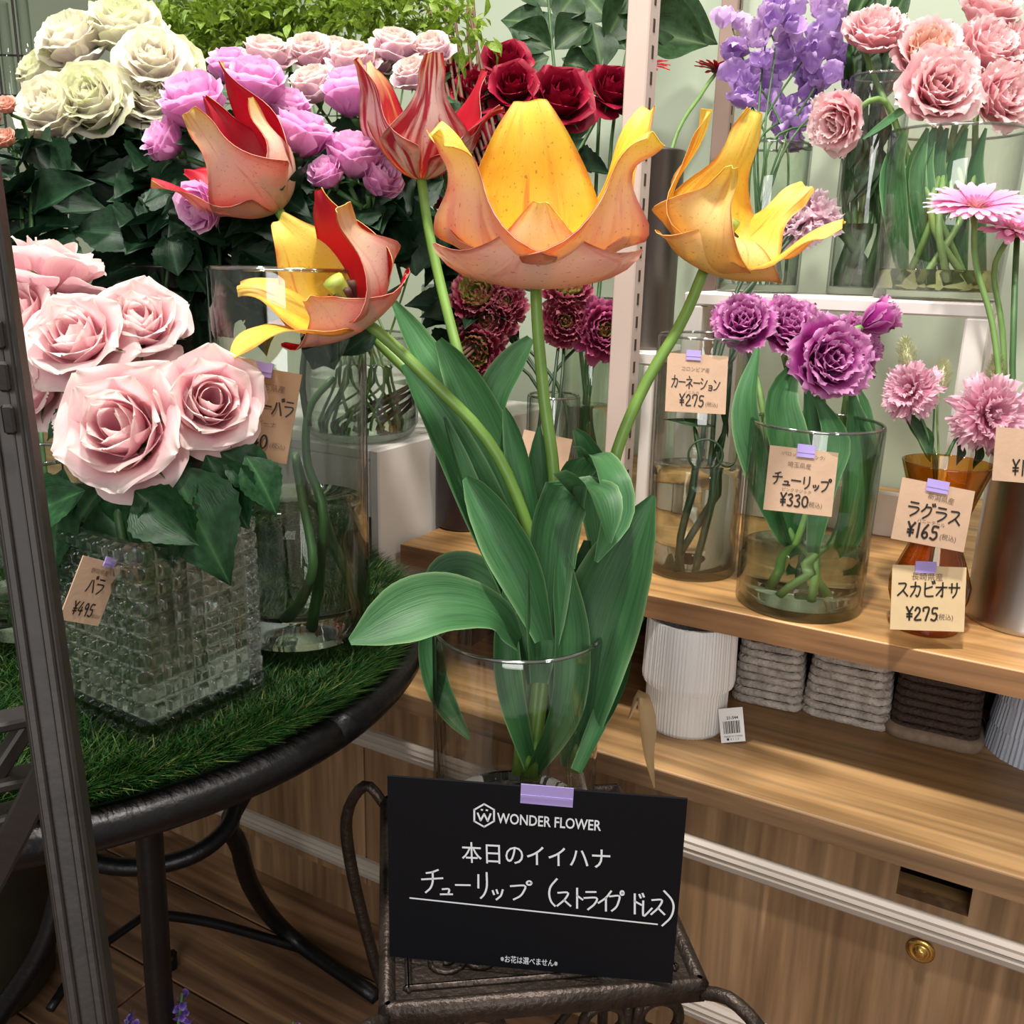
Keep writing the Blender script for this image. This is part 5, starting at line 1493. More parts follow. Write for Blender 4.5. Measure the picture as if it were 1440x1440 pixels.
D9 = depth(B9); ZR9 = Z_RISER + .012
DP = [('pink double tulip at the top left of its bunch, petals spread right', 1232, 42, 50, .02, (-.1, .7, .6), 0), ('pink double tulip drooping alone to the left on a bent stem', 1176, 172, 46, -.03, (-.75, -.35, .6), 0),
      ('peach-centred double tulip in the middle of the pink bunch', 1305, 72, 54, .0, (-.2, .5, .8), 1), ('large frilled pink double tulip facing the viewer, lowest of the bunch', 1324, 122, 60, -.04, (-.1, .25, 1), 0),
      ('pink double tulip at the right behind the large frilled one', 1392, 66, 54, .02, (.2, .6, .8), 0), ('pink double tulip at the right edge, lower', 1412, 136, 52, -.02, (.3, .2, 1), 0),
      ('peach double tulip highest at the right', 1392, 14, 48, .05, (.1, .9, .5), 1), ('pink double tulip cut by the right edge', 1446, 70, 46, .03, (.5, .5, .7), 0)]
for k, (lb, x, y, r, dd, ax, pe) in enumerate(DP):
    b = inside(B9, R9 * .5, ZR9 + .008, k, 8)
    via = [Vector((B9.x + random.uniform(-.02, .02), B9.y + random.uniform(-.02, .02), B9.z + h9 * .6))]
    lf = []
    if k in (0, 2, 3, 4, 5, 6):
        xo = (1262, 0, 1290, 1318, 1345, 1372, 1300)[k]
        lf = [([(xo + 10, 400, D9), (xo, 320, D9 - .02), (xo - 6, 240, D9 - .02), (xo + 14, 180, D9 - .03)], [6, 16, 18, 3], cdir(random.uniform(-.6, .6), .2, 1))]
    if k == 1:
        via = [at(1300, 300, D9), at(1268, 200, D9 - .01), at(1248, 146, D9 - .02), at(1222, 142, D9 - .03)]
        lf = [([(1290, 150, D9), (1268, 158, D9 - .02), (1240, 178, D9 - .03), (1214, 196, D9 - .03)], [5, 8, 7, 2], cdir(0, .8, .6))]
    leafy_tulip(lb, 'pink double tulips on the riser', 'double_tulip', x, y, r * 1.05, D9 + dd, cdir(*ax), b, dpeach if pe else dpink, via, leaf=lf, mat='tulip_leaf')

D5 = depth(B5) - .0
PU = [('purple fringed double tulip at the left of its bunch', 1045, 452, 44, .0, (-.3, .5, .8), 0), ('purple fringed double tulip, second from the left', 1112, 456, 46, .01, (.0, .6, .8), 0),
      ('largest purple fringed double tulip facing the viewer', 1170, 504, 60, -.04, (.1, .25, 1), 0), ('half-closed purple tulip leaning right at the top', 1232, 450, 40, .0, (.8, .55, .1), 1), ('purple fringed double tulip behind the largest one', 1206, 482, 44, .02, (.4, .5, .7), 0)]
PV = [[at(1100, 720, D5), at(1070, 560, D5)], [at(1125, 720, D5 + .02), at(1115, 560, D5 + .02)], [at(1135, 720, D5 - .02), at(1160, 600, D5 - .02)], [at(1180, 740, D5), at(1190, 560, D5)], [at(1150, 720, D5 + .03), at(1190, 560, D5 + .03)]]
PLf = [[([(1112, 780, D5), (1075, 680, D5 - .02), (1050, 580, D5 - .03), (1066, 490, D5 - .02)], [8, 20, 22, 4], cdir(-.6, .1, .8))],
       [([(1118, 800, D5 + .01), (1110, 660, D5 - .02), (1095, 570, D5 - .03), (1118, 510, D5 - .02)], [8, 28, 32, 6], cdir(.2, .2, 1)), ([(1135, 760, D5), (1140, 660, D5), (1150, 600, D5), (1135, 545, D5)], [8, 24, 26, 5], cdir(-.3, .2, 1))],
       [([(1140, 790, D5 - .01), (1158, 680, D5 - .03), (1175, 620, D5 - .03), (1150, 560, D5 - .03)], [8, 20, 22, 5], cdir(-.3, .2, 1))],
       [([(1172, 800, D5), (1196, 720, D5 - .02), (1204, 640, D5 - .02), (1196, 550, D5 - .01)], [10, 32, 30, 5], cdir(.3, .1, 1)), ([(1180, 760, D5 + .02), (1215, 650, D5 + .02), (1216, 580, D5 + .02), (1206, 545, D5 + .02)], [8, 16, 12, 3], cdir(.2, .1, 1))],
       []]
for k, (lb, x, y, r, dd, ax, bud) in enumerate(PU):
    b = inside(B5, R5 * .35, B5.z + .014, k, 5)
    leafy_tulip(lb, 'purple double tulips in the wide vase', 'double_tulip', x, y, r * 1.08, D5 + dd, cdir(*ax), b, dbud if bud else dpurp, PV[k], leaf=PLf[k], zs=1.0)

# ------------------------------------------------------------------ clustered heads (ranunculus, carnation, scabiosa): petals too fine to pick apart
def cluster(key, rings, mats, ruff, fringe, seed, nu=7, nv=6):
    rs = np.random.default_rng(seed); ch = []; mi = []
    for k, (cnt, L, phi, wid, kap, mt) in enumerate(rings):
        for i in range(cnt):
            c = petal(L * rs.uniform(.92, 1.08), [p + rs.uniform(-7, 7) for p in phi], wid, kap, nu, nv, r0=.02 + .03 * k, ruff=ruff, seed=seed * 100 + k * 17 + i, fringe=fringe)
            M = Matrix.Rotation(k * .7 + 2 * math.pi * i / cnt + rs.uniform(-.15, .15), 4, 'Z')
            ch.append((xf(M, c[0]), c[1], c[2])); mi.append(mt)
    return joined(key, ch, mats, True, mi)


MT['p_ran'] = petal_mat('ranunculus_petal', [(0, '6d7d33'), (.4, '8a2a40'), (.8, '96204a'), (1, 'c4707e')], 'd8a0a0', .3, 5)
MT['p_ran_g'] = petal_mat('ranunculus_green', [(0, '4a6a20'), (.5, '8aa83a'), (.85, '9aa04a'), (1, 'a8405a')], 'b0506a', .3, 6)
MT['p_ran_m'] = petal_mat('ranunculus_magenta', [(0, '6a0f34'), (.6, '9a1f56'), (1, 'c0588a')], 'd090b0', .4, 5)
ran_r = [(5, .62, [30, 0, -20], [.1, .2, .16, .05], [3, 3, 3], 1), (8, .72, [45, 8, -14], [.1, .24, .22, .1], [2.6, 2.4, 2.2], 1), (10, .84, [60, 16, -6], [.1, .27, .26, .14], [2.2, 1.8, 1.6], 0),
         (11, .94, [74, 26, 2], [.1, .29, .29, .16], [2, 1.5, 1.2], 0), (12, 1.02, [88, 40, 16], [.1, .30, .31, .18], [1.8, 1.3, 1], 0), (11, 1.06, [104, 62, 34], [.1, .3, .32, .18], [1.6, 1.2, .8], 0), (10, 1.04, [122, 92, 70], [.1, .3, .32, .18], [1.4, 1, .8], 0)]
RANA = cluster('ranunculus_petals', ran_r, [MT['p_ran'], MT['p_ran_g']], .07, .04, 31)
RANB = cluster('ranunculus_petals_magenta', ran_r, [MT['p_ran_m'], MT['p_ran_g']], .07, .04, 32)
RANC = cluster('ranunculus_petals_green', [(a, b_, c_, d_, e_, 1 if i < 4 else 0) for i, (a, b_, c_, d_, e_, f_) in enumerate(ran_r)], [MT['p_ran'], MT['p_ran_g']], .09, .05, 33)
D13 = depth(Vector((B13r.x, B13r.y, B13r.z + h13r)))
RN = [('green-hearted ranunculus just left under the middle tulip', 672, 412, 40, RANC, (-.2, .5, .8)), ('wine red ranunculus under the green-hearted one', 684, 450, 36, RANA, (-.3, .2, 1)), ('greenish brown ranunculus lowest on the left', 668, 492, 36, RANC, (-.3, -.1, 1)),
      ('wine red ranunculus right of the middle tulip stem', 796, 452, 34, RANA, (.0, .2, 1)), ('magenta ranunculus in front of the pinkish upright', 850, 464, 40, RANB, (.35, .2, 1)), ('pale-tipped ranunculus right under the middle tulip', 800, 402, 34, RANC, (.1, .7, .6)), ('wine red ranunculus between the left pair and the stem', 708, 424, 32, RANA, (.1, .5, .8))]
for k, (lb, x, y, r, me, ax) in enumerate(RN):
    b = inside(B13r, R13r * .5, B13r.z + .014, k, 7)
    t = thing('ranunculus', lb, 'ranunculus', b, 0, 'ranunculus behind the tulips')
    pos = at(x, y, D13); R = px_size(r * .98, D13); ax = cdir(*ax)
    part('petals', me, t, frame_z(ax, k * 1.3, rel(pos - ax * R * .35, b), R), kind='stuff')
    neck = pos - ax * R * .35
    stem_part(t, b, [b, Vector((B13r.x, B13r.y, B13r.z + h13r)) + Vector((random.uniform(-.02, .02), random.uniform(-.01, .01), 0)), neck - ax * .03, neck], [.0026, .0022, .0022], MT['stem_dark'])

MT['p_carn'] = petal_mat('carnation_petal', [(0, 'd69cb6'), (.5, 'e3b0c6'), (1, 'f0d6de')], 'f4e2e6', .5, 4)
CARN = cluster('carnation_petals', [(6, .8, [30, 10, 20], [.08, .2, .34, .3], [2, 1.5, .5], 0), (7, .95, [45, 30, 50], [.08, .22, .4, .36], [2, 1.5, .2], 0), (8, 1.05, [60, 55, 85], [.08, .24, .46, .4], [2, 1.2, 0], 0)], [MT['p_carn']], .16, .09, 41, 11, 7)
D6 = depth(B6)
CN = [('pale pink carnation leaning right beside the golden tulip', 1158, 292, 34, (.5, .6, .5), [(960, 780), (985, 640), (1010, 470), (1075, 380), (1128, 318)]), ('pale pink carnation drooping under its neighbour', 1136, 330, 28, (.3, -.5, .6), [(975, 790), (1000, 640), (1012, 500), (1060, 400), (1118, 316)]),
      ('pale pink carnation half hidden by the golden tulip', 1112, 306, 26, (-.2, .6, .6), [(950, 800), (1012, 640), (1030, 480), (1040, 400), (1098, 340)])]
for k, (lb, x, y, r, ax, sp_) in enumerate(CN):
    b = inside(B6, R6 * .5, B6.z + .014, k, 3)
    t = thing('carnation', lb, 'carnation', b, 0, 'pale pink carnations')
    pos = at(x, y, D6 + .02); R = px_size(r * 1.2, D6); ax = cdir(*ax)
    foot = pos - ax * R * .6
    part('petals', CARN, t, frame_z(ax, k * 2, rel(foot, b), R), kind='stuff')
    cal = lathe([(.0, -.55), (.12, -.5), (.2, -.3), (.2, .1), (.16, .25), (0, .25)], 12)
    part('calyx', mesh('calyx', cal[0], cal[1], MT['stem']), t, frame_z(ax, 0, rel(foot, b), R))
    stem_part(t, b, [b] + [at(a_, c_, D6 + (.0 if j < 3 else .015)) for j, (a_, c_) in enumerate(sp_)] + [foot - ax * R * .4], [.0034, .0028, .0022], MT['stem_dark'], 24)
    for (lx, ly, la, ls) in (((1010, 560, -70, 60), (1020, 520, 60, 50)), ((985, 650, 100, 60), (1005, 600, 170, 70)), ((1020, 600, -110, 60),))[k]:
        px_leaf(t, b, lx, ly, D6 - .01, la, ls, 'slim', (0, .3, 1), ws=.5)
# curled carnation leaves
t = thing('carnation_leaf', 'loose curled grey-green carnation leaf looping at the water line', 'leaf', at(1015, 665, D6), 0)
b = t.location
an = np.linspace(0, 6.4, 26)
P = [rel(at(992 + 24 * math.cos(a_ + 2.6), 640 - 22 * math.sin(a_ + 2.6), D6 - R6 * .6), b) for a_ in an]
part('blade', mesh('blade', *tube(P, [.0012, .0018, .0010], 40, 6)[:2], MT['stem_dark']), t)
P = [rel(at(1022 + 14 * math.cos(a_ * .7 + 3), 638 - 18 * math.sin(a_ * .7 + 3), D6 - R6 * .62), b) for a_ in an[:20]]
part('blade', mesh('blade', *tube(P, [.001, .0016, .001], 30, 6)[:2], MT['stem_dark']), t)

MT['p_scab'] = petal_mat('scabiosa_petal', [(0, 'bf5a7c'), (.5, 'd98aa8'), (1, 'efc3d2')], 'f3d5de', .5, 4)
SCAB = cluster('scabiosa_petals', [(12, .5, [20, 0, -10], [.05, .09, .10, .05], [2, 1, 0], 0), (18, .72, [48, 24, 20], [.05, .10, .14, .08], [2, 1, 0], 0), (22, .9, [66, 44, 45], [.05, .11, .16, .1], [2, 1, 0], 0), (24, 1.0, [84, 68, 72], [.05, .12, .18, .12], [2, 1, 0], 0), (20, 1.02, [104, 96, 108], [.05, .12, .18, .12], [2, 1, 0], 0)], [MT['p_scab']], .12, .1, 51, 7, 5)
D7 = depth(B7)
for k, (lb, x, y, r, ax, sp_) in enumerate((('pink scabiosa turned sideways at the left of the amber vase', 1277, 546, 36, (-.7, .35, .5), [(1318, 660), (1300, 600), (1288, 570)]), ('large pink scabiosa in front of the steel can', 1400, 582, 48, (.1, .25, 1), [(1322, 680), (1342, 620), (1370, 585)]))):
    b = B7 + Vector((.005 * (k * 2 - 1), 0, .02)); t = thing('scabiosa', lb, 'scabiosa', b, 0, 'pink scabiosas')
    pos = at(x, y, D7 - .02 * k); R = px_size(r * 1.02, D7); ax = cdir(*ax)
    part('petals', SCAB, t, frame_z(ax, k, rel(pos - ax * R * .3, b), R), kind='stuff')
    stem_part(t, b, [b, at(1318, 760, D7)] + [at(a_, c_, D7) for a_, c_ in sp_] + [pos - ax * R * .3], [.002, .0018, .0016], MT['stem'], 20)
    for (lx, ly, la, ls) in (((1308, 650, 112, 90),), ((1368, 660, 72, 60), (1345, 655, 80, 50)))[k]:
        px_leaf(t, b, lx, ly, D7, la, ls, 'olive', (.3, .1, 1), ws=.42)

# bunny-tail grass
MT['fluff'] = plain('grass_fluff', 'c8cba2', .8, vary=.2, vscale=200)
def fluff(seed, n=900):
    rs = np.random.default_rng(seed); V = []; Fc = []
    for i in range(n):
        z = rs.uniform(0, 1); r = .30 * math.sin(math.pi * min(1, z * .86 + .12)) ** .8
        a_ = rs.uniform(0, 6.28); p = np.array([r * math.cos(a_) * .8, r * math.sin(a_) * .8, z])
        d_ = np.array([math.cos(a_) * .8, math.sin(a_) * .8, .9]); d_ /= np.linalg.norm(d_)
        s_ = np.array([-math.sin(a_), math.cos(a_), 0]) * .012
        k = len(V); V += [p - s_, p + s_, p + d_ * rs.uniform(.14, .26)]; Fc.append((k, k + 1, k + 2))
    return V, Fc
FL = mesh('fluff', *fluff(3), MT['fluff'])
for k, (lb, x0, y0, x1_, y1_) in enumerate((('fluffy bunny-tail grass head behind the left scabiosa', 1278, 520, 1275, 496), ('fluffy bunny-tail grass head between the two scabiosas', 1320, 552, 1327, 514), ('fluffy bunny-tail grass head above the large scabiosa', 1398, 546, 1401, 512))):
    b = B7 + Vector((0, .008 * (k - 1), .02)); t = thing('bunny_tail', lb, 'grass', b, 0, 'bunny-tail grass stems')
    p0 = at(x0, y0, D7 + .02); p1 = at(x1_, y1_, D7 + .02); ax = (p1 - p0)
    part('seed_head', FL, t, frame_z(ax, 0, rel(p0, b), px_size(44, D7)), kind='stuff')
    part('core', mesh('core', *lathe([(0, 0), (.12, .1), (.15, .4), (.09, .8), (0, .95)], 10)[:2], MT['fluff']), t, frame_z(ax, 0, rel(p0, b), px_size(44, D7)))
    stem_part(t, b, [b, at(1318, 760, D7 + .01), at(1314 + 6 * k, 650, D7 + .02), at((x0 + 1316) / 2 + 10 * (k - 1), 590, D7 + .02), p0], [.0012, .001], MT['stem_pale'], 18, 6)
t = thing('green_bud', 'small bright green bud beside the middle bunny tail', 'bud', B7 + Vector((.008, .005, .02)))
b = t.location
part('bud', mesh('bud', *lathe([(0, -.3), (.3, -.1), (.5, .2), (.35, .5), (0, .6)], 12)[:2], MT['bright_leaf']), t, frame_z((0, 0, 1), 0, rel(at(1315, 545, D7), b), px_size(11, D7)))
stem_part(t, b, [b, at(1318, 750, D7), at(1312, 640, D7), at(1315, 552, D7)], .001, MT['stem'], 14, 6)

# ------------------------------------------------------------------ gerberas
MT['p_gerb'] = petal_mat('pink_gerbera_petal', [(0, 'd977a8'), (.5, 'eba0c6'), (1, 'f3bcd6')], None, trans=.3)
MT['p_gerbred'] = petal_mat('red_gerbera_petal', [(0, '7a0a16'), (.6, 'a5131f'), (1, 'b41a24')], None, trans=.15)
MT['gdisc'] = petal_mat('gerbera_disc', [(0, 'c9b860'), (.5, 'd98aa8'), (1, 'd6609a')], None)
MT['gdiscred'] = plain('gerbera_disc_red', '5b1a16', .7, vary=.3, vscale=300)
def gerbera(label, x, y, r, d, ax, base, sp_, mat, disc, n, group, zs=1.0):
    b = Vector(base); t = thing('gerbera', label, 'gerbera', b, 0, group)
    pos = at(x, y, d); R = px_size(r, d); ax = Vector(ax).normalized()
    H = frame_z(ax, .3, rel(pos, b), R)
    key = 'gerb_' + mat
    if key not in PETAL_SETS:
        c1_ = petal(.86, [70, 84, 92, 98], [.05, .085, .105, .10, .03], [1.5, 1, .5], 5, 8, r0=.14, ruff=.02, seed=61); c2_ = petal(.8, [64, 76, 84, 92], [.05, .085, .10, .095, .03], [1.5, 1, .5], 5, 8, r0=.14, z0=.03, ruff=.02, seed=62)
        c3_ = petal(.28, [50, 60, 70], [.02, .03, .025, .01], [1, 1, 1], 3, 4, r0=.12, z0=.04, seed=63)
        PETAL_SETS[key] = [mesh('petal', c[0], c[1], MT[mat], c[2]) for c in (c1_, c2_, c3_)]
    A, B_, C_ = PETAL_SETS[key]
    for i in range(n):
        part('petal', A, t, H @ Matrix.Rotation(2 * math.pi * i / n + random.uniform(-.05, .05), 4, 'Z') @ Matrix.Rotation(random.uniform(-.06, .1), 4, 'Y'))
        part('petal', B_, t, H @ Matrix.Rotation(2 * math.pi * (i + .5) / n + random.uniform(-.05, .05), 4, 'Z') @ Matrix.Rotation(random.uniform(-.08, .05), 4, 'Y'))
    ch = []
    for i in range(60):
        a_ = i * 2.4; k = i / 60
        ch.append((xf(Matrix.Rotation(a_, 4, 'Z') @ Matrix.Translation(((k ** .5) * .2 - .1, 0, .02 - .04 * k)), petal(.26, [20 + 50 * k, 40 + 40 * k, 60], [.02, .03, .025, .01], [1, 1, 1], 3, 4, r0=.06, seed=i)[0]), grid_faces(3, 4), petal(.26, [20, 40, 60], [.02, .03, .025, .01], [1, 1, 1], 3, 4)[2]))
    part('disc_florets', joined('disc_florets', ch, MT[disc]), t, H, kind='stuff')
    part('disc', mesh('disc', *lathe([(0, -.1), (.2, -.08), (.24, .0), (.16, .05), (0, .04)], 20)[:2], MT[disc]), t, H)
    stem_part(t, b, [b] + [at(a_, c_, dd) for a_, c_, dd in sp_] + [pos - ax * R * .08], [.0032, .003, .0028], MT['stem_pale'], 22, 8)
    return t
D8 = depth(B8) - .02
gerbera('pink gerbera seen from its side, the larger front one', 1372, 292, 70, D8, cdir(-.08, 1, .42), B8 + Vector((-.02, 0, .02)), [(1412, 640, D8), (1398, 470, D8), (1372, 370, D8)], 'p_gerb', 'gdisc', 22, 'pink gerberas in the steel can')
gerbera('pink gerbera half hidden behind the larger one at the right edge', 1424, 324, 62, D8 + .03, cdir(.1, 1, .45), B8 + Vector((.0, .02, .02)), [(1418, 640, D8 + .02), (1410, 470, D8 + .02), (1398, 380, D8 + .03)], 'p_gerb', 'gdisc', 22, 'pink gerberas in the steel can')
t = thing('gerbera', 'gerbera of which only the straight green stem shows at the right edge', 'gerbera', B8 + Vector((.02, 0, .02)), 0, 'pink gerberas in the steel can'); b = t.location
stem_part(t, b, [b, at(1428, 600, D8), at(1426, 440, D8), at(1432, 300, D8 + .05)], .003, MT['stem'], 14, 8)
D14 = depth(B14)
gerbera('small red gerbera seen from the side beside the sweet peas', 1008, 100, 34, D14 + .08, cdir(.25, 1, .0), B14 + Vector((0, 0, .02)), [(925, 400, D14), (945, 210, D14 + .03), (988, 130, D14 + .07)], 'p_gerbred', 'gdiscred', 14, 'red gerberas in the zinc can')
gerbera('red gerbera half hidden by the pinkish upright', 912, 92, 32, D14 + .05, cdir(.1, .9, .4), B14 + Vector((-.01, .01, .02)), [(915, 400, D14), (912, 210, D14 + .03)], 'p_gerbred', 'gdiscred', 14, 'red gerberas in the zinc can')

# ------------------------------------------------------------------ sweet peas
MT['p_pea'] = petal_mat('sweet_pea_petal', [(0, 'd6bfe2'), (.4, 'b088cc'), (.8, 'b892d4'), (1, 'caa8e0')], 'd8bce8', .4, 4, trans=.35)
MT['p_pea2'] = petal_mat('sweet_pea_pale_petal', [(0, 'e3d0e6'), (.4, 'c9a4d8'), (.8, 'd2b0de'), (1, 'e0c6e8')], 'e0c4e2', .4, 4, trans=.35)
PEA = []
for mt in ('p_pea', 'p_pea2'):
    for v in range(3):
        c = petal(1.0, [30 + 10 * v, 12, 10, 40], [.08, .42, .62, .56, .30], [.9, .6, .3, -.4], 11, 9, ruff=.12, freq=7, seed=70 + v, tipv=1.2)
        w1 = petal(.8, [60, 34, 14, 0], [.08, .28, .36, .22, .05], [1.2, 1.4, 1.2], 7, 7, ruff=.08, seed=80 + v)
        PEA.append((mesh('banner', c[0], c[1], MT[mt], c[2]), mesh('wing', w1[0], w1[1], MT[mt], w1[2])))
D11 = depth(B11)
PEAS = [((1030, 40), [(1030, 32), (1022, 78), (1048, 60)]), ((1062, 62), [(1062, 58), (1072, 86), (1090, 30)]), ((1095, 2), [(1092, 6), (1108, 28), (1078, 20)]), ((1150, 20), [(1152, 18), (1170, 42), (1140, 50), (1166, 2)]),
        ((1085, 95), [(1088, 92), (1070, 118), (1104, 104), (1056, 128)]), ((1125, 75), [(1126, 72), (1142, 96), (1112, 60), (1152, 78)]), ((1175, 85), [(1178, 84), (1194, 98), (1166, 110), (1204, 80)]), ((1100, 140), [(1098, 136), (1082, 160), (1120, 150), (1092, 182)]),
        ((1140, 130), [(1142, 126), (1156, 150), (1128, 168), (1160, 118)]), ((1050, 112), [(1048, 110), (1042, 132), (1064, 146)]), ((1120, 190), [(1124, 186), (1104, 196), (1140, 182)]), ((1200, 100), [(1212, 102), (1196, 118), (1186, 136)])]
PEL = ['sweet pea sprig at the far left beside the red gerbera', 'sweet pea sprig second from the left, loosely set', 'palest sweet pea sprig at the top edge', 'lilac sweet pea sprig highest at the right', 'violet sweet pea sprig left of the middle', 'violet sweet pea sprig at the centre top of the clump', 'violet sweet pea sprig touching the drooping pink tulip', 'violet sweet pea sprig low above the golden tulip', 'violet sweet pea sprig at the heart of the clump', 'small sweet pea sprig low on the left', 'lowest violet sweet pea sprig in the clump', 'sweet pea sprig hidden behind the top left pink tulip']
for k, (hd, fl_) in enumerate(PEAS):
    b = inside(B11, R11 * .5, B11.z + .014, k, 12); d = D11 + random.uniform(-.03, .06)
    t = thing('sweet_pea', PEL[k], 'sweet pea', b, 0, 'violet sweet peas on the riser')
    stem_part(t, b, [b, Vector((B11.x, B11.y, B11.z + h11)) + Vector((random.uniform(-.03, .03), random.uniform(-.02, .02), 0)), at(fl_[-1][0], fl_[-1][1] + 30, d), at(hd[0], hd[1], d)], [.0018, .0014, .001], MT['stem'], 18, 6)
    for j, (x, y) in enumerate(fl_):
        pale = (y < 70 and random.random() < .7)
        for q in range(2):
            bn, wg = PEA[(3 if pale else 0) + random.randrange(3)]
            ax = cdir(random.uniform(-.8, .8), random.uniform(.2, 1), random.uniform(-.2, .9))
            R = px_size(random.uniform(30, 40), d)
            H = frame_z(ax, random.uniform(0, 6.28), rel(at(x + q * random.uniform(-16, 16), y + 8 + q * random.uniform(-14, 14), d + random.uniform(-.015, .02)), b), R)
            part('banner', bn, t, H)
            part('wing', wg, t, H @ Matrix.Rotation(2.2, 4, 'Z')); part('wing', wg, t, H @ Matrix.Rotation(-2.2, 4, 'Z'))

# leafy stems in the narrow vase on the riser
D10 = depth(B10)
for k in range(5):
    b = inside(B10, R10 * .5, B10.z + .014, k, 5)
    t = thing('leafy_branch', ['thick green stem leaning left in the narrow riser vase', 'thick green stem at the back of the narrow riser vase', 'straight green stem in the middle of the narrow riser vase', 'dark green stem pressed right in the narrow riser vase', 'green stem with a pointed top above the pink tulips'][k], 'branch', b, 0, 'green stems in the narrow riser vase')
    x = 1190 + k * 11
    stem_part(t, b, [b, at(x, 300, D10), at(x + 4, 160, D10), at(x + (26 if k > 2 else 10), 20 if k < 4 else -20, D10 + .02)], [.005, .0045, .0035], MT['stem'], 14)
    for (yy, an) in ((300, 80), (230, 100), (150, 75), (60, 60)):
        px_leaf(t, b, x, yy + random.uniform(-20, 20), D10 - .01, an + random.uniform(-15, 15), 100, 'slim', (random.uniform(-.4, .4), .1, 1))

# ------------------------------------------------------------------ lisianthus greens, twigs, yellow-green sprays
D16 = depth(B16)
LS = [('lisianthus stem with paired leaves at the top centre', [(800, 330), (790, 200), (776, 60), (770, -20)], [(776, 70, 150, 70), (776, 60, 120, 60), (780, 70, 40, 75), (770, 40, 160, 70), (782, 30, 60, 70), (775, 10, 130, 70), (790, 95, 20, 50), (772, 80, 200, 46)]),
      ('lisianthus stem crossing behind the pinkish upright', [(835, 330), (842, 180), (850, 60), (862, -20)], [(846, 100, 100, 70), (850, 60, 60, 80), (842, 110, 150, 60), (856, 30, 130, 70), (860, 20, 40, 80), (838, 150, 40, 46)]),
      ('lisianthus stem with a broad leaf right of the upright', [(850, 330), (862, 180), (880, 80), (900, -20)], [(885, 60, 30, 110), (890, 40, -10, 110), (900, 10, -15, 120), (880, 70, 120, 60)])]
for k, (lb, sp_, lf) in enumerate(LS):
    b = inside(B16, R16 * .4, B16.z + .014, k, 3); t = thing('lisianthus', lb, 'greenery', b, 0, 'lisianthus stems')
    stem_part(t, b, [b] + [at(x, y, D16 + .04) for x, y in sp_], [.0036, .003, .0022], MT['olive_leaf'] if False else MT['stem'], 20)
    for (x, y, a_, s_) in lf: px_leaf(t, b, x, y, D16 + .04, a_, s_, 'olive', (random.uniform(-.4, .4), .2, 1), ws=1.1)
for k in range(9):
    x0 = 596 + k * 9
    b = inside(B4, R4 * .4, B4.z + .02, k, 9)
    t = thing('twig', ['bare brown twig, leftmost of the bundle behind the spray roses', 'bare brown twig, second in the bundle', 'bare brown twig with small buds, third in the bundle', 'bare brown twig left of the bundle centre', 'thick bare brown twig at the bundle centre', 'bare brown twig right of the bundle centre', 'thin brown twig, third from the right of the bundle', 'thin brown twig, second from the right of the bundle', 'bare brown twig, rightmost of the bundle'][k], 'twig', b, 0, 'bare twigs')
    d = D3 + .5
    stem_part(t, b, [b, at(690 + k * 4, 420, d - .06), at(x0 + 20, 150, d), at(x0 + random.uniform(-10, 12), 30, d), at(x0 + random.uniform(-14, 20), -30, d)], [.0022, .0026, .002], MT['twig'], 18, 6)
    for j in range(3):
        pp = at(x0 + random.uniform(-4, 6), 20 + 35 * j, d)
        part('bud', mesh('bud', *lathe([(0, -.4), (.3, 0), (.22, .4), (0, 1)], 8)[:2], MT['twig']), t, frame_z((random.uniform(-.5, .5), random.uniform(-.5, .5), 1), 0, rel(pp, b), .006))

def spray_mesh(seed, n=130):
    rs = np.random.default_rng(seed); ch = []
    lf = LEAF['bright'][0]
    for i in range(n):
        c = ribbon([(0, 0, 0), (0, .5, .05), (0, 1, -.1)], [.02, .26, .0], (0, 0, 1), 3, 5, .3)
        p = rs.normal(0, 1, 3); p /= np.linalg.norm(p); rr = rs.uniform(.25, 1) ** .6
        d_ = rs.normal(0, 1, 3) + p * .6
        M = leaf_M(Vector(p * rr * np.array([1, 1, .8])), Vector(d_), Vector(rs.normal(0, .6, 3)) + Vector((0, 0, 1)), rs.uniform(.22, .50))
        ch.append((xf(M, c[0]), c[1], c[2]))
    return joined('spray_leaves', ch, MT['bright_leaf'])
SPR = [spray_mesh(90 + i) for i in range(3)]
SPD = D3 + .38
SP = [(262, 18), (300, 46), (345, 12), (330, 60), (392, 40), (430, 8), (372, 46), (470, 34), (520, 12), (566, 26), (232, 60), (600, 18), (292, 70), (640, 46), (500, 30), (255, -6), (410, 28), (330, 44)]
SPL = ['yellow-green spray directly right of the topmost white rose', 'yellow-green spray above the orchid roses', 'yellow-green spray at the top edge, left part', 'yellow-green spray low beside the orchid roses', 'yellow-green spray over the leftmost lilac spray rose', 'yellow-green spray at the top edge, centre left', 'yellow-green spray tucked behind the lilac spray roses', 'yellow-green spray above the lavender rose', 'yellow-green spray at the top edge, centre', 'yellow-green spray left of the twigs', 'yellow-green spray touching the white roses', 'yellow-green spray in front of the first twigs', 'yellow-green spray lowest, behind the large orchid rose', 'yellow-green spray among the twigs, rightmost', 'yellow-green spray behind the highest lilac rose', 'yellow-green spray cut by the top edge above the white roses', 'yellow-green spray between two lilac roses at the back', 'yellow-green spray in the middle of the leafy mass']
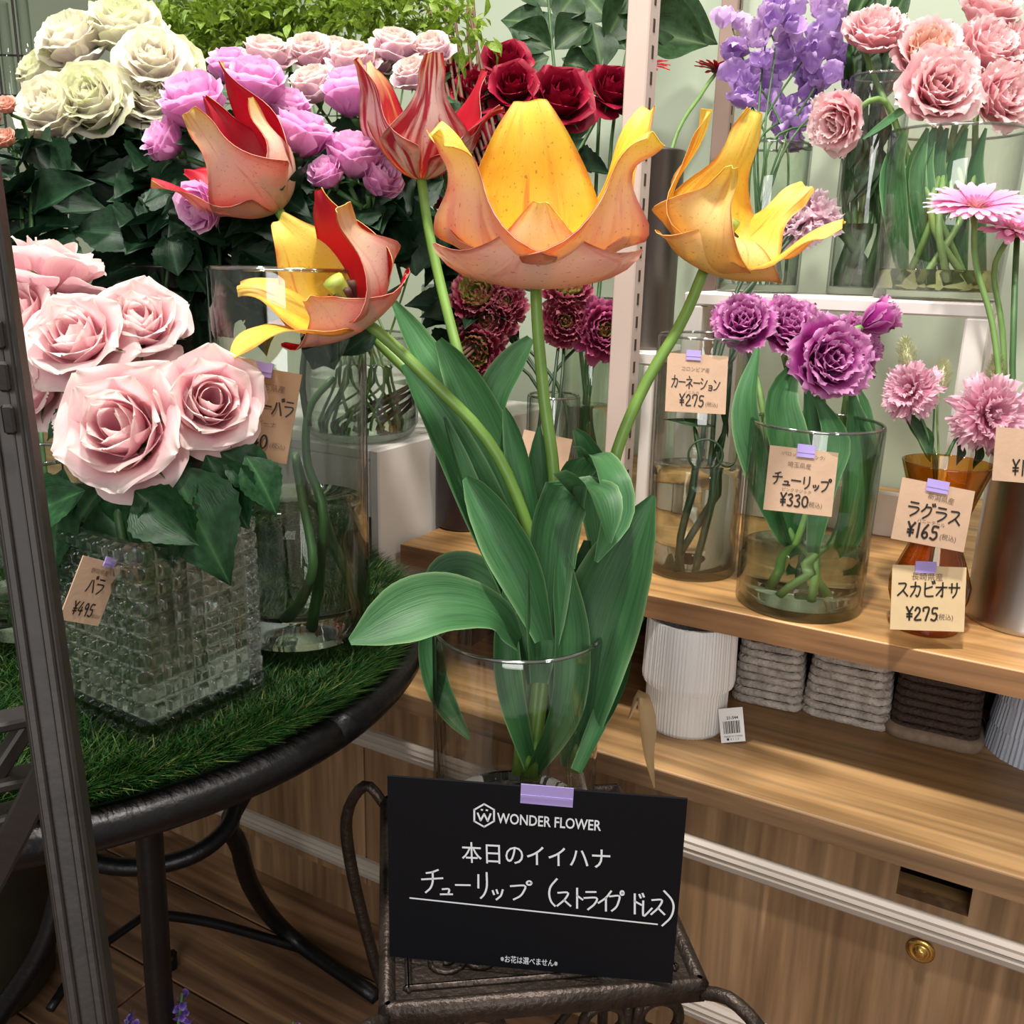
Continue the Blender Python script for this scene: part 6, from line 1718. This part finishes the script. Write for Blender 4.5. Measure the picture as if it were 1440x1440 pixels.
for k, (x, y) in enumerate(SP):
    b = inside(B4, R4 * .55, B4.z + .02, k, len(SP)); t = thing('bupleurum_spray', SPL[k], 'greenery', b, 0, 'yellow-green sprays')
    d = SPD + random.uniform(-.03, .08); p = at(x, y, d)
    stem_part(t, b, [b, Vector((B4.x, B4.y, B4.z + h4)) + Vector((random.uniform(-.03, .03), random.uniform(-.03, .03), 0)), p - Vector((0, 0, .08)), p], [.0016, .0014, .001], MT['stem_pale'], 16, 6)
    part('leaves', SPR[k % 3], t, frame_z((random.uniform(-.4, .4), random.uniform(-.4, .4), 1), k, rel(p, b), px_size(random.uniform(46, 62), d)), kind='stuff')

# ------------------------------------------------------------------ lavender-like flowers at the bottom edge
MT['p_lav'] = petal_mat('salvia_floret', [(0, '4a2f8c'), (.6, '6a4ab8'), (1, 'a58ad6')], 'd8cdea', .3, 4)
fl_c = petal(1.0, [30, 30, 60], [.15, .35, .4, .1], [1.2, 1, .5], 5, 5, seed=99)
LAVF = mesh('floret', fl_c[0], fl_c[1], MT['p_lav'], fl_c[2])
for k, (lb, x, y, n) in enumerate((('purple salvia spike at the bottom edge beside the table leg', 256, 1396, 26), ('bushy purple salvia flower at the bottom left edge', 182, 1424, 40), ('tip of a purple salvia flower at the bottom edge near the stand', 412, 1436, 14))):
    d = .74 + .02 * k
    p = at(x, y, d); b = Vector((p.x, p.y, 0)) + Vector((.02, .01, 0))
    t = thing('salvia', lb, 'flower', b, 0, 'purple salvias at the bottom edge')
    pt_ = at(x, 1500, d)
    stem_part(t, b, [b, pt_, p], [.003, .002, .0012], MT['stem'], 14, 6)
    for i in range(n):
        f = i / n
        q = at(x + random.uniform(-1, 1) * (5 + (26 if k == 1 else 14) * f), y + 6 + 66 * f, d + random.uniform(-.012, .012))
        part('floret', LAVF, t, frame_z((random.uniform(-1, 1), random.uniform(-1, 1), .5), random.uniform(0, 6), rel(q, b), px_size(random.uniform(9, 14), d)))
# ------------------------------------------------------------------ handwriting
DK = [[(.80, 1.08), (.87, .93)], [(.96, 1.12), (1.03, .97)]]
def circ(cx, cy, r, n=9): return [(cx + r * math.cos(i / n * 6.2832), cy + r * math.sin(i / n * 6.2832)) for i in range(n + 1)]
GL = {
    'チ': [[(.75, .95), (.5, .86), (.25, .82)], [(.05, .55), (.95, .60)], [(.52, .86), (.52, .45), (.42, .18), (.22, .0)]],
    'ュ': [[(.2, .42), (.7, .42), (.64, .08)], [(.05, .06), (.95, .06)]], 'ー': [[(.05, .52), (.95, .50)]],
    'リ': [[(.22, .9), (.22, .4)], [(.75, .98), (.76, .45), (.6, .15), (.38, .0)]], 'ッ': [[(.15, .5), (.24, .3)], [(.42, .55), (.5, .36)], [(.85, .55), (.72, .22), (.42, .0)]],
    'プ': [[(.08, .78), (.74, .80), (.66, .42), (.5, .18), (.22, .0)], circ(.94, .96, .11)], 'ス': [[(.14, .88), (.76, .88), (.55, .45), (.08, .05)], [(.5, .42), (.92, .04)]],
    'ト': [[(.35, .98), (.35, .0)], [(.35, .62), (.82, .42)]], 'ラ': [[(.2, .94), (.8, .94)], [(.08, .62), (.86, .62), (.74, .3), (.32, .0)]], 'イ': [[(.88, .98), (.55, .66), (.08, .4)], [(.55, .66), (.55, .0)]],
    'ド': [[(.3, .98), (.3, .0)], [(.3, .62), (.72, .44)], [(.6, .95), (.68, .8)], [(.8, 1.0), (.88, .85)]], 'レ': [[(.25, .98), (.25, .06), (.55, .2), (.92, .52)]],
    'カ': [[(.08, .68), (.86, .70), (.8, .2), (.66, .0), (.54, .1)], [(.46, 1.0), (.42, .5), (.08, .0)]], 'ネ': [[(.44, 1.02), (.53, .9)], [(.1, .74), (.82, .76), (.5, .44), (.05, .22)], [(.48, .5), (.48, .0)], [(.64, .4), (.92, .2)]],
    'シ': [[(.12, .92), (.3, .8)], [(.04, .62), (.22, .5)], [(.08, .03), (.5, .2), (.94, .78)]], 'ョ': [[(.2, .5), (.75, .5), (.75, .0), (.15, .0)], [(.22, .25), (.75, .25)]], 'ン': [[(.1, .86), (.36, .68)], [(.08, .04), (.5, .18), (.94, .72)]],
    'グ': [[(.36, 1.0), (.28, .72), (.04, .46)], [(.33, .8), (.74, .8), (.64, .35), (.22, .0)]] + DK, 'ビ': [[(.80, .72), (.2, .55)], [(.2, .98), (.2, .15), (.4, .04), (.9, .06)]] + DK,
    'オ': [[(.04, .68), (.96, .70)], [(.6, 1.02), (.6, .04), (.48, .1)], [(.58, .66), (.08, .12)]], 'サ': [[(.04, .68), (.96, .70)], [(.28, .96), (.28, .34)], [(.72, 1.0), (.72, .5), (.6, .2), (.4, .0)]],
    'バ': [[(.34, .78), (.24, .4), (.02, .05)], [(.56, .82), (.72, .5), (.92, .05)]] + DK, '(': [[(.85, 1.08), (.42, .75), (.32, .42), (.45, .1), (.72, -.1)]], ')': [[(.15, 1.05), (.55, .72), (.66, .4), (.5, .02), (.05, -.3)]],
    '¥': [[(.1, .98), (.48, .55)], [(.9, 1.0), (.5, .55), (.5, .0)], [(.18, .44), (.82, .46)], [(.18, .24), (.82, .26)]], '0': [circ(.5, .5, .42, 12)], '1': [[(.5, 1.0), (.48, .0)]],
    '2': [[(.15, .74), (.4, .98), (.75, .85), (.68, .55), (.1, .03), (.92, .03)]], '3': [[(.15, .9), (.6, .98), (.75, .75), (.4, .55), (.82, .34), (.62, .04), (.1, .06)]], '4': [[(.6, 1.0), (.1, .35), (.92, .36)], [(.66, .62), (.64, .0)]],
    '5': [[(.88, .96), (.3, .95), (.24, .55), (.7, .56), (.82, .25), (.5, .0), (.1, .08)]], '6': [[(.7, 1.0), (.3, .6), (.16, .2), (.5, .0), (.8, .2), (.6, .45), (.2, .3)]], '7': [[(.14, .72), (.15, .95), (.88, .95), (.45, .0)]], '9': [[(.8, .72), (.5, .5), (.2, .7), (.5, .98), (.8, .75), (.72, .0)]],
}
GL['フ'] = GL['プ'][:1]


def stroke_mesh(name, items, w, mat):
    """items: polylines in card metres (x right, y down) -> flat pen strokes"""
    V, Fc = [], []
    for P in items:
        P = np.array(P, dtype=float)
        if len(P) > 2: P = spline(P, len(P) * 3)[:, :2]
        T = np.gradient(P, axis=0); T /= np.linalg.norm(T, axis=1)[:, None] + 1e-12
        N = np.c_[-T[:, 1], T[:, 0]]
        P[0] -= T[0] * w * .4; P[-1] += T[-1] * w * .4
        k = len(V)
        for p, n in zip(P, N):
            V.append((p[0] + n[0] * w / 2, -(p[1] + n[1] * w / 2), 0)); V.append((p[0] - n[0] * w / 2, -(p[1] - n[1] * w / 2), 0))
        for i in range(len(P) - 1): Fc.append((k + 2 * i, k + 2 * i + 1, k + 2 * i + 3, k + 2 * i + 2))
    return mesh(name, V, Fc, mat, smooth=False)


def write(text, x, y, ch_w, ch_h, slope=0.0, adv=None, slant=0.0):
    """polylines of text with the lower left corner at (x, y), y down"""
    out = []; cx = x
    for c in text:
        if c == ' ': cx += ch_w * .5; continue
        w_ = ch_w * (.75 if c in 'ュョッ' else .62 if c in '(1)' else 1.0)
        for pl in GL[c]:
            out.append([(cx + (a + slant * b_) * w_, y + slope * (cx - x) - b_ * ch_h * (.75 if c in 'ュョッ' else 1) ) for a, b_ in pl])
        cx += w_ * (adv or 1.12)
    return out


def text_mesh(body, mat, width=None, height=None, bold=0.0, name='lettering'):
    cu = bpy.data.curves.new('txt', 'FONT'); cu.body = body; cu.offset = bold; cu.resolution_u = 3
    o = bpy.data.objects.new('txt', cu); COL.objects.link(o)
    dg = bpy.context.evaluated_depsgraph_get()
    me0 = bpy.data.meshes.new_from_object(o.evaluated_get(dg))
    V = np.array([v.co[:] for v in me0.vertices]); Fc = [tuple(p.vertices) for p in me0.polygons]
    bpy.data.objects.remove(o); bpy.data.curves.remove(cu); bpy.data.meshes.remove(me0)
    lo, hi = V.min(0), V.max(0)
    V -= lo
    s = (width / (hi[0] - lo[0])) if width else height / (hi[1] - lo[1])
    sy = height / (hi[1] - lo[1]) if height else s
    V[:, 0] *= s; V[:, 1] *= sy
    return mesh(name, V, Fc, mat, smooth=False)


def card_frame(TL_, TR_, BL_):
    ex_ = TR_ - TL_; W_ = ex_.length; ex_.normalize()
    dn = BL_ - TL_; dn = dn - ex_ * dn.dot(ex_); H_ = dn.length; dn.normalize()
    M = Matrix.Identity(4); n_ = ex_.cross(-dn)
    for i in range(3): M[i][0] = ex_[i]; M[i][1] = -dn[i]; M[i][2] = n_[i]
    M.translation = TL_
    return M, W_, H_


def tape_part(t, x, y, w_, h_, rot=0.0):
    c = boxc(0, 0, 0, w_, h_, .0006)
    c2 = boxc(0, -h_ * .1, .0005, w_, h_ * .12, .0004)
    part('tape', joined('tape', [c, c2], MT['tape'], False), t, Matrix.Translation((x, y, .0016)) @ Matrix.Rotation(rot, 4, 'Z'))


def price_card(label, TL_, TR_, BL_, mat, lines, tape=None, holes=()):
    """lines: (kind, text, u, v, char w, char h, slope) in fractions of card width / height"""
    M, W_, H_ = card_frame(*(at(*p) for p in (TL_, TR_, BL_)))
    t = bpy.data.objects.new('price_card', None); COL.objects.link(t); t.matrix_world = M
    tag(t, label, 'price card', 'kraft price cards')
    cd = part('card', joined('card', [boxc(W_ / 2, -H_ / 2, 0, W_, H_, .0008)], MT[mat], False), t)
    up = Matrix.Translation((0, 0, .0009))
    for ln in lines:
        kind, tx, u, v = ln[:4]
        if kind == 'pen':
            cw, chh, sl, pw = ln[4:8]
            part('handwriting', stroke_mesh('handwriting', write(tx, u * W_, v * H_, cw * W_, chh * H_, sl, ln[8] if len(ln) > 8 else None), pw * W_, MT['ink']), cd, up)
        else:
            wd, sl = ln[4:6]
            me = text_mesh(tx, MT['ink' if kind == 'ink' else 'ink_soft'], width=wd * W_, name='small_print')
            part('small_print', me, cd, up @ Matrix.Translation((u * W_, -v * H_, 0)) @ Matrix.Rotation(-sl, 4, 'Z'))
    if tape: tape_part(t, tape[0] * W_, -tape[1] * H_, tape[2] * W_, tape[3] * H_, tape[4] if len(tape) > 4 else 0)
    return t


def axd(B_, h_): return depth(Vector((B_.x, B_.y, B_.z + h_)))
d5f = axd(B5, h5 * .8) - R5 - .006; d6f = axd(B6, h6 * .85) - R6 - .006; d7c = axd(B7, h7 * .85) - R7 * 1.3 - .004; d7f = axd(B7, h7 * .3) - R7 * 1.3; d8f = axd(B8, h8) - R8 - .005
price_card('kraft card reading carnation at 275 yen on the slim vase', (939, 496, d6f), (1024, 501, d6f + .004), (931, 578, d6f), 'kraft',
           [('soft', 'コロンビア産', .24, .29, .46, .03), ('pen', 'カーネーション', .08, .58, .112, .20, .03, .018, 1.08), ('soft', 'ノニルカ', .30, .68, .24, .02), ('pen', '¥275', .22, .88, .095, .19, .03, .022), ('soft', '(税込)', .66, .89, .2, .03)], (.42, 0.02, .24, .17))
price_card('kraft card reading tulip at 330 yen on the wide purple tulip vase', (1083, 626, d5f), (1179, 637, d5f + .004), (1070, 716, d5f), 'kraft',
           [('soft', '/パロット咲くピンク/', .17, .13, .64, .02), ('soft', '埼玉県産', .28, .30, .34, .02), ('pen', 'チューリップ', .08, .58, .145, .19, .06, .022, 1.08), ('soft', 'ピンクマジック', .24, .68, .42, .03), ('pen', '¥330', .22, .90, .095, .19, .02, .026), ('soft', '(税込)', .62, .90, .22, .02)], (.52, 0.03, .26, .2))
price_card('kraft card reading bunny tail at 165 yen on the amber vase neck', (1269, 671, d7c), (1371, 691, d7c + .004), (1252, 757, d7c), 'kraft',
           [('soft', '新潟県産', .38, .26, .36, .06), ('pen', 'ラグラス', .14, .58, .17, .23, .02, .024), ('soft', 'バニーテール', .3, .66, .38, .02), ('pen', '¥165', .18, .90, .11, .22, -.02, .03), ('soft', '(税込)', .64, .88, .22, .02)], (.48, 0.04, .3, .2))
price_card('pale card reading scabiosa at 275 yen at the foot of the amber vase', (1255, 794, d7f - .012), (1359, 798, d7f - .008), (1252, 885, d7f - .012), 'kraft_pale',
           [('soft', '長崎県産', .26, .22, .42, .01), ('pen', 'スカビオサ', .07, .48, .155, .22, -.01, .022), ('pen', '¥275', .2, .84, .1, .2, .0, .026), ('soft', '(税込)', .62, .84, .22, .01)], (.44, 0.02, .28, .18))
price_card('kraft card cut by the right edge on the steel can', (1401, 600, d8f), (1492, 608, d8f + .004), (1391, 675, d8f), 'kraft', [('pen', '¥165', .28, .86, .12, .28, .02, .026)], (.6, .03, .26, .2))
d3f = axd(B3, h3 * .72) - R3 - .004
price_card('darker kraft card reading spray rose at 440 yen on the tall clear vase', (328, 510, d3f), (425, 527, d3f), (330, 640, d3f), 'kraft_dark',
           [('soft', '山形県産', .38, .24, .42, .0), ('pen', 'スフレーバラ', .02, .50, .145, .17, -.02, .024), ('soft', 'ヒピーナ', .40, .63, .36, .0), ('pen', '¥440', .22, .88, .105, .17, .02, .026), ('soft', '(税込)', .72, .86, .22, .02)], (.42, .02, .32, .16))
fr = f0 - exv * .004
dcr = depth(f0) + .01
price_card('kraft card reading rose at 495 yen tilted on the crystal vase', (117, 781, dcr - .062), (170, 795, dcr - .030), (83, 871, dcr - .068), 'kraft',
           [('soft', '静岡県産', .3, .22, .44, .0), ('pen', 'バラ', .34, .52, .2, .24, .0, .03), ('pen', '¥495', .2, .88, .12, .2, .0, .03), ('soft', '(税込)', .7, .9, .22, .0)], (.66, .0, .3, .16))
d13f = axd(B13r, h13r * .6) - R13r - .004
price_card('blank-looking kraft card low on the ranunculus vase', (737, 604, d13f), (805, 618, d13f), (735, 662, d13f), 'kraft', [])

# barcode tag on the white pot
dpt = depth(bp) - .002
M, W_, H_ = card_frame(at(1010, 997, dpt), at(1044, 994, dpt), at(1003, 1046, dpt))
t = bpy.data.objects.new('barcode_tag', None); COL.objects.link(t); t.matrix_world = M
tag(t, 'white barcode tag leaning on the ribbed white pot', 'tag')
part('card', joined('card', [boxc(W_ / 2, -H_ / 2, 0, W_, H_, .0006)], MT['paper'], False), t)
ch = []; xx = .14
rb = random.Random(4)
while xx < .84:
    w_ = rb.choice((.018, .028, .045)); ch.append(boxc((xx + w_ / 2) * W_, -.56 * H_, .0005, w_ * W_, .36 * H_, .0003)); xx += w_ + rb.choice((.018, .03))
part('barcode', joined('barcode', ch, MT['ink'], False), t)
part('number', text_mesh('21-544', MT['ink'], width=W_ * .48, bold=.02, name='number'), t, Matrix.Translation((W_ * .3, -H_ * .33, .0006)))
part('small_print', text_mesh('MADE IN CHINA', MT['ink'], width=W_ * .76, name='small_print'), t, Matrix.Translation((W_ * .14, -H_ * .85, .0006)))
part('small_print', text_mesh('■ 4 1 1 2', MT['ink'], width=W_ * .5, name='small_print'), t, Matrix.Translation((W_ * .24, -H_ * .94, .0006)))

# ------------------------------------------------------------------ the black sign
BL = onz(548, 1345, ST_Z + .004); BR = onz(945, 1383, ST_Z + .004)
sx = (BR - BL).normalized(); bk_ = UPZ.cross(sx)
SH = .148
best = None
for i in range(60):
    al = math.radians(i); up_ = UPZ * math.cos(al) + bk_ * math.sin(al)
    q = BL + up_ * SH - CAM; row = 720 - F_PX * q.dot(IU) / q.dot(FWD)
    if best is None or abs(row - 1093) < best[0]: best = (abs(row - 1093), al)
al = best[1]; up_ = UPZ * math.cos(al) + bk_ * math.sin(al)
SW = (BR - BL).length * 1.0
TLs = BL + up_ * SH
M, W_, H_ = card_frame(TLs, TLs + sx * SW, BL)
sg = bpy.data.objects.new('sign_board', None); COL.objects.link(sg); sg.matrix_world = M
tag(sg, 'black sign board with white lettering taped to the front of the tulip vase', 'sign')
sb = part('board', joined('board', [boxc(W_ / 2, -H_ / 2, -.001, W_, H_, .002)], MT['sign'], False), sg)
Mi = M.inverted()
def sp(px, py):
    r = Mi.to_3x3() @ ray(px, py); o = Mi @ CAM
    k = -o.z / r.z; p = o + r * k
    return p.x, -p.y
def sg_text(body, x0, y0, x1_, y1_, hpx, bold, name):
    """text whose baseline runs from (x0, y0) to (x1_, y1_) px with cap height hpx"""
    a_ = sp(x0, y0); b_ = sp(x1_, y1_); c_ = sp(x0, y0 - hpx)
    wd = math.hypot(b_[0] - a_[0], b_[1] - a_[1]); ang = math.atan2(b_[1] - a_[1], b_[0] - a_[0])
    me = text_mesh(body, MT['chalk'], width=wd, height=math.hypot(c_[0] - a_[0], c_[1] - a_[1]), bold=bold, name=name)
    part(name, me, sb, Matrix.Translation((a_[0], -a_[1], .0006)) @ Matrix.Rotation(-ang, 4, 'Z'))
sg_text('WONDER FLOWER', 699, 1157, 845, 1168, 15, .014, 'brand_lettering')
sg_text('本日のイイハナ', 650, 1212, 858, 1222, 29, .003, 'headline')
sg_text('※お花は選べません※', 704, 1352, 784, 1359, 10, .006, 'footnote')
hexp = [sp(681 + 16 * math.sin(i * math.pi / 3), 1146 - 16 * math.cos(i * math.pi / 3)) for i in range(7)]
it = [[hexp[i], hexp[i + 1]] for i in range(6)]
it += [[sp(672, 1143), sp(676, 1153)], [sp(676, 1153), sp(681, 1144)], [sp(681, 1144), sp(686, 1154)], [sp(686, 1154), sp(690, 1144)]]
it += [[sp(677.3, 1138), sp(678.3, 1138.2)], [sp(684.3, 1138.6), sp(685.3, 1138.8)]]
part('logo', stroke_mesh('logo', it, px_size(2.4, depth(BL)), MT['chalk']), sb, Matrix.Translation((0, 0, .0006)))
pw = px_size(2.7, depth(BL))
def sg_hand(text, boxes):
    out = []
    for c, (x0, y0, x1_, y1_) in zip(text, boxes):
        for pl in GL[c]:
            out.append([sp(x0 + (x1_ - x0) * a_, y1_ - (y1_ - y0) * b_) for a_, b_ in pl])
    return out
hw = sg_hand('チューリップ', [(592, 1221, 624, 1254), (619, 1238, 637, 1258), (640, 1236, 662, 1252), (668, 1226, 690, 1262), (690, 1240, 710, 1264), (716, 1240, 746, 1264)])
hw += sg_hand('(ストライプドレス)', [(766, 1238, 786, 1270), (782, 1252, 804, 1274), (806, 1248, 822, 1276), (820, 1252, 842, 1278), (840, 1252, 862, 1280), (856, 1254, 876, 1280), (886, 1256, 908, 1284), (900, 1266, 918, 1288), (914, 1262, 936, 1286), (930, 1254, 956, 1290)])
part('handwriting', stroke_mesh('handwriting', hw, pw, MT['chalk']), sb, Matrix.Translation((0, 0, .0006)))
part('underline', stroke_mesh('underline', [[sp(577, 1262), sp(924, 1299)]], px_size(2.2, depth(BL)), MT['chalk']), sb, Matrix.Translation((0, 0, .0006)))
a_ = sp(733, 1097); b_ = sp(807, 1104); c_ = sp(736, 1124)
tape_part(sg, (a_[0] + b_[0]) / 2, -(a_[1] + c_[1]) / 2 - .002, (b_[0] - a_[0]), c_[1] - a_[1], -math.atan2(b_[1] - a_[1], b_[0] - a_[0]) * .6)

# dry brown leaf hanging at the right side of the tulip vase
t = tul[1]; b = t.location
c = ribbon([rel(at(x, y, D1 - .02), b) for x, y in ((884, 1010), (898, 975), (906, 1010), (910, 1060), (920, 1108))], [px_size(w_, D1) for w_ in (2, 10, 16, 9, 1)], cdir(.5, .1, .9), 5, 14, .5)
o = part('dry_leaf', mesh('dry_leaf', c[0], c[1], plain('dry_leaf', '7d6442', .7, vary=.15), c[2]), t)
o['label'] = 'dry papery brown leaf'
